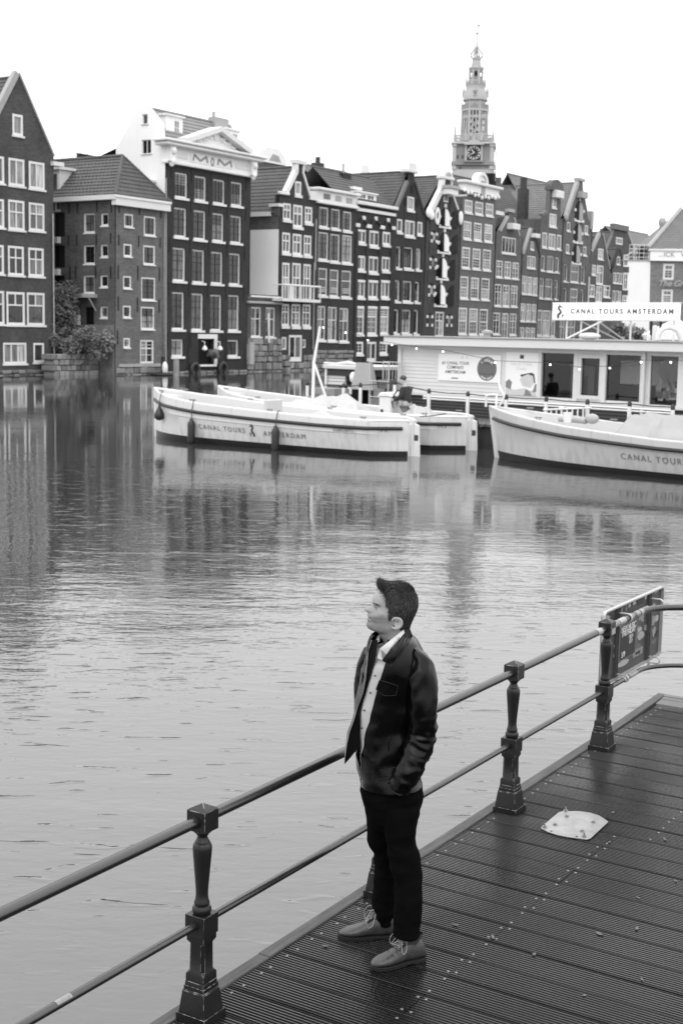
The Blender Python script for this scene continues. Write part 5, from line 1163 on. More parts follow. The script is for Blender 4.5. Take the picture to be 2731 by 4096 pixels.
fl = h.Mi @ onplane(*PX('d5', 1283, 520), h.o + h.y * 4, h.y); f2 = h.Mi @ onplane(*PX('d5', 1283, 235), h.o + h.y * 4, h.y); b = MB(); b.lathe([(.28, fl.z - 3), (.28, f2.z - .95), (.42, f2.z - .65), (.42, f2.z - .3), (.28, f2.z)], 12, c=(fl.x, 4)); b.build('flue', MGREYT, h.root, smooth=40)
# ================================================================== church tower with clock
TD = 255.0
tb = ond(1884, 1340, TD); tc0 = ond(1887, 500, TD)
TM = frame(Vector((tb.x - .6, TD, 0)), (1, -.12, 0))
tower = thing('church_tower', 'pale church tower with clock, open lantern, onion spire and weathervane above the roofs', 'tower', mtx=TM)
TMi = TM.inverted(); tn = TM.to_3x3().col[1]
def TZ(c, y, x=700): return (TMi @ onplane(*PX(c, x, y), TM.translation, tn)).z
def TW(c, x0, x1, y): return abs((TMi @ onplane(*PX(c, x1, y), TM.translation, tn)).x - (TMi @ onplane(*PX(c, x0, y), TM.translation, tn)).x) / 2
MT1 = mat('tower_stone', .24, .75, .3, noise_=(.35, .22), streak=(.8, .8, .2, .1))
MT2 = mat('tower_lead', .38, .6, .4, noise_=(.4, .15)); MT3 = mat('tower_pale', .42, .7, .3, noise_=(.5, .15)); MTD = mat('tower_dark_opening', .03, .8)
MGILT = mat('pale_gilding', .62, .4, .5, metal=.2)
def octl(prof, name, m, n=8, parent=None, smooth=None, rot=22.5):
    b = MB(); rg = [[(r / math.cos(math.pi / n) * math.cos(rad(rot) + 2 * math.pi * k / n), r / math.cos(math.pi / n) * math.sin(rad(rot) + 2 * math.pi * k / n), z) for k in range(n)] for r, z in prof]
    b.loft(rg); return b.build(name, m, parent or tower, smooth=smooth)
w0 = TW('t2', 275, 1125, 1100); zc1 = TZ('t2', 980); zb0 = TZ('t2', 1500)
b = MB(); b.box(-w0 * 1.08, -w0 * 1.08, -1, w0 * 1.08, w0 * 1.08, zb0 - 3); b.build('lower_shaft', MT1, tower)
b = MB(); b.frustum((0, 0), w0 * 1.06, w0 * .98, zb0 - 3, zb0); b.build('skirt', MT2, tower)
# clock stage: square with round corner columns
b = MB(); b.box(-w0 * .92, -w0 * .92, zb0, w0 * .92, w0 * .92, zc1); b.build('clock_stage', MT1, tower)
for sx in (-1, 1):
    for sy in (-1, 1):
        b = MB(); b.lathe([(w0 * .14, zb0), (w0 * .14, zb0 + .5), (w0 * .11, zb0 + .6), (w0 * .11, zc1 - .5), (w0 * .15, zc1 - .4), (w0 * .15, zc1)], 12, c=(sx * w0 * .9, sy * w0 * .9)); b.build('corner_column', MT3, tower, smooth=40)
b = MB(); b.box(-w0 * 1.08, -w0 * 1.08, zc1, w0 * 1.08, w0 * 1.08, zc1 + .35); b.build('cornice', MT3, tower, bevel=.08)
for z_, o_ in ((TZ('t2', 1375), 1.05),): b = MB(); b.box(-w0 * o_, -w0 * o_, z_ - .3, w0 * o_, w0 * o_, z_ + .3); b.build('string_course', MT1, tower)
# clock
zk = TZ('t2', 1160); rk = TW('t2', 628, 900, 1160); xk = (TMi @ onplane(*PX('t2', 763, 1160), TM.translation, tn)).x; yk = -w0 * .92
b = MB(); b.box(xk - rk * 1.02, yk - .35, zk - rk * 1.05, xk + rk * 1.02, yk, zk + rk * 1.05); ck = b.build('clock', MTD, tower)
for sg in (-1, 1): b = MB(); b.box(xk + sg * rk * 1.2 - .16, yk - .4, zk - rk * 1.4, xk + sg * rk * 1.2 + .16, yk - .0, zk + rk * 1.15); b.build('clock_pilaster', MT3, ck)
b = MB(); b.box(xk - rk * 1.5, yk - .9, zk + rk * 1.15, xk + rk * 1.5, yk, zk + rk * 1.4); b.prismy([(xk - rk * 1.5, zk + rk * 1.402), (xk + rk * 1.5, zk + rk * 1.402), (xk, zk + rk * 2.05)], yk - .8, yk); b.build('clock_pediment', MT3, ck)
b = MB(); b.box(xk - rk * 1.5, yk - .9, zk - rk * 1.4, xk + rk * 1.5, yk, zk - rk * 1.16); b.build('clock_ledge', MT1, ck)
b = MB(); rg = [[(xk + k_ * rk * math.cos(a), y2, zk + k_ * rk * math.sin(a)) for a in np.linspace(0, 2 * math.pi, 32, endpoint=False)] for k_, y2 in ((1.0, yk - .36), (1.0, yk - .5), (.93, yk - .5), (.93, yk - .36))]; b.loft(rg, cap=False); b.build('dial_ring', MGILT, ck)
for i in range(12):
    a = rad(30 * i); b = MB(); c_ = Vector((xk + rk * .78 * math.sin(a), yk - .42, zk + rk * .78 * math.cos(a))); u_ = Vector((math.sin(a), 0, math.cos(a))); v_ = Vector((math.cos(a), 0, -math.sin(a)))
    vs = [c_ + u_ * rk * .14 + v_ * rk * .075, c_ + u_ * rk * .14 - v_ * rk * .075, c_ - u_ * rk * .14 - v_ * rk * .055, c_ - u_ * rk * .14 + v_ * rk * .055]
    b.add([(v.x, yk - .46, v.z) for v in vs] + [(v.x, yk - .36, v.z) for v in vs], [(0, 1, 2, 3), (4, 7, 6, 5), (0, 4, 5, 1), (1, 5, 6, 2), (2, 6, 7, 3), (3, 7, 4, 0)]); b.build('numeral', MGILT, ck)
for ang, ln, wd in ((-33, .58, .09), (-118, .85, .06)):
    a = rad(ang); u_ = Vector((math.sin(a), 0, math.cos(a))); v_ = Vector((math.cos(a), 0, -math.sin(a))); c_ = Vector((xk, yk - .5, zk)); b = MB()
    vs = [c_ - u_ * rk * .12 + v_ * rk * wd, c_ - u_ * rk * .12 - v_ * rk * wd, c_ + u_ * rk * ln - v_ * rk * wd * .5, c_ + u_ * rk * ln + v_ * rk * wd * .5]
    b.add([(v.x, yk - .58, v.z) for v in vs] + [(v.x, yk - .5, v.z) for v in vs], [(0, 1, 2, 3), (4, 7, 6, 5), (0, 4, 5, 1), (1, 5, 6, 2), (2, 6, 7, 3), (3, 7, 4, 0)]); b.build('clock_hand', MGILT, ck)
for x_, y_ in ((415, 1190), (515, 1190), (470, 1430)):
    p = TMi @ onplane(*PX('t2', x_, y_), TM.translation + tn * -w0 * .92, tn); b = MB(); b.box(p.x - .14, -w0 * .92 - .03, p.z - .3, p.x + .14, -w0 * .9, p.z + .3); b.build('slit_window', MTD, tower)
# balustrade
zba, zbb = zc1 + .35, TZ('t2', 770)
octl([(w0 * .93, zba), (w0 * .95, zba + .2), (w0 * .95, zba + .35)], 'gallery_floor', MT1)
for k_ in range(8):
    a0, a1 = rad(22.5 + 45 * k_), rad(67.5 + 45 * k_); R_ = w0 * .94 / math.cos(rad(22.5)); p, q = Vector((R_ * math.cos(a0), R_ * math.sin(a0), 0)), Vector((R_ * math.cos(a1), R_ * math.sin(a1), 0))
    b = MB(); b.tube([p + Vector((0, 0, zbb)), q + Vector((0, 0, zbb))], .11, 6); o = b.build('gallery_rail', MT3, tower)
    for t in np.linspace(.08, .92, 10): b = MB(); c_ = p.lerp(q, t); b.box(c_.x - .06, c_.y - .06, zba + .35, c_.x + .06, c_.y + .06, zbb); b.build('baluster', MT3, o)
    b = MB(); b.tube([p + Vector((0, 0, zba + .3)), p + Vector((0, 0, zbb + .2))], .2, 8); b.tube([p + Vector((0, 0, zbb + .2)), p + Vector((0, 0, zbb + 2.0))], [.16, .05], 6); b.build('pinnacle', MT3, tower)
# lantern stage
zl0, zl1 = zba + .35, TZ('t2', 265); wl0, wl1 = TW('t2', 440, 1000, 720), TW('t2', 465, 1005, 260)
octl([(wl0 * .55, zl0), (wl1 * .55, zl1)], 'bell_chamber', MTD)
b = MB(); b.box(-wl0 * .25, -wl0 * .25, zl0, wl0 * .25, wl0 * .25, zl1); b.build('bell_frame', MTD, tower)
for k_ in range(8):
    for t in (0, .34, .66):
        a0, a1 = rad(22.5 + 45 * k_), rad(67.5 + 45 * k_); cc_ = math.cos(rad(22.5))
        pa = Vector((math.cos(a0), math.sin(a0), 0)).lerp(Vector((math.cos(a1), math.sin(a1), 0)), t) / cc_
        r_ = .27 if t == 0 else .16
        b = MB(); b.tube([pa * wl0 * .95 + Vector((0, 0, zl0)), pa * wl1 * .95 + Vector((0, 0, zl1 + .3))], r_, 6); b.build('lantern_pier', MT3, tower, smooth=50)
zmid_ = zl0 + (zl1 - zl0) * .78
octl([(wl1 * .9, zmid_), (wl1 * .97, zmid_), (wl1 * .97, zmid_ + .5), (wl1 * .9, zmid_ + .5)], 'lantern_band', MT3)
for k_ in range(8):
    a = rad(45 * k_); d_ = Vector((math.cos(a), math.sin(a), 0)); s_ = Vector((-math.sin(a), math.cos(a), 0))
    for j_, sc_ in ((-1, .62), (0, .75), (1, .62)):
        b = MB(); z0_ = zl0 + .3; r0_ = .17 + .06 * ((k_ + j_) % 2); c_ = d_ * wl0 * .80 + s_ * j_ * wl0 * .24
        for q_ in range(3): zz = z0_ + .4 + q_ * (zl1 - zl0) * .22 + .25 * ((k_ * 2 + j_) % 3); b.lathe([(.05, .5), (.12, .42), (r0_ * .75, .15), (r0_, -.15), (r0_ * 1.15, -.26)], 10, c=(c_.x, c_.y), z0=zz)
        b.build('carillon_bell', MGILT, tower, smooth=50, kind='stuff')
octl([(wl1 * .98, zl1), (wl1 * 1.06, zl1 + .12), (wl1 * 1.06, zl1 + .45)], 'lantern_cornice', MT3)
for k_ in range(8):
    a = rad(45 * k_); M_ = Matrix.Rotation(a + rad(90), 4, 'Z'); b = MB(); hw_ = wl1 * 1.06 * math.tan(rad(22.5)); zz = zl1 + .45
    b.prismy([(-hw_, zz), (hw_, zz), (0, zz + 1.05)], -wl1 * 1.05, -wl1 * .5); b.xf(M_); b.build('gablet', MT1, tower)
    p = Vector((wl1 * 1.12 * math.cos(a + rad(22.5)), wl1 * 1.12 * math.sin(a + rad(22.5)), zz)); b = MB(); b.tube([p, p + Vector((0, 0, 1.5))], [.12, .03], 6); b.build('pinnacle', MT3, tower)
# upper domes
Z = lambda y: TZ('t1', y, 790); Wd = lambda x0, x1, y: TW('t1', x0, x1, y)
octl([(wl1 * .96, zl1 + .45), (Wd(530, 950, 1830), Z(1830)), (Wd(515, 945, 1720), Z(1720)), (Wd(485, 995, 1690), Z(1690)), (Wd(490, 995, 1640), Z(1640)), (Wd(505, 985, 1560), Z(1560)), (Wd(545, 950, 1480), Z(1480)), (Wd(550, 945, 1430), Z(1430)), (Wd(548, 955, 1380), Z(1380))], 'bulbous_dome', MT2, smooth=25)
for k_ in range(4):
    a = rad(-90 + 90 * k_); r_ = Wd(495, 1000, 1560); b = MB(); b.box(-.22, -.25, -.5, .22, .3, .4); b.prismy([(-.36, .4), (.36, .4), (0, 1.0)], -.27, .25); b.xf(Matrix.Translation((r_ * .97 * math.cos(a), r_ * .97 * math.sin(a), Z(1560))) @ Matrix.Rotation(a + rad(90), 4, 'Z')); o = b.build('dome_dormer', MT3, tower)
    b = MB(); b.box(-.12, -.265, -.35, .12, -.252, .25); b.xf(Matrix.Translation((r_ * .97 * math.cos(a), r_ * .97 * math.sin(a), Z(1560))) @ Matrix.Rotation(a + rad(90), 4, 'Z')); b.build('dormer_opening', MTD, o)
wg = Wd(555, 960, 1330); octl([(wg, Z(1385)), (wg, Z(1370))], 'upper_gallery_floor', MT1)
for k_ in range(8):
    a0, a1 = rad(22.5 + 45 * k_), rad(67.5 + 45 * k_); R_ = wg / math.cos(rad(22.5)); p, q = Vector((R_ * math.cos(a0), R_ * math.sin(a0), 0)), Vector((R_ * math.cos(a1), R_ * math.sin(a1), 0))
    b = MB(); b.tube([p + Vector((0, 0, Z(1290))), q + Vector((0, 0, Z(1290)))], .07, 6)
    for t in np.linspace(.1, .9, 7): c_ = p.lerp(q, t); b.box(c_.x - .045, c_.y - .045, Z(1375), c_.x + .045, c_.y + .045, Z(1290))
    b.build('upper_gallery_rail', MT3, tower, kind='stuff'); b = MB(); b.tube([p + Vector((0, 0, Z(1380))), p + Vector((0, 0, Z(1270))), p + Vector((0, 0, Z(1100)))], [.12, .10, .03], 6); b.build('pinnacle', MT3, tower)
wu = Wd(625, 905, 1150)
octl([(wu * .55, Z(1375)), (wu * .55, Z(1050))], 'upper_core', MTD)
for k_ in range(8):
    a = rad(22.5 + 45 * k_); p = Vector((wu * 1.02 * math.cos(a), wu * 1.02 * math.sin(a), 0)); b = MB(); b.tube([p + Vector((0, 0, Z(1375))), p + Vector((0, 0, Z(1055)))], .2, 6); b.build('upper_pier', MT3, tower)
octl([(wu * .95, Z(1200)), (wu * 1.0, Z(1200)), (wu * 1.0, Z(1375))], 'upper_parapet', MT1)
octl([(wu * .9, Z(1090)), (wu * 1.0, Z(1060)), (wu * 1.12, Z(1030)), (wu * 1.12, Z(1005)), (Wd(655, 880, 985), Z(985)), (Wd(690, 855, 860), Z(860)), (Wd(680, 870, 820), Z(820)), (Wd(680, 870, 805), Z(805))], 'crown_roof', MT2, smooth=25)
for k_ in range(8):
    a = rad(22.5 + 45 * k_); p = Vector((wu * 1.15 * math.cos(a), wu * 1.15 * math.sin(a), 0)); b = MB(); b.tube([p + Vector((0, 0, Z(1010))), p + Vector((0, 0, Z(870)))], [.09, .025], 6); b.build('pinnacle', MT3, tower)
    pts = [(Wd(690, 860, 800), Z(800)), (Wd(645, 925, 760), Z(760)), (Wd(650, 920, 720), Z(720)), (Wd(710, 855, 640), Z(640)), (Wd(765, 820, 560), Z(560)), (.08, Z(520))]
    b = MB(); b.tube([(r_ * math.cos(a), r_ * math.sin(a), z_) for r_, z_ in pts], [.10, .10, .10, .10, .11, .09], 6); b.build('crown_rib', MT2, tower, smooth=50)
octl([(.2, Z(805)), (.2, Z(600)), (.2, Z(530)), (.12, Z(480)), (.08, Z(300)), (.26, Z(285)), (.28, Z(268)), (.15, Z(255)), (.04, Z(250)), (.035, Z(0))], 'spire', MT2, smooth=40)
b = MB(); b.box(-.1, -.05, Z(145), .5, .05, Z(95)); b.build('weathervane', MT2, tower)
# church roof below the tower
chz = TZ('t2', 1600); b = MB(); b.box(-w0 * 1.6, -w0 * .6, 0, w0 * 1.3, w0 * 3, chz - 3); nav = b.build('church_nave', brick('church', .14), tower); b = MB(); b.add([(-w0 * 2.2, -w0, chz - 6), (w0 * 1.4, -w0, chz - 6), (w0 * 1.4, w0 * .3, chz), (-w0 * 2.2, w0 * .3, chz)], [(0, 1, 2, 3)]); b.build('nave_roof', MROOF, tower)
# land behind the row
b = MB(); gp = [OH + EH * -60 + IH * 4, OH + EH * 66 + IH * 4, OH + EH * 66 - IH * 3 + Vector((8, 0, 0)), Vector((60, 151, 0)), Vector((700, 151, 0)), Vector((900, 1600, 0)), Vector((-900, 1600, 0)), Vector((-900, 60, 0))]
b.prism([(p.x, p.y) for p in gp], -1, 1.0); b.build('ground', mat('paving', .12, .8, .3, noise_=(.3, .3)), kind='structure')
# ================================================================== floating ticket office, pontoon and boats
TK = Vector((.735, -.678, 0)).normalized(); NK = Vector((.678, .735, 0)).normalized()
MCLAP = mat('white_boarding', .63, .5, .4, noise_=(.8, .06), streak=(1, 1, 3, .05))
MHULLD = mat('dark_hull_boarding', .03, .55, .4, noise_=(1.5, .3))
MCONC = mat('wet_concrete', .045, .7, .4, noise_=(1.5, .5), streak=(4, 4, .6, .5))
MVINYL = mat('white_poster', .82, .4, .5); MINK = mat('poster_ink', .045, .5); MGREYP = mat('poster_grey', .2, .5, noise_=(3, .2)); MPALE = mat('poster_pale_grey', .55, .5, noise_=(4, .15))
def thin_glass():
    m = bpy.data.materials.new('shop_glass'); m.use_nodes = True; N = m.node_tree.nodes; L = m.node_tree.links; N.clear()
    fr = N.new('ShaderNodeFresnel'); fr.inputs[0].default_value = 1.6; tr = N.new('ShaderNodeBsdfTransparent'); tr.inputs[0].default_value = (.8, .8, .8, 1); gl = N.new('ShaderNodeBsdfGlossy'); gl.inputs['Roughness'].default_value = .02
    mx = N.new('ShaderNodeMixShader'); L.new(fr.outputs[0], mx.inputs[0]); L.new(tr.outputs[0], mx.inputs[1]); L.new(gl.outputs[0], mx.inputs[2])
    o = N.new('ShaderNodeOutputMaterial'); L.new(mx.outputs[0], o.inputs[0]); return m
MSHOP = thin_glass()
KP = NK * 35.6
k0 = onplane(*PX('d6', 135, 690), KP, NK)
KM = frame(Vector((k0.x, k0.y, 0)), TK); KMi = KM.inverted()
def KUV(c, x, y, d=0.0):
    p = KMi @ onplane(*PX(c, x, y), KP + NK * d, NK); return p.x, p.z
def krect(c, x0, y0, x1, y1, d=0.0):
    xm, ym = (x0 + x1) / 2, (y0 + y1) / 2; return KUV(c, x0, ym, d)[0], KUV(c, xm, y1, d)[1], KUV(c, x1, ym, d)[0], KUV(c, xm, y0, d)[1]
kiosk = thing('ticket_office', 'white boarded floating ticket office with posters and big shop windows', 'ticket office', mtx=KM)
ztop = (KUV('d6', 90, 108)[1] + KUV('d7', 1568, 192)[1]) / 2; zfb = (KUV('d6', 90, 192)[1] + KUV('d7', 1568, 288)[1]) / 2; zwb = (KUV('d6', 135, 690)[1] + KUV('d7', 760, 768)[1]) / 2
KL = 15.0; KD = 4.5
# wall with openings
op = [krect('d7', 165, 278, 488, 712), krect('d7', 525, 295, 775, 735), krect('d7', 802, 300, 1148, 775), krect('d7', 1240, 315, 1512, 798)]
zo0 = sum(o[1] for o in op[:3]) / 3; zo1 = sum(o[3] for o in op[:3]) / 3
b = MB(); xs_ = [op[0][0] - .12]
nb = 13; bh = (zfb - zwb) / nb
for i in range(nb):                                         # lapped boards on the blank stretch
    z0_ = zwb + i * bh; bb = MB(); x1_ = KUV('d6', 1222, 500)[0]
    bb.add([(0, -.03, z0_), (x1_, -.03, z0_), (x1_, -.012, z0_ + bh), (0, -.012, z0_ + bh), (0, .02, z0_), (x1_, .02, z0_), (x1_, .02, z0_ + bh), (0, .02, z0_ + bh)], [(0, 1, 2, 3), (1, 5, 6, 2), (4, 0, 3, 7), (0, 4, 5, 1), (3, 2, 6, 7)])
    bb.build('wall_board', MCLAP, kiosk)
    bb = MB(); bb.add([(-.03, KD, z0_), (-.03, -.03, z0_), (-.012, -.012, z0_ + bh), (-.012, KD, z0_ + bh)], [(0, 1, 2, 3)]); bb.build('wall_board', MCLAP, kiosk)
xb = KUV('d6', 1222, 500)[0]
cuts = [xb]
for o in op: cuts += [o[0], o[2]]
cuts.append(KL)
b = MB()
b.box(cuts[0], -.02, zwb, cuts[1], .08, zfb)
for i in range(4):
    o = op[i]; b.box(o[0], -.02, zwb, o[2], .08, zo0 if i < 3 else zwb + .02); b.box(o[0], -.02, zo1, o[2], .08, zfb); b.box(o[2], -.02, zwb, cuts[3 + 2 * i] if i < 3 else KL, .08, zfb)
b.build('shop_front', MCLAP, kiosk)
for i, o in enumerate(op):
    g = MB(); z0_ = zo0 if i < 3 else zwb + .02; g.quad((o[0], .03, z0_), (o[2], .03, z0_), (o[2], .03, zo1), (o[0], .03, zo1)); g.build('window_pane', MSHOP, kiosk)
    if i == 1:
        f = MB(); w_ = .12; f.box(o[0], -.06, z0_, o[0] + w_, .02, zo1); f.box(o[2] - w_, -.06, z0_, o[2], .02, zo1); f.box(o[0] + w_, -.06, z0_, o[2] - w_, .02, z0_ + w_); f.box(o[0] + w_, -.06, zo1 - w_, o[2] - w_, .02, zo1); f.build('window_frame', MCLAP, kiosk)
for x_, w_ in ((KUV('d6', 1222, 500)[0], .14), (KUV('d7', 150, 500)[0], .12), (KUV('d7', 508, 500)[0], .16), (KUV('d7', 785, 500)[0], .16), (KUV('d7', 1168, 500)[0], .12)): b = MB(); b.box(x_ - w_ / 2, -.07, zwb, x_ + w_ / 2, -.022, zfb); b.build('pilaster', MCLAP, kiosk)
b = MB(); b.box(-.45, -.45, zfb, KL, KD + .4, ztop); b.build('roof_fascia', MCLAP, kiosk, bevel=.02)
b = MB(); b.box(-.5, -.5, ztop + .002, KL, KD + .45, ztop + .04); b.build('roof_edge', MGREYT, kiosk)
b = MB(); b.box(-.08, -.09, zfb - .12, KL, -.035, zfb - .002); b.build('frieze', MCLAP, kiosk)
b = MB(); b.box(-.05, -.12, zwb - .1, KL, -.03, zwb); b.build('base_trim', MCLAP, kiosk, bevel=.01)
b = MB(); b.box(-.08, -.10, zfb - .0, .06, .02, zwb); b.xf(Matrix.Identity(4)); b.build('corner_trim', MCLAP, kiosk)
b = MB(); b.box(-.03, 0.02, .7, KL, KD, zwb); b.build('base_hull', MHULLD, kiosk)
for i in range(6):
    z0_ = .72 + i * (zwb - .1 - .72) / 6; b = MB(); b.box(-.05, -.03, z0_, KL, .02, z0_ + (zwb - .82) / 6 - .025); b.build('hull_board', MHULLD, kiosk)
    b = MB(); b.box(-.04, -.02, z0_ + (zwb - .82) / 6 - .025, KL, .02, z0_ + (zwb - .82) / 6); b.build('hull_batten', mat('hull_batten', .12, .6), kiosk)
b = MB(); b.box(0, KD - .1, zwb, KL, KD, zfb); b.build('back_wall', MCLAP, kiosk); b = MB(); b.box(KL - .1, 0, zwb, KL, KD, zfb); b.build('end_wall', MCLAP, kiosk); b = MB(); b.box(-.01, .02, zwb - .02, KL, KD - .1, zwb + .02); b.build('floor', MHULLD, kiosk)
b = MB(); b.box(.0, .1, zfb - .05, KL, KD, zfb - .01); b.build('ceiling', MHULLD, kiosk); b = MB(); b.box(xb, .1, zwb, xb + .08, KD, zfb); b.build('partition', MHULLD, kiosk)
o = op[0]; dx = o[2] - o[0]; b = MB(); b.box(o[0] + dx * .12, 1.4, zwb, o[0] + dx * .33, 1.5, zo1 - .35); b.box(o[0] + dx * .66, 1.4, zwb, o[0] + dx * .86, 1.5, zo1 - .35); b.box(o[0] + dx * .33, 1.4, zo1 - .7, o[0] + dx * .66, 1.5, zo1 - .35); b.build('inner_door_frame', MGREYP, kiosk)
b = MB(); b.box(op[1][0] + .9, .95, zwb + .55, op[3][2], 1.05, zfb - .3); b.build('reflection_panel', MCLAP, kiosk); b = MB(); b.box(op[2][0] - .5, .6, zwb, op[2][2], .9, zwb + .5); b.build('counter', MHULLD, kiosk)  # white panel added behind the glass, standing in for reflected boarding
b = MB(); b.box(op[1][0] + .2, 1.5, zwb, op[1][0] + .55, 2.3, zfb - .1); b.build('inner_post', MHULLD, kiosk)
rk_ = random.Random(5)
for i in range(14):
    x_ = rk_.uniform(op[3][0] + .05, op[3][2] - .3); z_ = rk_.uniform(zwb + .1, zo1 - .9); b = MB(); b.box(x_, .25, z_, x_ + rk_.uniform(.12, .3), .27, z_ + rk_.uniform(.12, .26)); b.build('display_card', [MPALE, MGREYP, MVINYL][i % 3], kiosk)
b = MB(); c_ = ((op[3][0] + op[3][2]) / 2 + .15, zo1 - .42); rg = [[(c_[0] + .36 * math.cos(a), y_, c_[1] + .36 * math.sin(a)) for a in np.linspace(0, 2 * math.pi, 24, endpoint=False)] for y_ in (.05, .055)]; b.loft(rg); b.build('round_sticker', MGREYP, kiosk)
b = MB(); x_ = KUV('d7', 1195, 500)[0]; b.tube([(x_, -.14, zfb + .1), (x_, -.14, .8)], .05, 8); b.build('downpipe', MCLAP, kiosk, smooth=40)
# posters (flat print on thin boards, on the ticket office wall)
def KT(x, z, d): return KM @ Matrix.Translation((x, d, z)) @ Matrix.Rotation(rad(90), 4, 'X')
p1 = krect('d6', 540, 308, 1192, 592); b = MB(); b.box(p1[0], -.06, p1[1], p1[2], -.032, p1[3]); po = b.build('tour_poster', MVINYL, kiosk)
pw, ph = p1[2] - p1[0], p1[3] - p1[1]
for t_, v in (('#1 CANAL TOUR', .66), ('COMPANY', .5), ('AMSTERDAM', .33)): place_text('lettering', t_, ph * .165, MINK, KT(p1[0] + pw * .28, p1[1] + ph * v, -.0615), po, depth=.001, bold=.002)
place_text('lettering', 'A     f', ph * .11, MINK, KT(p1[0] + pw * .42, p1[1] + ph * .88, -.0615), po, depth=.001)
b = MB(); b.box(p1[0] + pw * .22, -.063, p1[1] + ph * .08, p1[0] + pw * .33, -.0605, p1[1] + ph * .13); b.build('logo_bar', MGREYP, po)
cx_, cz_ = p1[0] + pw * .785, p1[1] + ph * .5; b = MB(); rg = [[(cx_ + r_ * math.cos(a), y_, cz_ + r_ * math.sin(a)) for a in np.linspace(0, 2 * math.pi, 32, endpoint=False)] for r_, y_ in ((ph * .44, -.0605), (ph * .44, -.064))]; b.loft(rg); b.build('round_badge', mat('badge_grey', .13, .5), po)
for dz in (.17, -.2): b = MB(); b.box(cx_ - ph * .38, -.0655, cz_ + ph * dz, cx_ + ph * .38, -.0642, cz_ + ph * (dz + .02)); b.build('badge_line', MINK, po)
def arc_text(s, cx, cz, r, size, m, d, parent, a0, a1, inv=False):
    for i, ch in enumerate(s):
        if ch == ' ': continue
        a = rad(a0 + (a1 - a0) * i / (len(s) - 1)); rot = (a + math.pi / 2) if inv else (a - math.pi / 2)
        place_text('lettering', ch, size, m, KT(cx + r * math.cos(a), cz + r * math.sin(a), d) @ Matrix.Rotation(rot, 4, 'Z'), parent, depth=.001, bold=.002)
arc_text('1-HOUR', cx_, cz_, ph * .32, ph * .16, MVINYL, -.0655, po, 138, 42); arc_text('OPEN BOAT', cx_, cz_, ph * .37, ph * .09, MVINYL, -.0655, po, 232, 308, True)
p2 = (KUV('d6', 1240, 500)[0], (KUV('d6', 1400, 735)[1]), KUV('d7', 132, 500)[0], KUV('d6', 1400, 285)[1]); b = MB(); b.box(p2[0], -.06, p2[1], p2[2], -.023, p2[3]); po = b.build('info_poster', MVINYL, kiosk); pw, ph = p2[2] - p2[0], p2[3] - p2[1]
place_text('lettering', 'Info & Ticket', ph * .115, MPALE, KT(p2[0] + pw * .5, p2[1] + ph * .73, -.0615), po, depth=.001); place_text('lettering', 'Desks', ph * .115, MPALE, KT(p2[0] + pw * .5, p2[1] + ph * .62, -.0615), po, depth=.001)
b = MB(); b.box(p2[0] + pw * .44, -.0625, p2[1] + ph * .85, p2[0] + pw * .56, -.0602, p2[1] + ph * .94); b.build('logo_square', MINK, po)
def flatpoly(pts, m, d, name, parent): b = MB(); b.prismy([(p2[0] + pw * u, p2[1] + ph * v) for u, v in pts], d - .0012, d); return b.build(name, m, parent)
flatpoly([(.02, .0), (.98, .0), (.98, .16), (.8, .12), (.6, .17), (.3, .12), (.02, .18)], MPALE, -.0603, 'poster_picture', po); flatpoly([(.02, .18), (.02, .3), (.12, .37), (.22, .3), (.18, .12)], MGREYP, -.0605, 'poster_picture', po)
flatpoly([(.46, .48), (.82, .54), (.9, .5), (.94, .3), (.9, .3), (.86, .46), (.7, .5), (.5, .43)], MINK, -.0606, 'poster_picture', po); flatpoly([(.46, .36), (.5, .43), (.7, .5), (.86, .46), (.9, .3), (.8, .18), (.55, .22)], MPALE, -.0604, 'poster_picture', po); flatpoly([(.6, .0), (.65, .16), (.78, .1), (.85, .0)], MGREYP, -.0607, 'poster_picture', po); flatpoly([(.93, .28), (.98, .28), (.98, .1), (.86, .08)], MGREYP, -.0608, 'poster_picture', po)
# seahorse emblem as flat pieces (x right, y up, unit height)
def seahorse():
    spine = [(-.30, .62), (-.12, .80), (.08, .78), (.16, .62), (.06, .44), (-.12, .28), (-.2, .1), (-.12, -.1), (.02, -.2), (.04, -.4), (-.02, -.5)]
    wd = [.03, .07, .10, .10, .09, .10, .12, .13, .12, .09, .06]
    spine = [(-.34, .56), (-.2, .66), (-.02, .70), (.10, .60), (.06, .42), (-.10, .26), (-.14, .08), (.0, -.08), (.14, -.24), (.10, -.42), (.02, -.5)]
    wd = [.025, .06, .10, .11, .10, .105, .12, .13, .125, .12, .12]
    pol = []
    L_, R_ = [], []
    for i, (x, y) in enumerate(spine):
        a = Vector(spine[max(0, i - 1)]); c = Vector(spine[min(len(spine) - 1, i + 1)]); t = (c - a).normalized(); n = Vector((-t.y, t.x)) * wd[i]; L_.append((x + n.x, y + n.y)); R_.append((x - n.x, y - n.y))
    quads = [[L_[i], L_[i + 1], R_[i + 1], R_[i]] for i in range(len(spine) - 1)]
    for k_ in (-.12, -.02, .08): quads.append([(k_ - .03, .80), (k_ + .03, .80), (k_ + .06, .93), (k_ + .02, .93)])
    quads += [[(-.42, -.5), (-.32, -.5), (-.26, -.3), (-.36, -.28)], [(-.36, -.28), (-.26, -.3), (-.22, -.16), (-.44, -.12)], [(-.44, -.12), (-.36, -.28), (-.5, -.16), (-.5, -.1)]]
    return quads
SEA = seahorse()
def conform(me, fn):
    for v in me.vertices: v.co = fn(v.co)
    me.update()
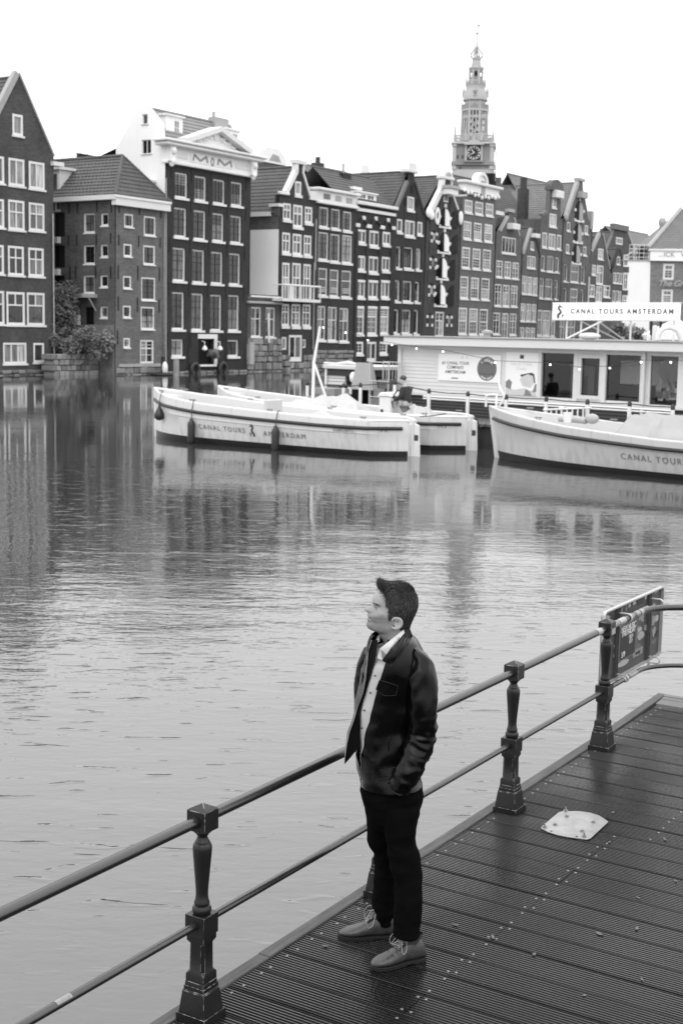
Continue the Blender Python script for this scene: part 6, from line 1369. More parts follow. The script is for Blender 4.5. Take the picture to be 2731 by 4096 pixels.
def sea_mesh(size, m, fn, depth=.006, flip=False):
    b = MB()
    for q in SEA:
        q = [((-x if flip else x) * size, y * size) for x, y in q]
        b.add([(x, y, 0) for x, y in q] + [(x, y, depth) for x, y in q], [(0, 1, 2, 3), (7, 6, 5, 4), (0, 4, 5, 1), (1, 5, 6, 2), (2, 6, 7, 3), (3, 7, 4, 0)])
    me = b.mesh('emblem', [m])
    if fn: conform(me, fn)
    return me
# roof sign
SD = 1.6
sl, sr = KUV('px', 2208, 1238, SD), KUV('px', 2711, 1254, SD); szt = (KUV('px', 2208, 1203, SD)[1] + KUV('px', 2711, 1224, SD)[1]) / 2; szb = (KUV('px', 2208, 1272, SD)[1] + KUV('px', 2711, 1287, SD)[1]) / 2
rsign = thing('roof_sign', 'long white sign reading CANAL TOURS AMSTERDAM on the ticket office roof', 'sign', mtx=KM @ Matrix.Translation((sl[0], SD, ztop + .04)))
RS = lambda x, z: (x - sl[0], z - ztop - .04)
MSIGNFACE = mat('emissive_sign_face', .85, .4, .4, emit=.28)  # white sign face with a weak emission added
b = MB(); x1_, z0_ = RS(sr[0], szb); z1_ = RS(0, szt)[1]; b.box(0, 0, z0_, x1_, .14, z1_); b.build('panel', MSIGNFACE, rsign, bevel=.01)
b = MB(); b.box(-.03, .02, z0_ - .03, x1_ + .03, .16, z0_ - .002); b.box(-.03, .02, z1_ + .002, x1_ + .03, .16, z1_ + .03); b.build('edge_strip', MCLAP, rsign)
sh_ = z1_ - z0_; MSIGNT = mat('sign_grey_letter', .09, .5)
RM = KM @ Matrix.Translation((sl[0], SD, ztop + .04))
place_text('lettering', 'CANAL TOURS AMSTERDAM', sh_ * .42, MSIGNT, RM @ Matrix.Translation((x1_ * .56, -.004, (z0_ + z1_) / 2)) @ Matrix.Rotation(rad(90), 4, 'X'), rsign, depth=.006, spacing=1.42, bold=.006)
o = obj('emblem', sea_mesh(sh_ * .60, mat('sign_emblem', .06, .5), None), rsign); o.matrix_basis = Matrix.Translation((x1_ * .06, -.002, (z0_ + z1_) / 2 - .06)) @ Matrix.Rotation(rad(90), 4, 'X') @ Matrix.Diagonal((-1.25, 1, 1, 1))
for x_ in (.1, .22, .36, .62, .95): b = MB(); b.tube([(x1_ * x_, .18, 0), (x1_ * x_, .18, z0_ + .1)], .03, 6); b.build('leg', MCLAP, rsign)
for a, c_ in ((.18, .4), (.33, .45)): b = MB(); b.tube([(x1_ * a, .25, z0_), (x1_ * c_, 1.1, .0)], .028, 6); b.build('brace', MGREYT, rsign)
b = MB(); b.tube([(x1_ * .2, -.5, 0), (x1_ * .42, .12, z0_)], .035, 6); b.build('brace', MWF, rsign)
# odds and ends on the roof
def on_roof(c, x, y, d): q = KMi @ onplane(*PX(c, x, y), KP + NK * d, NK); return q.x
b = MB(); b.ball((0, 0, .1), (.36, .2, .11), 12, 8); tag(b.build('roof_bag', MPALE, smooth=60, loc=KM @ Vector((on_roof('d7', 635, 155, .6), .6, ztop + .04)), rot=(0, 0, -.5)), 'pale stuffed bag lying on the ticket office roof edge', 'bag')
b = MB(); b.lathe([(.12, 0), (.12, .12), (.18, .13), (.18, .2), (.05, .24)], 12); tag(b.build('roof_vent', MGREYT, smooth=40, loc=KM @ Vector((on_roof('d4', 385, 900, .3), .3, ztop + .04))), 'small grey mushroom vent on the ticket office roof', 'vent')
b = MB(); q = on_roof('d7', 1430, 165, .5); b.tube([(-.35, 0, .02), (-.34, 0, .2), (-.2, 0, .36), (0, 0, .4), (.2, 0, .33), (.32, 0, .15), (.36, 0, .02)], .085, 10); tag(b.build('hose_loop', MCLAP, smooth=60, loc=KM @ Vector((q, .5, ztop + .04))), 'fat white hose loop arched on the ticket office roof', 'hose')
for x_, hh in ((1278, .42), (1310, .16), (1224, .14)):
    b = MB(); b.lathe([(.07, 0), (.07, hh), (.03, hh + .03)], 10); tag(b.build('vent_pipe', MCLAP, smooth=40, loc=KM @ Vector((on_roof('d7', x_, 160, .4), .4, ztop + .04))), 'white stub vent pipe beside the hose loop, %s' % ('tallest' if hh > .3 else 'short'), 'pipe', 'vent pipes on the ticket office roof')
# pontoon
PN = -2.2                                    # pontoon front in ticket office coordinates (towards us)
pont = thing('pontoon', 'dark wet concrete pontoon carrying the ticket office', 'pontoon', mtx=KM)
b = MB(); b.box(-9.5, PN, -.8, KL + 2, 6, .62); b.build('float', MCONC, pont); b = MB(); b.box(-9.6, PN - .08, .625, KL + 2, 6, .72); b.build('walkway', mat('walkway_boards', .11, .6, noise_=(2, .3)), pont, bevel=.01)
# white posts with black caps along the pontoon
PP = KP + NK * (PN + .25)
MCAP = mat('black_rubber_cap', .02, .5)
def wpost(c, x, y, lab, hook=False, r=.058):
    q = onplane(*PX(c, x, y), PP, NK); l = KMi @ q; zt_ = l.z
    t = thing('mooring_post', lab, 'post', mtx=KM @ Matrix.Translation((l.x, PN + .25, .72)), group='white mooring posts on the pontoon')
    b = MB(); b.lathe([(r, 0), (r, zt_ - .72 - .14), (r * .9, zt_ - .72 - .135)], 14); b.build('shaft', MWHITE, t, smooth=40)
    b = MB(); b.lathe([(r * 1.04, zt_ - .72 - .135), (r * 1.04, zt_ - .72 - .03), (r * .7, zt_ - .72), (r * .3, zt_ - .72 + .03)], 12); b.build('cap', MCAP, t, smooth=40)
    return l.x, zt_
WP = [('d6', 432, 672), ('d6', 838, 700), ('d6', 1238, 732), ('d7', 208, 715), ('d7', 617, 745), ('d7', 1036, 762), ('d7', 1465, 795), ('d8', 250, 772), ('d8', 703, 800), ('d8', 915, 795), ('d8', 1345, 760)]
WPL = ['below the blank white boarding', 'in front of the tour poster', 'in front of the info poster picture', 'below the shop window beside the info poster', 'below the white framed shop window', 'behind the big grey tarpaulin', 'in front of the glass door with cards', 'beside the bent white mast', 'beside the black locker', 'behind the steering console', 'beside the wire roll cage']
wp = [wpost(c, x, y, 'white mooring post with black cap ' + l_) for (c, x, y), l_ in zip(WP, WPL)]
for a, c_ in ((0, 1), (1, 2), (2, 3), (3, 4), (4, 5), (5, 6), (7, 8), (8, 9), (9, 10), (10, 0)):
    b = MB(); b.tube([(wp[a][0], PN + .25, wp[a][1] - .06), ((wp[a][0] + wp[c_][0]) / 2, PN + .25, (wp[a][1] + wp[c_][1]) / 2 - .08), (wp[c_][0], PN + .25, wp[c_][1] - .06)], .018, 6); b.xf(KM)
    tag(b.build('guard_rope', MCAP, smooth=60), 'thin black guard rope slung between two white mooring posts', 'rope', 'guard ropes of the pontoon')
b = MB(); q0, q1 = KUV('d6', 270, 738, PN + .5), KUV('d7', 1360, 835, PN + .5); zz = (q0[1] + q1[1]) / 2
for dz in (0, .075): b.tube([(q0[0], -1.2, 1.38 + dz - .06), (q1[0], -1.2, 1.38 + dz - .06)], .028, 8)
b.xf(KM); tag(b.build('double_rail', MWHITE, smooth=60, kind=None), 'pair of long white pipes running along the dark base of the ticket office', 'rail')
# ------------------------------------------------------------------ boats
MGEL = mat('white_gelcoat', .66, .28, .5, noise_=(1.2, .05), streak=(.6, .6, 5, .04)); MGELI = mat('cream_deck', .52, .5, .4, noise_=(2, .06)); MBOOT = mat('black_boot_top', .015, .35, .5, noise_=(2, .3)); MRUB = mat('black_rubber', .018, .45, .5); MLETB = mat('hull_letter', .17, .5); MEMB = mat('hull_emblem', .04, .5)
MTARP = mat('white_tarpaulin', .44, .5, .4, noise_=(3, .06), bump=(6, .01)); MTARPG = mat('grey_tarpaulin', .36, .55, .4, noise_=(3, .1), bump=(6, .01)); MROPE = mat('dark_rope', .05, .8)
def grime(m):
    N = m.node_tree.nodes; L = m.node_tree.links; bs = N['Principled BSDF']; src = bs.inputs['Base Color'].links[0].from_socket
    tc_ = N.new('ShaderNodeTexCoord'); sp_ = N.new('ShaderNodeSeparateXYZ'); L.new(tc_.outputs['Object'], sp_.inputs[0]); mp_ = N.new('ShaderNodeMapping'); mp_.inputs['Scale'].default_value = (7, 7, .7); L.new(tc_.outputs['Object'], mp_.inputs[0]); t = N.new('ShaderNodeTexNoise'); t.inputs['Scale'].default_value = 1.0; t.inputs['Detail'].default_value = 7; L.new(mp_.outputs[0], t.inputs['Vector'])
    ht = N.new('ShaderNodeMapRange'); ht.inputs[1].default_value = .15; ht.inputs[2].default_value = .75; ht.inputs[3].default_value = .16; ht.inputs[4].default_value = 0; L.new(sp_.outputs[2], ht.inputs[0])
    ad = N.new('ShaderNodeMath'); L.new(t.outputs['Fac'], ad.inputs[0]); L.new(ht.outputs[0], ad.inputs[1]); mr = N.new('ShaderNodeMapRange'); mr.inputs[1].default_value = .55; mr.inputs[2].default_value = .82; mr.inputs[3].default_value = 1.0; mr.inputs[4].default_value = .8; L.new(ad.outputs[0], mr.inputs[0])
    mx = N.new('ShaderNodeMix'); mx.data_type = 'RGBA'; mx.blend_type = 'MULTIPLY'; mx.inputs[0].default_value = 1; cc = N.new('ShaderNodeCombineColor')
    for i in range(3): L.new(mr.outputs[0], cc.inputs[i])
    L.new(src, mx.inputs[6]); L.new(cc.outputs[0], mx.inputs[7]); L.new(mx.outputs[2], bs.inputs['Base Color'])
grime(MGEL)
class Boat:
    def __init__(s, name, label, bow, dirv, L, B, sheer, rake=.1, stern=.22, tint=MGEL, knuckle=.62, group='white open tour boats', full=.30):
        s.L, s.B = L, B; s.sh = sheer; s.rake = rake; s.stern = stern; s.kn = knuckle; s.full = full
        s.M = frame(Vector((bow[0], bow[1], 0)), (dirv[0], dirv[1], 0)); s.t = thing(name, label, 'boat', mtx=s.M, group=group); s.tint = tint; s.build()
    def sheer(s, t): return float(np.interp(t, [p[0] for p in s.sh], [p[1] for p in s.sh]))
    def half(s, t):
        a = min(1.0, t / s.full); v = (1 - (1 - a) ** 2.1) ** .85
        if t > .915: v *= 1 - (t - .915) / .085 * (1 - s.stern)
        elif t > .6: v *= 1 - .12 * ((t - .6) / .315) ** 2
        if t > .915: v *= .88
        return s.B / 2 * max(v, .02)
    def y(s, x, z):
        """half breadth at length x, height z"""
        t = min(max(x / s.L, 0), 1); h_ = s.half(t); sz = s.sheer(t); f = z / sz
        prof = np.interp(f, [-.5, 0, .12, s.kn, s.kn + .02, 1.0, 1.3], [.35, .80, .84, .965, .985, 1.0, 1.0]); return h_ * prof
    def build(s):
        n = 40; ts = [0, .006, .015, .03, .05] + list(np.linspace(.075, .915, 32)) + [.9151, .94, .97, 1.0]
        secs = []; zf = .34
        fr = [-.5, -.25, 0, .15, .3, s.kn, s.kn + .02, .85, 1.0]
        for t in ts:
            sz = s.sheer(t); x = t * s.L; pts = []
            rk = lambda z: x - s.rake * (z / sz) * max(0, 1 - t * 4)
            for f in fr: pts.append((rk(f * sz), s.y(x, f * sz), f * sz))
            hb = s.y(x, sz); deck = sz - .10 if (t < .10 or t > .94) else zf
            tk = min(.10, hb * .5)
            inn = [(rk(sz), hb - tk, sz), (rk(sz), max(hb - tk - .015, .003), sz - .03 if deck > zf else sz - .10), (rk(deck), max(min(hb - tk - .02, s.y(x, deck) - .06), .002), deck), (rk(deck), 0, deck)]
            half_ = [(p[0], p[1], p[2]) for p in pts + inn]
            secs.append([(p[0], -p[1], p[2]) for p in half_] + [(p[0], p[1], p[2]) for p in reversed(half_[:-1])])
        b = MB(); m = len(secs[0]); nb_ = len(fr)
        base = 0
        for q in secs: b.v += q
        for i in range(len(secs) - 1):
            for j in range(m):
                k = (j + 1) % m; jj = j if j < m // 2 else m - 2 - j
                b.f.append((i * m + j, i * m + k, (i + 1) * m + k, (i + 1) * m + j)); b.m.append(1 if jj < 3 else (2 if jj >= nb_ - 1 else 0))
        e = (len(secs) - 1) * m; b.f.append(tuple(e + j for j in range(m))); b.m.append(0); b.f.append(tuple(range(m - 1, -1, -1))); b.m.append(0)
        s.hull = b.build('hull', [s.tint, MBOOT, MGELI], s.t, smooth=28)
        for sg in (-1, 1):
            p = []
            for t in list(np.linspace(.012, .915, 36)) + [.93, .95, .97, .99]:
                z = s.sheer(t) * .80; x = t * s.L; p.append((x - s.rake * .8 * max(0, 1 - t * 4), sg * (s.y(x, z) + .025), z))
            b = MB(); b.tube(p, .052, 8); b.build('rubbing_strake', MRUB, s.t, smooth=60)
            p = []
            for t in np.linspace(.0, 1.0, 40): x = t * s.L; z = s.sheer(t); p.append((x - s.rake * max(0, 1 - t * 4), sg * max(s.y(x, z) - .05, .0), z + .012))
            b = MB(); b.tube(p, .045, 8); b.build('gunwale', s.tint, s.t, smooth=60)
        b = MB(); z = s.sheer(0); b.add([(-s.rake * 1.02 - .07, -.03, z + .06), (-s.rake - .07, .03, z + .06), (-.06, .03, -.4), (-.06, -.03, -.4), (.14 - s.rake, -.06, z + .05), (.14 - s.rake, .06, z + .05), (.16, .06, -.4), (.16, -.06, -.4)], [(0, 1, 2, 3), (7, 6, 5, 4), (0, 4, 5, 1), (1, 5, 6, 2), (3, 2, 6, 7), (0, 3, 7, 4)]); b.build('stem', s.tint, s.t, bevel=.015)
        for x0, w_ in ((.33, .35), (.52, .35), (.7, .35)):
            x = x0 * s.L; hb = s.y(x, .7) - .14; b = MB(); b.box(x, -hb, .66, x + w_, hb, .72); b.build('thwart', MGELI, s.t)
    def cleat(s, t, sg):
        x = t * s.L; z = s.sheer(t) + .05; y = sg * (s.y(x, z) - .05); b = MB(); b.tube([(x - .11, y, z + .06), (x + .11, y, z + .06)], .018, 6); b.tube([(x - .045, y, z - .01), (x - .045, y, z + .06)], .016, 6); b.tube([(x + .045, y, z - .01), (x + .045, y, z + .06)], .016, 6); b.build('cleat', MSCREW, s.t, smooth=60)
    def text(s, body, x, zf, size, m=MLETB, sp=1.2, sg=-1, shear=0.0):
        me = text_mesh(body, size, depth=.002, spacing=sp, font_shear=shear); me.materials.clear(); me.materials.append(m)
        def fn(c):
            X = x + c.x; Z = zf + c.y + (s.sheer(max(0, min(1, X / s.L))) - s.sheer(x / s.L)) * .35; return Vector((X, sg * (s.y(X, Z) + .016 + c.z), Z))
        conform(me, fn); return obj('lettering', me, s.t)
    def emblem(s, x, zf, size, sg=-1, flip=False):
        def fn(c): X = x + c.x; Z = zf + c.y; return Vector((X, sg * (s.y(X, Z) + .016 + c.z), Z))
        return obj('emblem', sea_mesh(size, MEMB, fn, .003, flip), s.t)
    def rudder(s):
        b = MB(); z = s.sheer(1.0); b.box(s.L - .02, -.06, -.4, s.L + .08, .06, z + .06); b.build('sternpost', s.tint, s.t, bevel=.02); b = MB(); b.add([(s.L + .08, -.03, -.4), (s.L + .30, -.03, -.4), (s.L + .24, -.03, z - .1), (s.L + .08, -.03, z - .05), (s.L + .08, .03, -.4), (s.L + .30, .03, -.4), (s.L + .24, .03, z - .1), (s.L + .08, .03, z - .05)], [(0, 1, 2, 3), (7, 6, 5, 4), (0, 4, 5, 1), (1, 5, 6, 2), (2, 6, 7, 3), (3, 7, 4, 0)]); b.build('rudder', s.tint, s.t, bevel=.015)
        b = MB(); b.box(s.L + .10, -.036, z * .45, s.L + .23, -.031, z * .62); b.build('name_plate', MINK, s.t)
dA = Vector((.83, -.56, 0)).normalized()
bA = Boat('tour_boat', 'white open tour boat with three black fenders along its side', (-5.98, 43.3), dA, 9.55, 2.5, [(0, 1.52), (.12, 1.34), (.3, 1.18), (.5, 1.08), (.75, 1.0), (1, .98)], rake=.04)
bB = Boat('tour_boat', 'white open tour boat with steering console, moored behind the fendered boat', (-4.15, 45.6), dA, 9.55, 2.45, [(0, 1.52), (.12, 1.34), (.3, 1.18), (.5, 1.08), (.75, 1.0), (1, .98)], rake=.04)
MGELC = mat('dull_white_gelcoat', .54, .32, .5, noise_=(1.2, .08), streak=(.6, .6, 5, .06)); grime(MGELC)
dC = Vector((.75, -.66, 0)).normalized()
bC = Boat('tour_boat', 'larger white boat with raked bow and big grey tarpaulin beside the ticket office', (4.40, 38.0), dC, 11.5, 3.1, [(0, 1.40), (.1, 1.25), (.25, 1.08), (.5, .92), (.75, .88), (1, .92)], rake=.32, tint=MGELC, full=.42, knuckle=.7)
for B_ in (bA, bB): B_.rudder()
bA.text('CANAL TOURS', 3.62, .50, .21, sp=1.35); bA.emblem(4.80, .47, .26); bA.text('AMSTERDAM', 5.95, .44, .21, sp=1.35); bA.text('03802895', 8.0, .70, .15, sp=1.1); bA.text('PK', 9.1, .72, .13)
bB.text('HS', 9.05, .72, .15); bB.text('03802894', 8.0, .70, .15, sp=1.1)
bC.emblem(.50, .36, .40); bC.text('K. De Keyser', 1.05, .90, .13, sp=1.1); bC.text('CANAL TOURS', 5.6, .45, .22, sp=1.3); bC.emblem(6.85, .40, .40)
for t, sg in ((.075, -1), (.075, 1), (.26, -1), (.3, 1), (.57, -1), (.62, 1), (.9, -1), (.9, 1)): bA.cleat(t, sg); bB.cleat(t, sg)
for t, sg in ((.06, 1), (.17, -1), (.62, -1), (.25, 1)): bC.cleat(t, sg)
# console boxes, bow deck trim
b = MB(); b.box(5.1, -1.05, .34, 5.25, -.3, 1.42); b.build('bulkhead', MGELI, bA.t, bevel=.02)
b = MB(); b.box(6.55, -.35, .34, 7.0, .35, 1.50); b.add([(6.5, -.38, 1.5), (7.02, -.38, 1.5), (6.9, -.38, 1.62), (6.6, -.38, 1.62), (6.5, .38, 1.5), (7.02, .38, 1.5), (6.9, .38, 1.62), (6.6, .38, 1.62)], [(0, 1, 2, 3), (7, 6, 5, 4), (1, 5, 6, 2), (3, 2, 6, 7), (0, 3, 7, 4)]); cns = b.build('console', MGEL, bB.t, bevel=.03)
b = MB(); b.box(6.62, -.358, .75, 6.72, -.352, 1.1); b.build('console_vent', MINK, cns)
b = MB(); pts = [(7.02 + .05 * math.sin(a), .32 * math.cos(a), 1.38 + .31 * math.sin(a)) for a in np.linspace(0, 2 * math.pi, 25)]; b.tube(pts, .022, 8, cap=False)
for a in (.5, 2.6, 4.7): b.tube([(7.02, 0, 1.38), (7.02 + .05 * math.sin(a), .32 * math.cos(a), 1.38 + .31 * math.sin(a))], .014, 6)
b.build('steering_wheel', MRUB, cns, smooth=60)
def tarp(name, label, M, lx, ly, sup, seed, m=MTARP, k=1.25, group=None):
    """sheet draped over supports: sup = [(x0, y0, z0, x1, y1, z1), ...] ridge segments; tent planes fall away from them in creases"""
    r = random.Random(seed); nx, ny = 64, 48; g = []; off = Vector((r.uniform(0, 50), r.uniform(0, 50), 0))
    for i in range(nx + 1):
        row = []
        for j in range(ny + 1):
            x, y = lx * (-1 + 2 * i / nx), ly * (-1 + 2 * j / ny); z = 0.0
            wob = noise.noise(Vector((x * 1.7, y * 1.7, 3)) + off)
            for x0, y0, z0, x1, y1, z1 in sup:
                dx, dy = x1 - x0, y1 - y0; l2 = dx * dx + dy * dy; t = 0 if l2 == 0 else max(0, min(1, ((x - x0) * dx + (y - y0) * dy) / l2)); px_, py_ = x - x0 - dx * t, y - y0 - dy * t; d = math.hypot(px_, py_); a = math.atan2(py_, px_)
                sag = .05 * math.sin(math.pi * t) if l2 else 0
                z = max(z, z0 + (z1 - z0) * t - sag - k * d * (1 + .28 * math.sin(a * 4 + seed) + .2 * wob) - .03 * abs(noise.noise(Vector((a * 2.2, t * 3, seed)))) * min(1, d * 6))
            e = min(1, min(lx - abs(x), ly - abs(y)) / .25); z = z * min(1, .25 + e) + .018 * noise.noise(Vector((x * 5, y * 5, 8)) + off) + .03 * wob * e
            row.append((x * (1 + .05 * wob), y * (1 + .05 * wob), max(z, .0)))
        g.append(row)
    b = MB(); b.loft(g, cap=False, closed=False); b.f = [tuple(reversed(f)) for f in b.f]
    edge_ = [g[i][0] for i in range(nx + 1)] + [g[nx][j] for j in range(1, ny + 1)] + [g[i][ny] for i in range(nx - 1, -1, -1)] + [g[0][j] for j in range(ny - 1, 0, -1)]
    b.loft([edge_, [(x, y, -.3) for x, y, z in edge_]], cap=False)
    o = b.build(name, m, smooth=35); o.matrix_basis = M; return tag(o, label, 'tarpaulin', group)
tarp('boat_tarpaulin', 'long white tarpaulin heaped amidships in the console boat', bB.M @ Matrix.Translation((4.6, -.1, .72)), 1.75, .95, [(-1.2, -.3, .55, -.5, .2, .72), (-.5, .2, .72, .5, .1, .80), (.5, .1, .8, 1.1, -.3, .6), (.2, -.55, .6, .2, -.55, .6)], 2, MTARP, .9, 'boat covers')
tarp('boat_tarpaulin', 'low white tarpaulin heap aft in the fendered boat', bA.M @ Matrix.Translation((6.6, -.15, .60)), 1.25, .85, [(-.7, -.2, .45, 0, 0, .58), (0, 0, .58, .8, -.3, .42)], 5, MTARP, .8, 'boat covers')
tarp('boat_tarpaulin', 'white tarpaulin hump behind the man steering the console boat', bB.M @ Matrix.Translation((7.75, -.1, .60)), .75, .62, [(-.1, 0, .72, .35, .05, .66), (-.45, -.2, .35, -.1, 0, .72)], 8, MTARP, 1.1, 'boat covers')
tarp('boat_tarpaulin', 'big creased grey tarpaulin boxed over the seats of the raked bow boat', bC.M @ Matrix.Translation((5.4, .2, .45)), 1.75, 1.05, [(-1.15, -.45, 1.0, 1.2, -.5, 1.02), (-1.15, .5, 1.05, 1.2, .5, 1.1), (-1.15, -.45, 1.0, -1.15, .5, 1.05), (1.2, -.5, 1.02, 1.2, .5, 1.1), (-.2, -.45, 1.06, .5, .5, 1.08)], 12, MTARPG, 1.5, 'boat covers')
# fenders
def fender(x, boat, kind, lab):
    t = x / boat.L; zs = boat.sheer(t); y_ = -(boat.y(x, .6) + (.16 if kind == 'ball' else .125)); zc = {'ball': .80, 'long': .34, 'long2': .30}[kind]
    T = thing('fender', lab, 'fender', mtx=boat.M @ Matrix.Translation((x, y_, zc)), group='black fenders on the boat')
    b = MB()
    if kind == 'ball': b.lathe([(.02, .28), (.045, .24), (.05, .19), (.10, .11), (.15, .02), (.165, -.06), (.15, -.13), (.09, -.19), (.02, -.21)], 18)
    else: b.lathe([(.02, .42), (.05, .40), (.055, .36), (.10, .30), (.115, .24), (.115, -.24), (.10, -.31), (.05, -.36), (.02, -.38)], 18)
    b.build('body', MRUB, T, smooth=50); top = .28 if kind == 'ball' else .42
    b = MB(); b.tube([(0, 0, top - .02), (.02, .01, (zs - zc) * .6 + top * .4), (.03, .06, zs - zc + .08), (.03, .16, zs - zc + .10)], .013, 6); b.build('rope', MROPE, T, smooth=60)
fender(.86, bA, 'ball', 'round black teardrop fender hanging near the bow of the white boat'); fender(2.55, bA, 'long', 'long black fender hanging left of the CANAL TOURS lettering'); fender(5.75, bA, 'long2', 'long black fender hanging over the word AMSTERDAM')
# mooring line from the fendered boat across to the next
b = MB(); p0 = bA.M @ Vector((9.2, 1.0, 1.05)); p1_ = bB.M @ Vector((9.3, -1.0, 1.12)); b.tube([p0, (p0 + p1_) / 2 - Vector((0, 0, .02)), p1_], .016, 6); tag(b.build('mooring_line', MROPE), 'dark mooring line tied across the sterns of two white boats', 'rope')
b = MB(); p0 = bB.M @ Vector((9.7, .1, .98)); p1_ = Vector(KM @ Vector((KUV('e1', 560, 930, PN)[0], PN, .72))); b.tube([p0, p0.lerp(p1_, .4) - Vector((0, 0, .22)), p1_], .02, 6); tag(b.build('mooring_line', MROPE), 'slack mooring line from a boat stern to the concrete pontoon', 'rope')
# white lamp mast on the console boat
mp = [ond(*PX('d8', *q), 43.6) for q in ((408, 78), (330, 530), (312, 1010))]; ms = ond(*PX('d8', 566, 1040), 43.6)
mast = thing('lamp_mast', 'bent white mast with a slanting strut rising from the console boat', 'mast', loc=mp[2])
b = MB(); b.tube([mp[0], mp[1], mp[2] - Vector((0, 0, .9))], [.035, .05, .055], 10); b.build('pole', MWHITE, mast, smooth=60, world=True); b = MB(); b.tube([mp[1], ms - Vector((0, 0, .5)) + (ms - mp[1]).normalized() * .2], .04, 10); b.build('strut', MWHITE, mast, smooth=60, world=True)
# festoon of bulbs from the mast along the ticket office
MBULB = mat('lit_bulb', .9, .3, emit=3.0)
fest = thing('festoon_lights', 'string of small lit bulbs slung from the mast along the ticket office front', 'string lights', loc=mp[0])
bl = [(d, ) for d in ()]
BP = []
for c_, x_, y_, nd in (('d8', 450, 90, 43.2), ('d8', 727, 155, 43.4), ('d8', 1007, 250, 43.6), ('d8', 1307, 308, 43.9)): BP.append(ond(*PX(c_, x_, y_), nd))
for c_, x_, y_ in (('d6', 302, 245), ('d6', 577, 275), ('d6', 1122, 390), ('d7', 247, 392), ('d7', 538, 435), ('d7', 838, 425), ('d7', 1148, 365), ('d7', 1443, 368)): BP.append(onplane(*PX(c_, x_, y_), KP + NK * -.55, NK))
b = MB(); b.tube([mp[0]] + [p + Vector((0, 0, .05)) for p in BP] + [BP[-1] + TK * 2 + Vector((0, 0, .1))], .008, 5); b.build('cable', MROPE, fest, world=True)
for p in BP: b = MB(); b.ball(p - Vector((0, 0, .01)), .030, 10, 8); b.build('bulb', MBULB, fest, smooth=80, world=True)
for p in BP: b = MB(); b.tube([p + Vector((0, 0, .02)), p + Vector((0, 0, .06))], .02, 6); b.build('socket', MCAP, fest, world=True)
# things lying about the raked bow boat
b = MB(); b.tube([(.0, 0, 0), (.0, 0, .42)], .02, 6); b.lathe([(.07, .40), (.07, .45), (.02, .46)], 10); o = b.build('bow_pin', MWHITE, smooth=50); o.matrix_basis = bC.M @ Matrix.Translation((1.75, .4, bC.sheer(.15) - .12)); tag(o, 'thin white mooring pin standing on the bow deck', 'pin')
b = MB(); b.lathe([(.10, 0), (.13, .26), (.12, .26), (.09, .02)], 14); o = b.build('bucket', MWHITE, smooth=40); o.matrix_basis = bC.M @ Matrix.Translation((2.55, -.55, bC.sheer(.2) + .03)); tag(o, 'small white bucket on the gunwale beside a cleat', 'bucket')
b = MB(); b.tube([(-.45, 0, .1), (.0, .05, .12), (.4, 0, .1)], [.08, .1, .09], 8); b.ball((.55, .05, .16), (.2, .15, .14), 10, 7); o = b.build('rolled_sheet', MTARPG, smooth=60); o.matrix_basis = bC.M @ Matrix.Translation((2.3, .15, bC.sheer(.2) - .05)); tag(o, 'crumpled grey sheet rolled up on the bow deck', 'sheet')
b = MB(); b.tube([(-.3, -.16, 0), (-.3, -.16, .32), (.05, -.16, .36), (.05, -.16, 0)], .035, 8); b.tube([(.0, .05, .02), (.16, .0, .2), (.2, 0, .34), (.05, 0, .52), (-.05, 0, .8)], .03, 8); o = b.build('bow_bracket', MWHITE, smooth=60); o.matrix_basis = bC.M @ Matrix.Translation((.12 - .2, 0, bC.sheer(0) + .02)); tag(o, 'white tube bracket and coiled pipe on the raked bow', 'bracket')
# ladder lying along the pontoon
la, lb_ = KUV('d7', 100, 900, PN - .35), KUV('d7', 578, 880, PN - .35); lad = thing('ladder', 'white ladder laid on edge along the pontoon behind the raked bow boat', 'ladder', mtx=KM)
for dz in (0, .36): b = MB(); b.tube([(la[0], PN + .05, 1.0 + dz - .1), (lb_[0], PN + .05, 1.14 + dz - .1)], .03, 6); b.build('rail', MWHITE, lad)
for i in range(9): t = (i + .5) / 9; x_ = la[0] + (lb_[0] - la[0]) * t; z_ = .9 + .14 * t; b = MB(); b.tube([(x_, PN + .05, z_), (x_, PN + .05, z_ + .36)], .024, 6); b.build('rung', MWHITE, lad)
for i in range(2): b = MB(); x_ = la[0] + (lb_[0] - la[0]) * (.1 + .8 * i); b.box(x_ - .04, PN + .02, .72, x_ + .04, PN + .08, .95); b.build('foot', MWHITE, lad)
# work hut and clutter on the pontoon behind the boats
HN = .6
def KP3(c, x, y, d): return KMi @ onplane(*PX(c, x, y), KP + NK * d, NK)
hut = thing('work_hut', 'low flat roofed work hut with white slatted panel and black locker', 'hut', mtx=KM)
a, c_ = KP3('e3', 408, 280, HN), KP3('e3', 1165, 275, HN); zr_ = (a.z + c_.z) / 2
b = MB(); b.box(a.x, HN - .2, zr_ - .06, c_.x, HN + 2.2, zr_ + .08); b.build('roof', MPALE, hut, bevel=.02)
b = MB(); b.box(a.x + .05, HN - .1, zr_ - .3, c_.x - .05, HN + 2.1, zr_ - .065); b.build('roof_beam', MHULLD, hut)
b = MB(); b.box(a.x + .1, HN + .6, .72, c_.x - .1, HN + 2.0, zr_ - .31); b.build('hut_body', MHULLD, hut)
q0, q1 = KP3('e3', 410, 338, HN), KP3('e3', 720, 552, HN); ns = 4
for i in range(ns): z0_ = q1.z + (q0.z - q1.z) * i / ns; b = MB(); b.box(q0.x, HN - .05, z0_ + .012, q1.x, HN + .03, z0_ + (q0.z - q1.z) / ns - .012); b.build('panel_board', MCLAP, hut)
b = MB(); b.box(q0.x + .05, HN + .03, q1.z, q1.x - .05, HN + .1, q0.z); b.build('panel_back', MGREYT, hut)
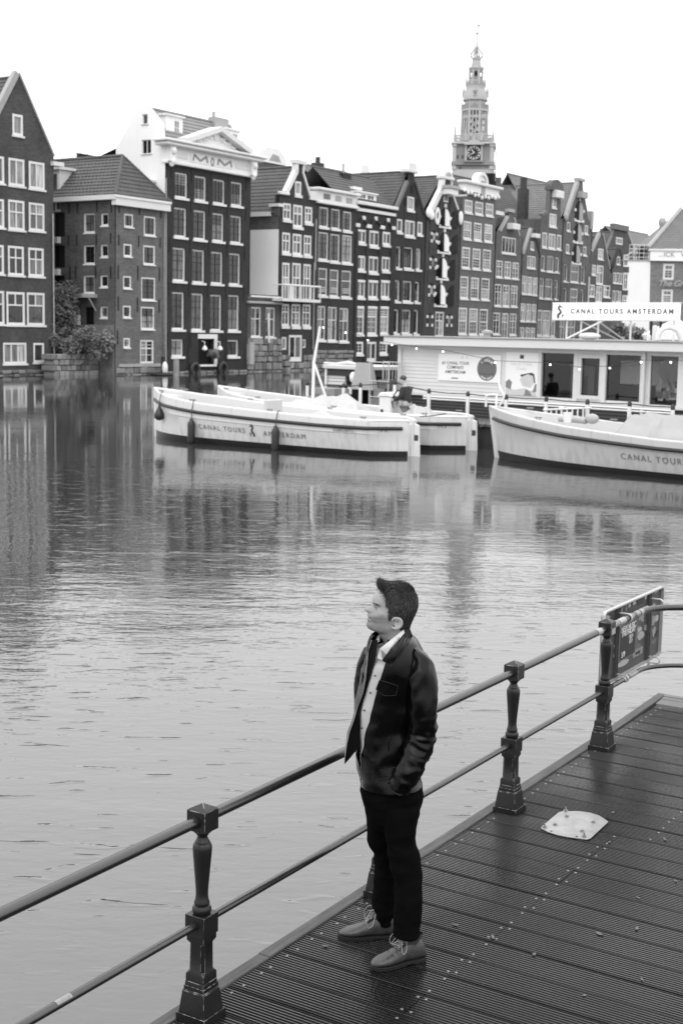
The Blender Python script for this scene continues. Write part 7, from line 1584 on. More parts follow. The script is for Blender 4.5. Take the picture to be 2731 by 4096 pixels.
q0, q1 = KP3('e3', 720, 570, HN - .2), KP3('e3', 905, 890, HN - .2); b = MB(); b.box(q0.x, HN - .2, .72, q1.x, HN + .5, q0.z); lk = b.build('locker', MDOOR, hut, bevel=.02)
q0, q1 = KP3('e3', 748, 582, HN - .2), KP3('e3', 812, 695, HN - .2); b = MB(); b.box(q0.x, HN - .215, q1.z, q1.x, HN - .202, q0.z); b.build('notice', MVINYL, lk)
for i, x_ in enumerate((a.x + .1, c_.x - .1)): b = MB(); b.tube([(x_, HN - .1, .72), (x_, HN - .1, zr_ - .06)], .05, 8); b.build('hut_post', MWHITE, hut)
q0 = KP3('e3', 990, 400, HN - .3); b = MB(); b.add([(q0.x - .3, HN - .35, q0.z + .45), (q0.x + .35, HN - .35, q0.z + .45), (q0.x + .55, HN - .4, q0.z - .5), (q0.x - .5, HN - .4, q0.z - .5), (q0.x - .3, HN - .2, q0.z + .45), (q0.x + .35, HN - .2, q0.z + .45), (q0.x + .55, HN - .1, q0.z - .5), (q0.x - .5, HN - .1, q0.z - .5)], [(0, 3, 2, 1), (4, 5, 6, 7), (0, 1, 5, 4), (1, 2, 6, 5), (2, 3, 7, 6), (3, 0, 4, 7)]); b.build('hanging_sheet', MTARPG, hut)
q0 = KP3('e3', 830, 430, HN - .3); b = MB(); b.ball((q0.x, HN - .3, q0.z), (.15, .1, .2), 10, 8); b.build('hanging_bag', MWHITE, hut, smooth=60)
q0 = KP3('e3', 600, 240, HN); b = MB(); b.tube([(q0.x - .9, HN + .2, zr_ + .12), (q0.x - .3, HN + .2, zr_ + .1), (q0.x + .2, HN + .3, zr_ + .16), (q0.x + .7, HN + .2, zr_ + .12)], [.05, .06, .09, .05], 7); b.xf(KM); tag(b.build('rolled_canvas', MPALE, smooth=60), 'pale rolled canvas lying on the work hut roof', 'canvas')
q0, q1 = KP3('e3', 185, 585, -.9), KP3('e3', 555, 820, -.9); pl_ = thing('planter_box', 'weathered pale wooden planter box beside the white mast', 'planter', mtx=KM)
for i in range(3): z0_ = .72 + (q0.z - .72) * i / 3; b = MB(); b.box(q0.x, -.95, z0_ + .008, q1.x, -.2, z0_ + (q0.z - .72) / 3 - .008); b.build('side_board', MSTONE, pl_)
q0, q1 = KP3('e3', 1185, 185, -.6), KP3('e3', 1465, 850, -.6); rc_ = thing('roll_cage', 'tall galvanised wire roll cage standing at the ticket office end', 'trolley', mtx=KM)
zt_ = q0.z; MW2 = mat('zinc_wire', .5, .4, metal=.3)
for x_ in (q0.x, q1.x):
    for y_ in (-.9, -.2): b = MB(); b.tube([(x_, y_, .75), (x_, y_, zt_)], .022, 6); b.build('upright', MW2, rc_)
for y_ in (-.9, -.2):
    for z_ in (zt_, .75 + (zt_ - .75) * .62, .75 + (zt_ - .75) * .3, .85): b = MB(); b.tube([(q0.x, y_, z_), (q1.x, y_, z_)], .018, 6); b.build('crossbar', MW2, rc_)
for i in range(1, 6): x_ = q0.x + (q1.x - q0.x) * i / 6; b = MB(); b.tube([(x_, -.2, .85), (x_, -.2, zt_)], .012, 5); b.build('bar', MW2, rc_)
for x_ in (q0.x, q1.x): b = MB(); b.tube([(x_, -.9, .73), (x_, -.9, .78)], .06, 8); b.build('caster', MRUB, rc_)
for i, (x_, z_) in enumerate(((.25, 0), (.7, 0), (.35, .34), (.6, .66))): b = MB(); b.box(-.25, -.2, 0, .25, .2, .32); o = b.build('crate', [MGREYP, MSTONE][i % 2], bevel=.01); o.matrix_basis = KM @ Matrix.Translation((q0.x + (q1.x - q0.x) * x_, -.55, .87 + z_)); tag(o, ['grey crate at the bottom of the wire roll cage', 'mottled crate low in the roll cage', 'grey crate midway up in the roll cage', 'mottled crate on top inside the roll cage'][i], 'crate', 'crates in the roll cage')
# steersman in the console boat: one continuous body, clothing as children
def skin_fig(name, joints, edges, m, sub=2, branch=True):
    me = bpy.data.meshes.new(name); me.from_pydata([j[0] for j in joints], edges, []); o = bpy.data.objects.new(name, me); COL.objects.link(o)
    sk = o.modifiers.new('skin', 'SKIN'); sk.use_smooth_shade = True
    for i, v in enumerate(me.skin_vertices[0].data): r = joints[i][1]; v.radius = r if isinstance(r, tuple) else (r, r); v.use_root = (i == 0)
    ss = o.modifiers.new('sub', 'SUBSURF'); ss.levels = sub; ss.render_levels = sub
    dg = bpy.context.evaluated_depsgraph_get(); me2 = bpy.data.meshes.new_from_object(o.evaluated_get(dg)); bpy.data.objects.remove(o); bpy.data.meshes.remove(me)
    me2.materials.clear(); me2.materials.append(m); me2.polygons.foreach_set('use_smooth', [True] * len(me2.polygons)); me2.name = name; return me2
MSKIN = mat('skin', .36, .5, .4, noise_=(30, .06)); MDKJ = mat('dark_fleece', .04, .85, .2); MJEAN = mat('faded_jeans', .17, .8, .2, noise_=(8, .2)); MHAIR2 = mat('brown_hair', .05, .6)
PMt = bB.M @ Matrix.Translation((7.45, -.15, .34)) @ Matrix.Rotation(math.pi, 4, 'Z')      # faces the bow (+X local)
J2 = [((0, 0, .92), (.15, .12)), ((0.01, 0, 1.12), (.15, .12)), ((.05, 0, 1.34), (.16, .12)), ((.08, 0, 1.46), (.09, .08)), ((.12, 0, 1.54), (.055, .05)), ((.16, 0, 1.60), (.085, .075)), ((.19, 0, 1.70), (.09, .08)), ((.17, 0, 1.77), (.06, .055)),
      ((.06, .19, 1.40), .075), ((.10, .24, 1.16), .055), ((.36, .20, 1.06), .045), ((.46, .17, 1.07), .04), ((.06, -.19, 1.40), .075), ((.10, -.24, 1.16), .055), ((.36, -.20, 1.06), .045), ((.46, -.17, 1.07), .04),
      ((0, .10, .82), (.10, .10)), ((.02, .11, .48), .075), ((0, .11, .08), .055), ((.12, .11, .04), .045), ((0, -.10, .82), (.10, .10)), ((.02, -.11, .48), .075), ((0, -.11, .08), .055), ((.12, -.11, .04), .045)]
E2 = [(0, 1), (1, 2), (2, 3), (3, 4), (4, 5), (5, 6), (6, 7), (2, 8), (8, 9), (9, 10), (10, 11), (2, 12), (12, 13), (13, 14), (14, 15), (0, 16), (16, 17), (17, 18), (18, 19), (0, 20), (20, 21), (21, 22), (22, 23)]
p2_ = obj('person', skin_fig('person', J2, E2, MSKIN)); p2_.matrix_basis = PMt; WM[p2_.name] = PMt
tag(p2_, 'person in dark fleece jacket and jeans bending over a boat steering wheel', 'person')
grow = lambda j, k: [(p, tuple(q * k + .012 for q in (r if isinstance(r, tuple) else (r, r)))) for p, r in j]
JJ = grow([J2[i] for i in (0, 1, 2, 3, 8, 9, 10, 12, 13, 14)], 1.12); obj('jacket', skin_fig('jacket', JJ, [(0, 1), (1, 2), (2, 3), (2, 4), (4, 5), (5, 6), (2, 7), (7, 8), (8, 9)], MDKJ), p2_)
JT = grow([J2[i] for i in (0, 16, 17, 18, 20, 21, 22)], 1.08); obj('jeans', skin_fig('jeans', JT, [(0, 1), (1, 2), (2, 3), (0, 4), (4, 5), (5, 6)], MJEAN), p2_)
b = MB(); b.ball((.165, 0, 1.735), (.108, .094, .085), 14, 10); b.build('hair', MHAIR2, p2_, smooth=70)
# ================================================================== planting, quay clutter and far trees
def leaf_mat(name, v): return mat(name, v, .6, .3, noise_=(2.5, .5), rnd=.15)
MLEAFD = leaf_mat('shrub_leaf', .10); MLEAFL = leaf_mat('shrub_leaf_pale', .22); MTWIG = mat('twig', .05, .8)
def shrub(name, label, base, rx, ry, rz, n, seed, leaf=.14, m=None, cat='shrub', stems=7, group=None):
    r = random.Random(seed); t = thing(name, label, cat, loc=base, group=group); b = MB(); b2 = MB()
    cl = []
    for i in range(stems * 2):
        a = r.uniform(0, 6.28); q = r.random() ** .5; cl.append((rx * .75 * q * math.cos(a), ry * .75 * q * math.sin(a), rz * r.uniform(.25, .95), r.uniform(.25, .5)))
    for i in range(stems): c = cl[i]; b2.tube([(c[0] * .2, c[1] * .2, 0), (c[0] * .6, c[1] * .6, c[2] * .5), (c[0], c[1], c[2])], [.04, .03, .012], 5)
    for i in range(n):
        c = r.choice(cl); d = Vector((r.gauss(0, 1), r.gauss(0, 1), r.gauss(0, 1))).normalized() * (c[3] * max(rx, rz) * .55 * r.random() ** .4)
        p = Vector((c[0], c[1], c[2])) + Vector((d.x, d.y * ry / rx, d.z))
        if p.z < .05: continue
        u = Vector((r.gauss(0, 1), r.gauss(0, 1), r.gauss(0, .7))).normalized(); w = u.orthogonal().normalized(); s = leaf * r.uniform(.6, 1.3); b.add([p - u * s, p + w * s * .55, p + u * s, p - w * s * .55], [(0, 1, 2, 3)])
    b2.build('stem', MTWIG, t); b.build('foliage', m or MLEAFD, t, kind='stuff'); return t
H2o = OH + IH * .8
def H2P(c, x, y, sb=2.0): return onplane(*PX(c, x, y), OH + IH * sb, IH)
p = H2P('c2', 570, 1300, 3.0); gp = Vector((p.x, p.y, 0))
shrub('garden_shrub', 'tall dark shrub climbing beside the brown gabled house', gp + Vector((-.7, .8, .9)), 1.5, 1.3, 5.4, 5200, 1, .13, group='garden shrubs')
shrub('garden_shrub', 'broad leafy shrub spilling over the garden wall to the water', H2P('c2', 640, 1290, 2.2) * Vector((1, 1, 0)) + Vector((0, 0, .5)), 2.5, 1.2, 3.0, 6000, 2, .12, leaf_mat('shrub_leaf_mid', .15), group='garden shrubs')
shrub('garden_shrub', 'small pale shrub hanging on the corner house steps', H2P('c2', 955, 1180, .4) * Vector((1, 1, 0)) + Vector((0, 0, 1.1)), .8, .5, 2.0, 700, 3, .14, MLEAFL, group='garden shrubs')
shrub('flower_pot_plant', 'bushy plant on the step of the lettered pediment house', H2P('c4', 715, 1600, -.4) * Vector((1, 1, 0)) + Vector((0, 0, .9)), .55, .45, .9, 500, 4, .1, MLEAFL, 'plant')
# garden wall and steps between the two brick houses
gw = thing('garden_wall', 'rough stone garden wall with water steps below the corner house', 'wall', mtx=frame(OH + IH * 1.6, EH))
gi = gw.matrix_basis.inverted(); x0 = (gi @ H2P('c2', 470, 1300, 1.6)).x; x1 = (gi @ H2P('c2', 880, 1300, 1.6)).x; x2 = (gi @ H2P('c2', 1035, 1300, 1.6)).x
rw_ = random.Random(9)
for i in range(5):
    for k_ in range(9):
        a_ = x0 + (x1 - x0) * (k_ + (.5 if i % 2 else 0)) / 9.5; o_ = rw_.uniform(-.06, .06); b = MB(); b.box(a_ + .02, o_, -.5 + i * .4 + .015, a_ + (x1 - x0) / 9.5 - .02, 1.1, -.5 + (i + 1) * .4 - .015); b.build('stone', MSTONE, gw, bevel=.04)
for i in range(8): b = MB(); o_ = rw_.uniform(-.05, .05); b.box(x1 - .9 + o_, -.08, -.5 + i * .42, x1 + o_ * .3, .5, -.5 + (i + 1) * .42 - .02); b.build('stone', MSTONE, gw, bevel=.04)
for i in range(6): b = MB(); b.box(x1 + .01, .2 + .22 * i, -.6, x2 - .0, .42 + .22 * i, .15 + .22 * i); b.build('step', MSTONE, gw)
rl_ = thing('step_railing', 'black iron balcony railing at the corner house door', 'railing', mtx=frame(OH + IH * 3.2, EH)); ri = rl_.matrix_basis.inverted()
q0, q1 = ri @ H2P('c2', 640, 900, 3.2), ri @ H2P('c2', 768, 1030, 3.2)
for z_ in (q0.z, (q0.z + q1.z) / 2, q1.z): b = MB(); b.tube([(q0.x, 0, z_), (q1.x, 0, z_)], .05, 6); b.build('bar', MANCH, rl_)
for i in range(5): x_ = q0.x + (q1.x - q0.x) * i / 4; b = MB(); b.tube([(x_, 0, q1.z - (2.2 if i in (0, 4) else 0)), (x_, 0, q0.z)], .05, 6); b.build('upright', MANCH, rl_)
# mooring timbers and tyres at the foot of the pediment house
def pile(c, x, y0, y1, w, lab, m, name='mooring_pile', out=1.2):
    a = onplane(*PX(c, x, y1), OH - IH * out, IH); zt = onplane(*PX(c, x, y0), OH - IH * out, IH).z; b = MB(); r_ = w * (a.y / FPX) * CRP[c][2] / 2
    b.lathe([(r_, -1.2), (r_ * 1.03, .2), (r_, zt - .1), (r_ * .8, zt)], 12); return tag(b.build(name, m, smooth=50, loc=(a.x, a.y, 0)), lab, 'mooring pile', 'mooring piles by the houses')
pile('c4', 152, 1500, 1690, 50, 'black mooring pile at the corner of the dark pediment house', MANCH, out=1.0); pile('c4', 300, 1530, 1740, 65, 'pale weathered mooring pile standing free in the water', MSTONE, out=3.0)
for x_, y_, lab in ((512, 1655, 'black tyre fender hung on the wall below the house door'), (830, 1645, 'black tyre fender hung on the wall near a small window')):
    a = onplane(*PX('c4', x_, y_), OH - IH * .35, IH); b = MB(); b.tube([(.42 * math.cos(t), .0, .5 * math.sin(t)) for t in np.linspace(0, 2 * math.pi, 21)], .17, 8, cap=False); o = b.build('tyre_fender', MRUB, smooth=60); o.matrix_basis = frame(a, EH); tag(o, lab, 'tyre', 'tyre fenders by the houses')
a = onplane(*PX('c4', 172, 1645), OH - IH * 1.6, IH); b = MB(); b.ball((0, 0, .15), (.22, .22, .5), 12, 8); tag(b.build('buoy', MWHITE, smooth=60, loc=(a.x, a.y, .35)), 'small white buoy tied to the black mooring pile', 'buoy')
a = onplane(*PX('c4', 145, 1690), OH - IH * 1.7, IH); b = MB(); b.ball((0, 0, .05), (1.0, .5, .16), 14, 6); tag(b.build('floating_tyre', MRUB, smooth=60, loc=(a.x, a.y, 0)), 'black floating fender raft lying at the mooring pile', 'fender')
# rough quay stones under the dark row
# far quay furniture on the right: canopy, bushes
cq = ond(*PX('d5', 1380, 1840), 120); 
um = thing('cafe_parasol', 'broad white cafe parasol canopy in front of the lettered corner cafe', 'parasol', loc=(cq.x, 120, 1.0))
e0_, e1_ = ond(*PX('d5', 1125, 1700), 120), ond(*PX('d5', 1700, 1740), 120); zt = ond(*PX('d5', 1568, 1592), 120).z; ze = e0_.z - .35
cxp_ = (e0_.x + e1_.x) / 2; hw = (e1_.x - e0_.x) / 2
b = MB(); b.add([(-hw, -2, ze - 1), (hw, -2, ze - 1), (hw, 3, ze - 1), (-hw, 3, ze - 1), (hw * .3, .5, zt - .6), (-hw, -2, ze - 1.45), (hw, -2, ze - 1.45), (hw, 3, ze - 1.45), (-hw, 3, ze - 1.45)], [(0, 1, 4), (1, 2, 4), (2, 3, 4), (3, 0, 4), (0, 5, 6, 1), (1, 6, 7, 2), (2, 7, 8, 3), (3, 8, 5, 0)]); b.xf(Matrix.Translation((cxp_ - cq.x, 0, 0))); b.build('canopy', MWPL, um)
for x_ in (1115, 1235): q = ond(*PX('d5', x_, 1700), 120); b = MB(); b.tube([(q.x - cq.x, -1, 0), (q.x - cq.x, -1, q.z - 1 + 1.2)], .12, 6); b.build('pole', MANCH, um)
b = MB(); b.box(cxp_ - cq.x - hw, 2.4, 0, cxp_ - cq.x + hw, 3, ze - 1.2); b.build('rear_screen', MHULLD, um)
for i, (x0_, x1_, yt, lab, mm) in enumerate(((640, 770, 1650, 'conical dark bush on the quay behind the ticket office', MLEAFD), (830, 930, 1690, 'pale airy bush on the quay in front of the white wall', MLEAFL), (930, 1020, 1720, 'dark low bush between the white wall and the parasol poles', MLEAFD))):
    q = ond(*PX('d5', (x0_ + x1_) / 2, 1850), 128); w_ = (x1_ - x0_) * .30676 * 128 / FPX / 2; zt_ = ond(*PX('d5', (x0_ + x1_) / 2, yt), 128).z
    shrub('quay_bush', lab, Vector((q.x, 128, 1.0)), w_, w_, zt_ - 1.0, 900, 20 + i, .2, mm, 'bush', group='bushes on the far quay')
b = MB(); b.box(14, 112, -1, 80, 150.5, 1.0); b.build('far_quay', MSTONE, kind='structure')
# pale bare tree tops seen over the corner house roof
def far_tree(name, lab, c, x, y, D, hgt, seed):
    r = random.Random(seed); top = ond(*PX(c, x, y), D); t = thing(name, lab, 'tree', loc=(top.x, D, 1.0)); b = MB(); H_ = top.z - 1
    b.tube([(0, 0, 0), (.2, 0, H_ * .35), (0, .1, H_ * .6)], [.35, .28, .16], 8); b.build('trunk', MTWIG, t, smooth=60); b2 = MB(); b = MB()
    for i in range(26):
        a = r.uniform(0, 6.28); e = Vector((math.cos(a) * r.uniform(1, 4), math.sin(a) * r.uniform(1, 4), H_ * r.uniform(.65, 1.0))); s_ = Vector((0, 0, H_ * r.uniform(.35, .6))); b2.tube([s_, s_.lerp(e, .5) + Vector((0, 0, .4)), e], [.09, .05, .015], 5)
        for k_ in range(60): p = s_.lerp(e, r.uniform(.45, 1.05)) + Vector((r.gauss(0, .5), r.gauss(0, .5), r.gauss(0, .4))); u = Vector((r.gauss(0, 1), r.gauss(0, 1), r.gauss(0, 1))).normalized(); w = u.orthogonal().normalized(); b.add([p - u * .14, p + w * .09, p + u * .14], [(0, 1, 2)])
    b2.build('branch', MTWIG, t, kind='stuff'); b.build('crown', leaf_mat('far_leaf', .3), t, kind='stuff')
far_tree('far_tree', 'pale thin tree top showing above the hipped roof ridge', 'c1', 900, 780, 165, 14, 3)
# ================================================================== man at the railing
MSKINM = mat('face_skin', .30, .5, .3, noise_=(35, .07), bump=(160, .0004))
MLEATH = mat('black_leather', .0022, .22, .2, noise_=(14, .4), bump=(90, .0005)); MLINE = mat('jacket_lining', .004, .9, .1); MSHIRT = mat('pale_shirt', .43, .75, .2, noise_=(6, .06), bump=(9, .006)); MTROU = mat('black_trousers', .003, .95, .03, noise_=(12, .4), bump=(300, .0006))
MSHOE = mat('worn_brown_leather', .042, .3, .45, noise_=(22, 1.0, 9), bump=(60, .0016)); MSOLE = mat('shoe_sole', .014, .7, .2, noise_=(40, .4)); MLACE = mat('pale_lace', .30, .8, .2); MHAIR = mat('short_dark_hair', .03, .4, .45, noise_=(60, .6)); MZIP = mat('zip_teeth', .35, .4, metal=.4)
PO = Vector((.26, 6.16, DZ))
def stubble():
    N = MSKINM.node_tree.nodes; L = MSKINM.node_tree.links; bs = N['Principled BSDF']; src = bs.inputs['Base Color'].links[0].from_socket
    tc_ = N.new('ShaderNodeTexCoord'); vm = N.new('ShaderNodeVectorMath'); vm.operation = 'DISTANCE'; c_ = ond(1420 + .19133 * 470, 2290 + .19133 * 1130, 6.2) - PO; vm.inputs[1].default_value = c_; L.new(tc_.outputs['Object'], vm.inputs[0])
    mr = N.new('ShaderNodeMapRange'); mr.interpolation_type = 'SMOOTHSTEP'; mr.inputs[1].default_value = .065; mr.inputs[2].default_value = .115; mr.inputs[3].default_value = .62; mr.inputs[4].default_value = 1.0; L.new(vm.outputs['Value'], mr.inputs[0])
    mx = N.new('ShaderNodeMix'); mx.data_type = 'RGBA'; mx.blend_type = 'MULTIPLY'; mx.inputs[0].default_value = 1; L.new(src, mx.inputs[6]); cc = N.new('ShaderNodeCombineColor')
    for i in range(3): L.new(mr.outputs[0], cc.inputs[i])
    L.new(cc.outputs[0], mx.inputs[7]); L.new(mx.outputs[2], bs.inputs['Base Color'])
HD = 6.2
def ringpx(py, pl, pr, dc, dh, n=48, a0=0, a1=2 * math.pi, ex=2.2, closed=True):
    L_, R_ = ond(pl, py, dc), ond(pr, py, dc); c = (L_ + R_) / 2; a = (R_.x - L_.x) / 2; pts = []
    for k in range(n if closed else n + 1):
        t = a0 + (a1 - a0) * k / n; ct, st = math.cos(t), math.sin(t)
        pts.append(Vector((c.x + a * math.copysign(abs(ct) ** (2 / ex), ct), c.y + dh * math.copysign(abs(st) ** (2 / ex), st), c.z)))
    return pts
def interp_rows(rows, k):
    """densify a list of numeric rows with smooth interpolation"""
    A = np.array(rows, float); t = np.arange(len(A)); tt = np.linspace(0, len(A) - 1, k); out = []
    for x in tt:
        i = min(int(x), len(A) - 2); f = x - i; p0, p1, p2, p3 = A[max(i - 1, 0)], A[i], A[i + 1], A[min(i + 2, len(A) - 1)]
        out.append(.5 * (2 * p1 + (p2 - p0) * f + (2 * p0 - 5 * p1 + 4 * p2 - p3) * f * f + (3 * p1 - p0 - 3 * p2 + p3) * f ** 3))
    return out
def remeshed(b, vox, m, name, smooth_it=2, fn=None):
    me = b.mesh(name + '_src', [m]); o = bpy.data.objects.new('tmp', me); COL.objects.link(o)
    r = o.modifiers.new('r', 'REMESH'); r.mode = 'VOXEL'; r.voxel_size = vox; r.use_smooth_shade = True
    if smooth_it: s = o.modifiers.new('s', 'SMOOTH'); s.factor = .5; s.iterations = smooth_it
    dg = bpy.context.evaluated_depsgraph_get(); me2 = bpy.data.meshes.new_from_object(o.evaluated_get(dg)); bpy.data.objects.remove(o); bpy.data.meshes.remove(me)
    me2.name = name; me2.materials.clear(); me2.materials.append(m)
    if fn:
        nn = [v.normal.copy() for v in me2.vertices]; cc = [fn(v.co.copy(), n) for v, n in zip(me2.vertices, nn)]
        me2.vertices.foreach_set('co', [c for q in cc for c in q]); me2.update()
    me2.polygons.foreach_set('use_smooth', [True] * len(me2.polygons)); return me2
stubble()
def HPX(u, v): return 1420 + .19133 * u, 2290 + .19133 * v
def HP(u, v, d=0.0):
    p = ond(*HPX(u, v), HD); p.y += d; return p
# ---- head: slices (v, front, back, half width mm, nose push)
HS = [(266, 720, 930, 18, 0), (275, 660, 990, 33, 0), (300, 570, 1100, 50, 0), (350, 500, 1180, 61, 0), (400, 452, 1222, 67, 0), (450, 408, 1252, 70.5, 0), (500, 378, 1272, 72.5, 0), (550, 362, 1285, 74, 0), (595, 357, 1290, 74.5, 0), (630, 366, 1290, 74.5, 5), (655, 378, 1288, 74.5, 18),
      (680, 384, 1286, 74.5, 48), (700, 386, 1284, 74, 78), (720, 385, 1281, 74, 116), (740, 382, 1277, 73.5, 160), (760, 377, 1273, 73, 181), (780, 368, 1267, 72.5, 172), (800, 350, 1260, 72, 150), (818, 332, 1254, 71.5, 100), (835, 308, 1249, 71, 42), (850, 288, 1244, 70.5, 12), (865, 275, 1238, 70, 4), (880, 268, 1233, 69.5, 3),
      (900, 263, 1226, 68.5, 4), (920, 268, 1218, 67.5, 0), (932, 276, 1214, 66.8, 0), (945, 262, 1209, 66, 3), (965, 254, 1200, 65, 4), (985, 253, 1192, 64, 3), (1005, 262, 1184, 63, 0), (1025, 258, 1177, 62, 0), (1050, 243, 1168, 61, 0), (1080, 234, 1158, 60, 0), (1110, 238, 1150, 59, 0), (1140, 252, 1142, 58.5, 0), (1165, 276, 1137, 58, 0), (1185, 310, 1133, 58, 0), (1203, 360, 1130, 58, 0),
      (1220, 420, 1128, 58, 0), (1240, 470, 1128, 58, 0), (1270, 490, 1128, 58, 0), (1310, 505, 1132, 58, 0), (1360, 540, 1140, 58, 0), (1420, 575, 1150, 59, 0), (1480, 590, 1165, 62, 0), (1540, 585, 1190, 72, 0)]
def head_rings():
    rows = interp_rows(HS, 120); rings = []
    ths = []
    for k in range(72):                                    # more samples near the front
        t = k / 72; a = 2 * math.pi * t; ths.append(a - .45 * math.sin(a))
    for v, f, bk, w, ns in rows:
        w = w / 1000; cx = (f + bk) / 2; a = (bk - f) / 2; q = []
        for th in ths:
            ct, st = math.cos(th), math.sin(th)            # th=0 front
            ex = 2.25; u = cx - a * math.copysign(abs(ct) ** (2 / ex), ct); d = -w * math.copysign(abs(st) ** (2 / ex), st)
            if ct > 0:
                wn = .0105 if v < 745 else (.0135 if v < 790 else .0165); wn = np.interp(v, [640, 700, 750, 780, 800, 835], [.010, .011, .0145, .0185, .020, .018]); u -= ns * math.exp(-(d / wn) ** 2)
                if 890 < v < 1010: pass
            q.append((u, v, d))
        rings.append(q)
    # features: (u, v, side depth sign both) gaussian pushes along depth (towards the side) and forward
    out = []
    def g(u, v, u0, v0, su, sv): return math.exp(-((u - u0) / su) ** 2 - ((v - v0) / sv) ** 2)
    for q in rings:
        r2 = []
        for u, v, d in q:
            sg = -1 if d < 0 else 1; ad = abs(d); side = min(1, ad / .02)
            k = 0.0
            k -= .0075 * g(u, v, 452, 700, 62, 45)           # eye socket
            k += .0050 * g(u, v, 400, 618, 55, 26)           # brow
            k += .0045 * g(u, v, 520, 800, 80, 55)           # cheekbone
            k -= .0030 * g(u, v, 560, 960, 120, 90)          # hollow cheek
            k += .0012 * g(u, v, 430, 890, 50, 60)           # smile cheek
            k -= .0062 * g(u, v, 405 + (v - 1000) * .05, 1035, 16, 75)   # smile fold
            k -= .0035 * g(u, v, 350, 985, 22, 20)           # mouth corner
            k += .0040 * g(u, v, 690, 1130, 120, 60)         # jaw angle
            k -= .0050 * g(u, v, 640, 560, 70, 90)           # temple
            k += .0035 * g(u, v, 455, 722, 30, 22)           # eyeball and lid
            k -= .0040 * g(u, v, 335, 830, 16, 22) * (1 if ad > .008 else 0)
            u2 = u
            m_ = 920 + (u - 262) * .66                        # mouth line running back
            if u < 365 and 880 < v < 1010: u2 += 30 * math.exp(-((v - m_) / 8) ** 2); k -= .004 * math.exp(-((v - m_) / 10) ** 2)
            r2.append((u2, v, sg * (ad + k * side)))
        out.append(r2)
    return out
HR = head_rings()
bod = MB()
rings = [[HP(u, v, d) for u, v, d in q] for q in HR]
# shoulders and trunk under the clothes carry on from the neck
for py, pl, pr, dc, dh in ((2590, 1500, 1655, 6.2, .11), (2610, 1490, 1672, 6.2, .15), (2650, 1486, 1676, 6.2, .165), (2740, 1468, 1664, 6.2, .15), (2880, 1462, 1640, 6.2, .14), (3000, 1462, 1640, 6.2, .135), (3100, 1465, 1645, 6.2, .14), (3200, 1475, 1650, 6.2, .14), (3260, 1500, 1630, 6.2, .11)):
    q = ringpx(py, pl, pr, dc, dh, 72); rings.append(list(reversed([q[(k + 36) % 72] for k in range(72)])) if False else [q[(36 + k) % 72] for k in range(72)])
bod.loft(rings)
def ear(sg):
    ec = lambda u, v, o=0.0: HP(u, v, sg * (-.0705 - o))
    pts = [(770, 960), (760, 920), (800, 888), (860, 874), (920, 890), (955, 935), (962, 990), (940, 1045), (895, 1080), (850, 1098), (800, 1098), (765, 1080), (755, 1050)]
    bod.tube([ec(u, v, .006 + .012 * max(0, (u - 780) / 190)) for u, v in pts], [.004, .005, .0055, .0058, .006, .006, .006, .0058, .006, .0065, .0068, .006, .004], 8)
    bod.tube([ec(u, v, .005 + .008 * max(0, (u - 780) / 190)) for u, v in ((820, 930), (880, 915), (915, 950), (905, 1000), (860, 1040), (820, 1050))], .005, 8)
    bod.ball(ec(855, 990, -.004), (.016, .008, .022), 12, 8)
ear(1); ear(-1)
ARM_N = [(1670, 2655, 6.07), (1686, 2725, 6.04), (1690, 2830, 6.035), (1688, 2935, 6.05), (1660, 3025, 6.03), (1625, 3100, 6.01), (1592, 3150, 6.03), (1570, 3190, 6.06)]
ARM_F = [(1500, 2610, 6.37), (1478, 2700, 6.41), (1475, 2820, 6.42), (1480, 2930, 6.41), (1490, 3020, 6.39), (1505, 3100, 6.37), (1520, 3160, 6.35), (1530, 3200, 6.33)]
W3 = lambda L_: [ond(x, y, d) for x, y, d in L_]
for A_ in (ARM_N, ARM_F):
    P_ = W3(A_); bod.tube(P_[:-1], [.052, .05, .046, .043, .040, .034, .029], 14)
    # hand resting in the pocket: palm, four fingers and a thumb
    w_, h_ = P_[-2], P_[-1]; dr = (h_ - w_).normalized(); pc = w_ + dr * .055; bod.ball(pc, (.036, .018, .05), 12, 8); sd = Vector((0, 1, 0)).cross(dr).normalized()
    for i, ln in enumerate((.060, .068, .064, .050)): f0 = pc + dr * .03 + sd * (.027 - .018 * i); bod.tube([f0, f0 + dr * ln * .5 + Vector((0, -.004, 0)), f0 + dr * ln + Vector((0, .006, 0))], [.0095, .009, .0075], 8)
    bod.tube([pc + sd * .028 - dr * .02, pc + sd * .05 + dr * .012, pc + sd * .05 + dr * .04], [.012, .0105, .0085], 8)
CPX = lambda X, Y: (1300 + .31888 * X, 3200 + .31888 * Y)
LEGN = [(40, 690, 1185, 6.13, .115), (200, 692, 1162, 6.12, .112), (350, 730, 1142, 6.11, .105), (500, 762, 1125, 6.105, .098), (620, 780, 1165, 6.10, .092), (720, 795, 1192, 6.095, .088), (850, 818, 1206, 6.085, .085), (960, 855, 1213, 6.08, .083), (1050, 884, 1216, 6.07, .082), (1180, 880, 1217, 6.06, .082), (1300, 872, 1213, 6.05, .082), (1420, 864, 1206, 6.045, .082), (1520, 858, 1192, 6.04, .08), (1600, 857, 1178, 6.035, .078), (1690, 862, 1176, 6.03, .078)]
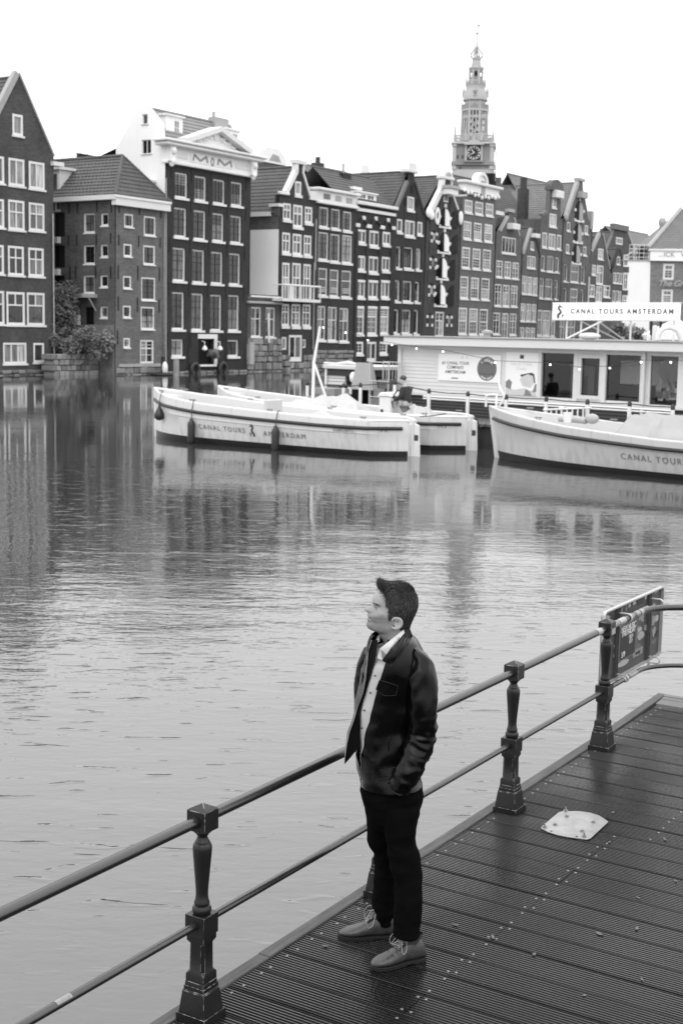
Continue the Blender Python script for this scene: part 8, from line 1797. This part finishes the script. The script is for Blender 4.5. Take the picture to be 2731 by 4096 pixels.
LEGF = [(40, 500, 900, 6.27, .11), (200, 520, 905, 6.28, .108), (350, 528, 905, 6.29, .1), (500, 535, 905, 6.30, .092), (570, 556, 905, 6.305, .088), (640, 602, 905, 6.31, .085), (750, 616, 905, 6.315, .082), (850, 618, 905, 6.32, .08), (1000, 608, 895, 6.325, .078), (1150, 600, 888, 6.33, .077), (1280, 594, 880, 6.335, .076), (1380, 606, 872, 6.335, .075), (1460, 630, 868, 6.335, .073), (1520, 655, 862, 6.335, .07)]
for LG, sh in ((LEGN, 55), (LEGF, 55)):
    rg = []
    for Y, l_, r_, dc, dh in LG[::2] + [LG[-1]]:
        x0_, y0_ = CPX(l_ + sh, Y); x1_, _ = CPX(r_ - sh, Y); rg.append(ringpx(y0_, x0_, x1_, dc, dh * .72, 24, ex=2.0))
    bod.loft(rg)
bod.xf(Matrix.Translation(-PO))
person = obj('person', remeshed(bod, .0032, MSKINM, 'person', 1), loc=PO)
tag(person, 'man in black leather jacket and pale shirt gazing up beside the railing, hands in pockets', 'person')
# ---- hair
def head_at(v):
    A = np.array(HS); return [float(np.interp(v, A[:, 0], A[:, i])) for i in (1, 2, 3)]
def hair_mask(u, v):
    """1 inside the hair region of the side view"""
    poly = [(470, 330), (600, 405), (650, 500), (645, 620), (690, 740), (690, 850), (672, 930), (715, 940), (750, 890), (870, 862), (965, 890), (975, 985), (940, 1070), (925, 1140), (1000, 1195), (1200, 1200), (1500, 900), (1500, 300), (1000, 0), (400, 0)]
    ins = False; j = len(poly) - 1
    for i in range(len(poly)):
        xi, yi = poly[i]; xj, yj = poly[j]
        if (yi > v) != (yj > v) and u < (xj - xi) * (v - yi) / (yj - yi) + xi: ins = not ins
        j = i
    return ins
def skull_pt(v, th, lift=0.0):
    f, bk, w = head_at(v); w /= 1000; cx, a = (f + bk) / 2, (bk - f) / 2; ct, st = math.cos(th), math.sin(th); ex = 2.25
    u = cx - a * math.copysign(abs(ct) ** (2 / ex), ct); d = -w * math.copysign(abs(st) ** (2 / ex), st)
    p = HP(u, v, d); c = HP(760, 640, 0); n = (p - c); n = Vector((n.x / .10 ** 2, n.y / .073 ** 2, n.z / .095 ** 2)).normalized()
    return u, p + n * lift, n
hb = MB(); grid = {}
vs_ = np.linspace(268, 1200, 60); nt = 64
def cap_lift(u, v): return .003 + .008 * max(0, min(1, (620 - v) / 300)) * max(0, min(1, (1250 - u) / 250)) * max(0, min(1, (u - 500) / 160))
for i, v in enumerate(vs_):
    for j in range(nt): th = 2 * math.pi * j / nt; u, p, n = skull_pt(v, th, 0); grid[i, j] = (u, v, p + n * cap_lift(u, v))
idx = {}
for key, (u, v, p) in grid.items(): idx[key] = len(hb.v); hb.v.append(tuple(p))
for i in range(len(vs_) - 1):
    for j in range(nt):
        ks = [(i, j), (i, (j + 1) % nt), (i + 1, (j + 1) % nt), (i + 1, j)]; cu = sum(grid[k][0] for k in ks) / 4; cv = sum(grid[k][1] for k in ks) / 4
        if hair_mask(cu, cv): hb.f.append(tuple(idx[k] for k in ks)); hb.m.append(0)
hb.f.append(tuple(idx[0, j] for j in range(nt))); hb.m.append(0)
rh = random.Random(21); crown = HP(1215, 430, 0)
cnt = 0
while cnt < 9500:
    v = 266 + 934 * rh.random() ** 1.25; th = rh.uniform(0, 2 * math.pi); u, p, n = skull_pt(v, th, .001)
    if not hair_mask(u + rh.gauss(0, 10), v + rh.gauss(0, 10)): continue
    cnt += 1; top = max(0, min(1, (560 - v) / 240)); front = max(0, min(1, (760 - u) / 260)) * top
    away = (p - crown); away = (away - n * away.dot(n)).normalized()
    fwd = Vector((-1, 0, .12)); fwd = (fwd - n * fwd.dot(n)).normalized()
    down = Vector((.25, 0, -1)); down = (down - n * down.dot(n)).normalized()
    flow = (away * .5 * (1 - .9 * front) + fwd * (.9 * top * (1 - .95 * front)) + down * (1 - top)).normalized() * (1 - .6 * front)
    ln = (.012 + .010 * top + .030 * front) * rh.uniform(.7, 1.2)
    if v > 900: ln *= .55
    rise = .28 + .15 * top + .8 * front
    nu_ = (n * (1 - front) + Vector((.25, 0, 1)) * front).normalized(); d0 = (flow + nu_ * rise + Vector((rh.gauss(0, .22), rh.gauss(0, .22), rh.gauss(0, .22)))).normalized()
    d1 = (flow + nu_ * (rise * .55) + Vector((.18 * front, 0, 1.5 * front)) + Vector((rh.gauss(0, .2), rh.gauss(0, .2), rh.gauss(0, .2)))).normalized()
    lift = cap_lift(u, v) * .75; p0 = p + n * lift; p1 = p0 + d0 * ln * .5; p2 = p1 + d1 * ln * .5
    w = d0.cross(Vector((rh.gauss(0, 1), rh.gauss(0, 1), rh.gauss(0, 1)))).normalized() * rh.uniform(.0007, .0013)
    hb.add([p0 - w, p0 + w, p1 + w * .8, p1 - w * .8, p2], [(0, 1, 2, 3), (3, 2, 4)])
hb.build('hair', MHAIR, person, world=True, smooth=80)
MBROW = mat('eyebrow_hair', .045, .7)
b = MB()
for sg in (-1, 1):
    for i in range(90):
        t = rh.random(); u = 372 + 112 * t; v = 606 + 34 * t ** 1.5 + rh.gauss(0, 5); f, bk, w_ = head_at(v); cx, a = (f + bk) / 2, (bk - f) / 2
        d = (w_ / 1000) * max(0, 1 - abs((u - cx) / a) ** 2.25) ** (1 / 2.25) + .0045; p = HP(u, v, -sg * d); q = HP(u + 26, v + 6, -sg * (d + .004)); b.tube([p, q], [.0009, .0004], 4)
b.build('eyebrow', MBROW, person, world=True, kind='stuff')
b = MB()
for sg in (-1, 1):
    q = []
    for u, v in ((408, 688), (432, 712), (458, 733), (488, 748)):
        f, bk, w_ = head_at(v); cx, a = (f + bk) / 2, (bk - f) / 2; d = (w_ / 1000) * max(0, 1 - abs((u - cx) / a) ** 2.25) ** (1 / 2.25) - .0035; q.append(HP(u, v, -sg * d))
    b.tube(q, [.0014, .0022, .002, .001], 6)
b.build('eyelash', MBROW, person, world=True, kind='stuff')
# ---- shirt and jacket
TR = [(2540, 1490, 1640, 6.20, .105), (2556, 1478, 1664, 6.20, .155), (2588, 1468, 1684, 6.20, .192), (2630, 1460, 1702, 6.20, .204), (2690, 1446, 1708, 6.20, .200), (2760, 1436, 1700, 6.20, .186), (2830, 1426, 1690, 6.20, .176), (2900, 1426, 1676, 6.20, .168), (2970, 1428, 1668, 6.20, .165), (3040, 1431, 1668, 6.20, .168), (3090, 1436, 1674, 6.195, .172), (3128, 1443, 1680, 6.19, .174)]
TRA = np.array(TR)
def trow(py): return [float(np.interp(py, TRA[:, 0], TRA[:, i])) for i in (1, 2, 3, 4)]
def tdepth(px, py, off=0.0):
    l_, r_, dc, dh = trow(py); c, a = (l_ + r_) / 2, (r_ - l_) / 2; k = max(0, 1 - abs((px - c) / a) ** 2.2) ** (1 / 2.2); return dc - (dh + off) * k
ED = np.array([(2540, 1545), (2600, 1540), (2642, 1528), (2712, 1507), (2773, 1494), (2849, 1476), (2884, 1466), (2927, 1458), (2973, 1452), (3004, 1446), (3067, 1441), (3128, 1449)], float)
edge = lambda py: float(np.interp(py, ED[:, 0], ED[:, 1]))
SR = [(2592, 1520, 1652, 6.2, .085), (2600, 1505, 1668, 6.2, .13)] + [(py, l_ + 8, r_ - 14, dc, dh - .016) for py, l_, r_, dc, dh in TR[3:10]]
b = MB(); b.loft([ringpx(*q, 48) for q in interp_rows(SR, 40)], cap=False); sh_o = b.build('shirt', MSHIRT, person, world=True, smooth=60)
AP = lambda X, Y: (1300 + .31888 * X, 2250 + .31888 * Y)
BPX = lambda X, Y: (1350 + .28699 * X, 2700 + .28699 * Y)
for X, Y, f in ((624, 1418, AP), (567, 1636, AP), (488, 1855, AP), (455, 245, BPX), (370, 488, BPX), (335, 738, BPX)):
    x_, y_ = f(X, Y); p = ond(x_, y_, tdepth(x_, y_, -.016)); b = MB(); b.ball(p - Vector((0, .003, 0)), (.0045, .003, .0045), 8, 6); b.build('button', MZIP if False else MINK, sh_o, world=True)
wr = random.Random(4)
def fold(p, amp, sc=7.0, st=(1, 1, 1)):
    q = Vector((p.x * sc * st[0], p.y * sc * st[1], p.z * sc * st[2])); n1 = noise.noise(q); n2 = noise.noise(q * 2.1 + Vector((5, 3, 1))); return amp * (.7 * (1 - 2 * abs(n1)) + .5 * n2)
rows = interp_rows(TR, 60); outer = []; inner = []
for py, l_, r_, dc, dh in rows:
    c, a = (l_ + r_) / 2, (r_ - l_) / 2; e_ = edge(py); ct = max(-1, min(1, (e_ - c) / a)); th0 = -math.acos(math.copysign(abs(ct) ** (2.2 / 2), ct)); th1 = math.pi + .25
    q = ringpx(py, l_, r_, dc, dh, 56, th0, th1, closed=False); cc = sum(q, Vector()) / len(q); cc.y = dc
    q2 = []
    for p in q:
        n = (p - cc); n.z = 0; n.normalize(); lowamp = .006 + .009 * max(0, min(1, (py - 2780) / 250)); q2.append(p + n * fold(p, lowamp, 6, (1, 1, 1.6)))
    outer.append(q2); inner.append([p + (Vector((cc.x, cc.y, p.z)) - p).normalized() * .007 for p in q2])
b = MB(); b.loft(outer, cap=False, closed=False); b.f = [tuple(reversed(f)) for f in b.f]; b.loft(inner, cap=False, closed=False)
for A_, B_ in ((outer[-1], inner[-1]), ([r_[0] for r_ in outer], [r_[0] for r_ in inner]), ([r_[-1] for r_ in outer], [r_[-1] for r_ in inner])): b.loft([A_, B_], cap=False, closed=False)
jk = b.build('jacket', MLEATH, person, world=True, smooth=50)
# far front panel hanging open: outer leather strip and dark lining
FL = [(2560, 1474, 1486, 1512), (2600, 1465, 1473, 1506), (2642, 1458, 1469, 1500), (2675, 1443, 1465, 1490), (2712, 1444, 1462, 1479), (2750, 1432, 1455, 1467), (2773, 1427, 1450, 1461), (2802, 1418, 1440, 1451), (2845, 1416, 1424, 1441), (2884, 1406, 1413, 1434), (2927, 1389, 1397, 1432), (2960, 1385, 1390, 1438), (2985, 1381, 1385, 1440), (3002, 1379, 1383, 1424), (3030, 1377, 1379, 1402), (3056, 1375.5, 1377, 1379)]
rowsF = interp_rows(FL, 40); so, li = [], []
for py, a_, z_, i_ in rowsF:
    dz_ = tdepth(max(z_, trow(py)[0] + 4), py); db = trow(py)[2] + .03; dl = tdepth(max(i_, trow(py)[0] + 4), py) + .004
    if py > 2860: k = (py - 2860) / 200; dz_ = 6.13 - .03 * k; dl = 6.11; db = 6.2 - .03 * k
    so.append([ond(a_, py, db), ond(a_ * .6 + z_ * .4, py, (db * .4 + dz_ * .6) - .004), ond(z_, py, dz_ - .008)]); li.append([ond(z_, py, dz_ - .004), ond((z_ + i_) / 2, py, (dz_ + dl) / 2 + .012), ond(i_, py, dl + .010)])
b = MB(); b.loft(so, cap=False, closed=False); b.loft([[p + Vector((.003, .004, 0)) for p in r_] for r_ in so], cap=False, closed=False); b.build('front_panel', MLEATH, jk, world=True, smooth=60)
b = MB(); b.loft(li, cap=False, closed=False); b.build('lining', MLINE, jk, world=True, smooth=60)
b = MB(); b.tube([r_[2] + Vector((0, -.002, 0)) for r_ in so], .0013, 5); b.build('zip', MZIP, jk, world=True)
b = MB(); b.tube([o_[0] + Vector((-.001, -.003, 0)) for o_ in outer[18:]], .0012, 5); b.build('zip', MZIP, jk, world=True)
p = ond(1447, 3130, tdepth(1450, 3120, .01)); b = MB(); b.box(p.x - .003, p.y - .004, p.z - .022, p.x + .005, p.y, p.z + .012); b.build('zip_pull', MZIP, jk, world=True)
def sheet(pts, thick, m, name, parent, sub=6, lift=-1.0):
    """bilinear leather panel through four (px, py, depth) corners, bulged slightly"""
    c = [ond(*q) for q in pts]; g = []
    for i in range(sub + 1):
        g.append([])
        for j in range(sub + 1):
            u, v = i / sub, j / sub; w_ = [((1 - u) * (1 - v)), u * (1 - v), u * v, (1 - u) * v]; x_, y_, d_ = (sum(w_[k] * pts[k][a] for k in range(4)) for a in range(3))
            if y_ > 2556: d_ = min(d_, tdepth(x_, y_, lift))
            g[-1].append(ond(x_, y_, d_ - .005 * math.sin(math.pi * u) * math.sin(math.pi * v)))
    b = MB(); b.loft(g, cap=False, closed=False); bk = [[p + Vector((0, thick, 0)) for p in r_] for r_ in g]; b.loft(bk, cap=False, closed=False)
    for A_, B_ in ((g[0], bk[0]), (g[-1], bk[-1]), ([r_[0] for r_ in g], [r_[0] for r_ in bk]), ([r_[-1] for r_ in g], [r_[-1] for r_ in bk])): b.loft([A_, B_], cap=False, closed=False)
    return b.build(name, m, parent, world=True, smooth=50)
def AD(X, Y, d): x_, y_ = AP(X, Y); return (x_, y_, d)
def AT(X, Y, off): x_, y_ = AP(X, Y); return (x_, y_, tdepth(x_, y_, off))
# shirt collar, jacket collar (both sides)
sheet([AD(985, 842, 6.125), AD(995, 880, 6.10), AT(775, 1155, .012), AT(686, 1080, .006)], .003, MSHIRT, 'collar', sh_o, 10, .009)
sheet([AD(680, 915, 6.20), AD(684, 985, 6.16), AD(655, 1008, 6.13), AD(634, 992, 6.16)], .003, MSHIRT, 'collar', sh_o)
sheet([AD(662, 1090, 6.09), AT(700, 1085, .0), AT(720, 1230, .0), AT(660, 1200, -.004)], .003, MSHIRT, 'collar_band', sh_o)
sheet([AD(1052, 815, 6.135), AD(1096, 925, 6.115), AT(832, 1302, .022), AT(716, 1228, .014)], .005, MLEATH, 'collar', jk, 12, .016)
sheet([AD(1060, 812, 6.14), AD(985, 850, 6.13), AD(900, 900, 6.30), AD(985, 850, 6.30)], .005, MLEATH, 'collar', jk)
sheet([AD(682, 900, 6.25), AD(690, 960, 6.20), AT(556, 1088, .02), AT(538, 1046, .02)], .005, MLEATH, 'collar', jk)
def edge_line(pts, name='collar_edge', r=.0015):
    q = []
    for a, b_ in zip(pts, pts[1:]):
        for t in np.linspace(0, 1, 6):
            x_, y_, d_ = (a[k] * (1 - t) + b_[k] * t for k in range(3)); d_ = min(d_, tdepth(x_, y_, .016)) if y_ > 2556 else d_; q.append(ond(x_, y_, d_ - .004))
    b = MB(); b.tube(q, r, 5); b.build(name, mat('edge_leather', .012, .5, .3), jk, world=True)
edge_line([AD(1052, 815, 6.135), AD(1096, 925, 6.115), AT(832, 1302, .022), AT(716, 1228, .014), AD(1000, 845, 6.125)])
# chest pocket flap, hand pocket welt, hem band, yoke seam
def poly_on(pts, off, th, m, name, parent, fn=AP):
    c = []
    for X, Y in pts: x_, y_ = fn(X, Y); c.append(ond(x_, y_, tdepth(x_, y_, off)))
    b = MB(); n = len(c); b.v += [tuple(p) for p in c] + [tuple(p + Vector((0, th, 0))) for p in c]; b.f += [tuple(range(n)), tuple(range(2 * n - 1, n - 1, -1))] + [(i, n + i, n + (i + 1) % n, (i + 1) % n) for i in range(n)]; b.m += [0] * (n + 2); return b.build(name, m, parent, world=True, bevel=.0015)
poly_on([(637, 1590), (680, 1478), (760, 1500), (840, 1526), (915, 1552), (888, 1664), (815, 1672), (742, 1672)], .010, .008, MLEATH, 'pocket_flap', jk)
FLAP = [(637, 1590), (680, 1478), (760, 1500), (840, 1526), (915, 1552), (888, 1664), (815, 1672), (742, 1672), (637, 1590)]
def seam(pts, off, r, name, fn=AP, m=MLEATH):
    q = []
    for X, Y in pts: x_, y_ = fn(X, Y); q.append(ond(x_, y_, tdepth(x_, y_, off)))
    b = MB(); b.tube(q, r, 6); b.build(name, m, jk, world=True, smooth=60)
seam(FLAP, .0125, .0016, 'flap_edge', m=mat('edge_leather', .016, .5, .3)); seam([(680, 1476), (760, 1498), (840, 1524), (915, 1550)], .011, .003, 'pocket_welt'); seam([(745, 845), (722, 900), (708, 980), (712, 1060)], .004, .004, 'pocket_welt', BPX); seam([(345, 1365), (480, 1350), (620, 1325), (800, 1290)], .003, .0022, 'hem_seam', BPX); seam([(350, 1480), (480, 1490), (620, 1455), (730, 1430)], .002, .003, 'hem_seam', BPX); seam([(870, 1300), (910, 1370), (930, 1430), (965, 1470)], .003, .002, 'yoke_seam')
# sleeves with gathered folds
def sleeve(A_, rad_, name, seed, gather=True):
    P_ = W3(A_); rows = interp_rows([list(p) + [r_] for p, r_ in zip(P_, rad_)], 90); n = 36; rings = []; up = Vector((0, 1, 0))
    for i, q in enumerate(rows):
        p = Vector(q[:3]); t = (Vector(rows[min(i + 1, 89)][:3]) - Vector(rows[max(i - 1, 0)][:3])).normalized(); a = t.cross(up).normalized(); up2 = a.cross(t).normalized(); s = i / 89; ring = []
        for k in range(n):
            th = 2 * math.pi * k / n; d = a * math.cos(th) + up2 * math.sin(th); r_ = q[3]
            f1 = noise.noise(Vector((math.cos(th) * 1.1 + seed, math.sin(th) * 1.1, s * 17))); f2 = noise.noise(Vector((math.cos(th) * .8, math.sin(th) * .8 + seed, s * 34)))
            g_ = max(0, min(1, (s - .42) / .14)) if gather else .4
            r_ += g_ * (.0085 * (1 - 2.2 * abs(f1)) + .004 * f2) + (1 - g_) * (.010 * (1 - 2.4 * abs(noise.noise(Vector((math.cos(th) * 1.3 + s * 3, math.sin(th) * 1.3, s * 8 + seed))))) - .002) * min(1, s * 7); ring.append(p + d * r_)
        rings.append(ring)
    b = MB(); b.loft(rings); b.f = [tuple(reversed(f)) for f in b.f]; return b.build(name, MLEATH, jk, world=True, smooth=60)
sleeve([(1638, 2626, 6.11)] + ARM_N[:7], [.050, .060, .066, .064, .064, .060, .054, .048], 'sleeve', 3); sleeve(ARM_F[:7], [.06, .066, .066, .064, .058, .052, .048], 'sleeve', 9)
x_, y_ = BPX(1010, 1290); b = MB(); b.tube([ond(*BPX(900, 1240), 5.972), ond(*BPX(960, 1275), 5.967), ond(x_, y_, 5.965)], .0028, 6); b.build('cuff_strap', MLEATH, jk, world=True)
# ---- trousers
tb_ = MB()
pel = [(3085, 1446, 1672, 6.195, .160), (3130, 1440, 1684, 6.195, .165), (3180, 1446, 1690, 6.195, .165), (3220, 1458, 1680, 6.195, .16), (3262, 1465, 1672, 6.2, .15), (3300, 1490, 1640, 6.2, .12)]
tb_.loft([ringpx(*q, 40) for q in interp_rows(pel, 14)])
for LG in (LEGN, LEGF):
    rg = []
    for Y, l_, r_, dc, dh in interp_rows(LG, 40): x0_, y0_ = CPX(l_, Y); x1_, _ = CPX(r_, Y); rg.append(ringpx(y0_, x0_, x1_, dc, dh, 32, ex=2.1))
    tb_.loft(rg)
tb_.xf(Matrix.Translation(-PO))
def tfold(p, n):
    z = p.z; amp = .0035 + .004 * math.exp(-((z - .50) / .10) ** 2) + .006 * math.exp(-((z - .12) / .09) ** 2) + .004 * math.exp(-((z - .82) / .10) ** 2); return p + n * fold(p, amp, 9, (1, 1, 1.7))
obj('trousers', remeshed(tb_, .006, MTROU, 'trousers', 3, tfold), person)
# ---- shoes
def shoe(toe, heel, lab):
    T_ = Vector((toe[0], toe[1], DZ)); H_ = Vector((heel[0], heel[1], DZ)); ax = (T_ - H_).normalized(); L_ = (T_ - H_).length + .012; o_ = T_ - ax * L_; M_ = frame(o_, ax) @ Matrix.Diagonal((L_ / .298, 1, 1, 1))      # X heel->toe
    prof = [(0.0, .030, .085), (.02, .036, .118), (.05, .038, .128), (.09, .037, .122), (.12, .038, .108), (.145, .041, .092), (.17, .0445, .079), (.2, .047, .067), (.23, .046, .058), (.258, .040, .050), (.28, .028, .041), (.2945, .012, .031)]
    rows = interp_rows(prof, 40); rg = []
    for x, w, h_ in rows:
        q = []
        for k in range(28):
            a = 2 * math.pi * k / 28; c_, s_ = math.cos(a), math.sin(a); yy = w * math.copysign(abs(c_) ** .8, c_); zz = .017 + (h_ - .017) * (.5 + .5 * math.copysign(abs(s_) ** .75, s_)); taper = 1 - .42 * max(0, (zz - .05) / .09) if x < .16 else 1 - .25 * max(0, (zz - .04) / .06); cr = .0016 * math.sin(x * 260) * max(0, 1 - abs(x - .185) / .03) * (s_ > 0)
            q.append((x + .006 * math.sin(a) * (x < .03), yy * taper, zz + cr))
        rg.append(q)
    b = MB(); b.loft(rg); b.xf(M_); o = b.build('shoe', MSHOE, person, world=True, smooth=60)
    sl = MB(); pr = [(-.004, .028), (.02, .039), (.06, .040), (.11, .039), (.16, .045), (.21, .051), (.25, .045), (.28, .032), (.302, .010)]
    rw = interp_rows(pr, 26); left = [(x, w) for x, w in rw]; poly = [(x, -w) for x, w in rw] + [(x, w) for x, w in reversed(rw)]
    sl.prism(poly, .006, .020); sl.prism([(x, y) for x, y in [(q[0], -q[1] * .96) for q in rw if q[0] < .085] + [(q[0], q[1] * .96) for q in reversed(rw) if q[0] < .085]], .0, .0055); sl.prism([(x, y * .97) for x, y in [(q[0], -q[1]) for q in rw if q[0] > .12] + [(q[0], q[1]) for q in reversed(rw) if q[0] > .12]], .001, .0055); sl.xf(M_); sl.build('sole', MSOLE, o, world=True, bevel=.0015)
    b = MB(); rg = []
    for z, x0, x1, w in ((.10, .035, .135, .034), (.125, .022, .118, .038), (.150, .012, .108, .041)):
        rg.append([((x0 + x1) / 2 + (x1 - x0) / 2 * math.cos(a), w * math.sin(a), z + .012 * math.cos(a)) for a in np.linspace(0, 2 * math.pi, 20, endpoint=False)])
    b.loft(rg, cap=False); b.xf(M_); b.build('shoe_collar', MSHOE, o, world=True, smooth=60)
    b = MB(); b.add([(.09, -.022, .130), (.09, .022, .130), (.165, .024, .088), (.165, -.024, .088), (.105, -.020, .158), (.105, .020, .158)], [(0, 3, 2, 1), (4, 0, 1, 5)]); b.xf(M_ @ Matrix.Translation((0, 0, .002))); b.build('tongue', MSHOE, o, world=True)
    lc = MB()
    for i in range(4): x_ = .165 - .018 * i; z_ = .090 + .0108 * i; lc.tube([(x_, -.027, z_ - .002), (x_ - .004, -.012, z_ + .007), (x_ - .010, .012, z_ + .011), (x_ - .015, .027, z_ + .006)], .0018, 6)
    kx, kz = .104, .136
    for sg, lx in ((-1, .05), (1, .045)):
        lc.tube([(kx, 0, kz), (kx + .03, sg * .028, kz + .018), (kx + .052, sg * .055, kz - .02), (kx + .045, sg * .060, kz - .055), (kx + .025, sg * .048, kz - .045), (kx + .008, sg * .022, kz - .008), (kx, 0, kz)], .0025, 6) if False else lc.tube([tuple(q) for q in interp_rows([(kx, 0, kz), (kx + .03, sg * .028, kz + .018), (kx + .056, sg * .055, kz - .02), (kx + .05, sg * .062, kz - .058), (kx + .025, sg * .05, kz - .05), (kx + .008, sg * .022, kz - .008), (kx, 0, kz)], 24)], .0019, 6); lc.tube([(kx, 0, kz), (kx + .04, sg * .018, kz - .004), (kx + .062, sg * .036, kz - .045)], .0016, 6)
    lc.xf(M_); lc.build('laces', MLACE, o, world=True, smooth=60)
tL, hL = onz(1484, 3880, DZ), onz(1682, 3838, DZ); tR, hR = onz(1353, 3752, DZ), onz(1575, 3748, DZ)
shoe(tL, hL, ''); shoe(tR, hR, '')
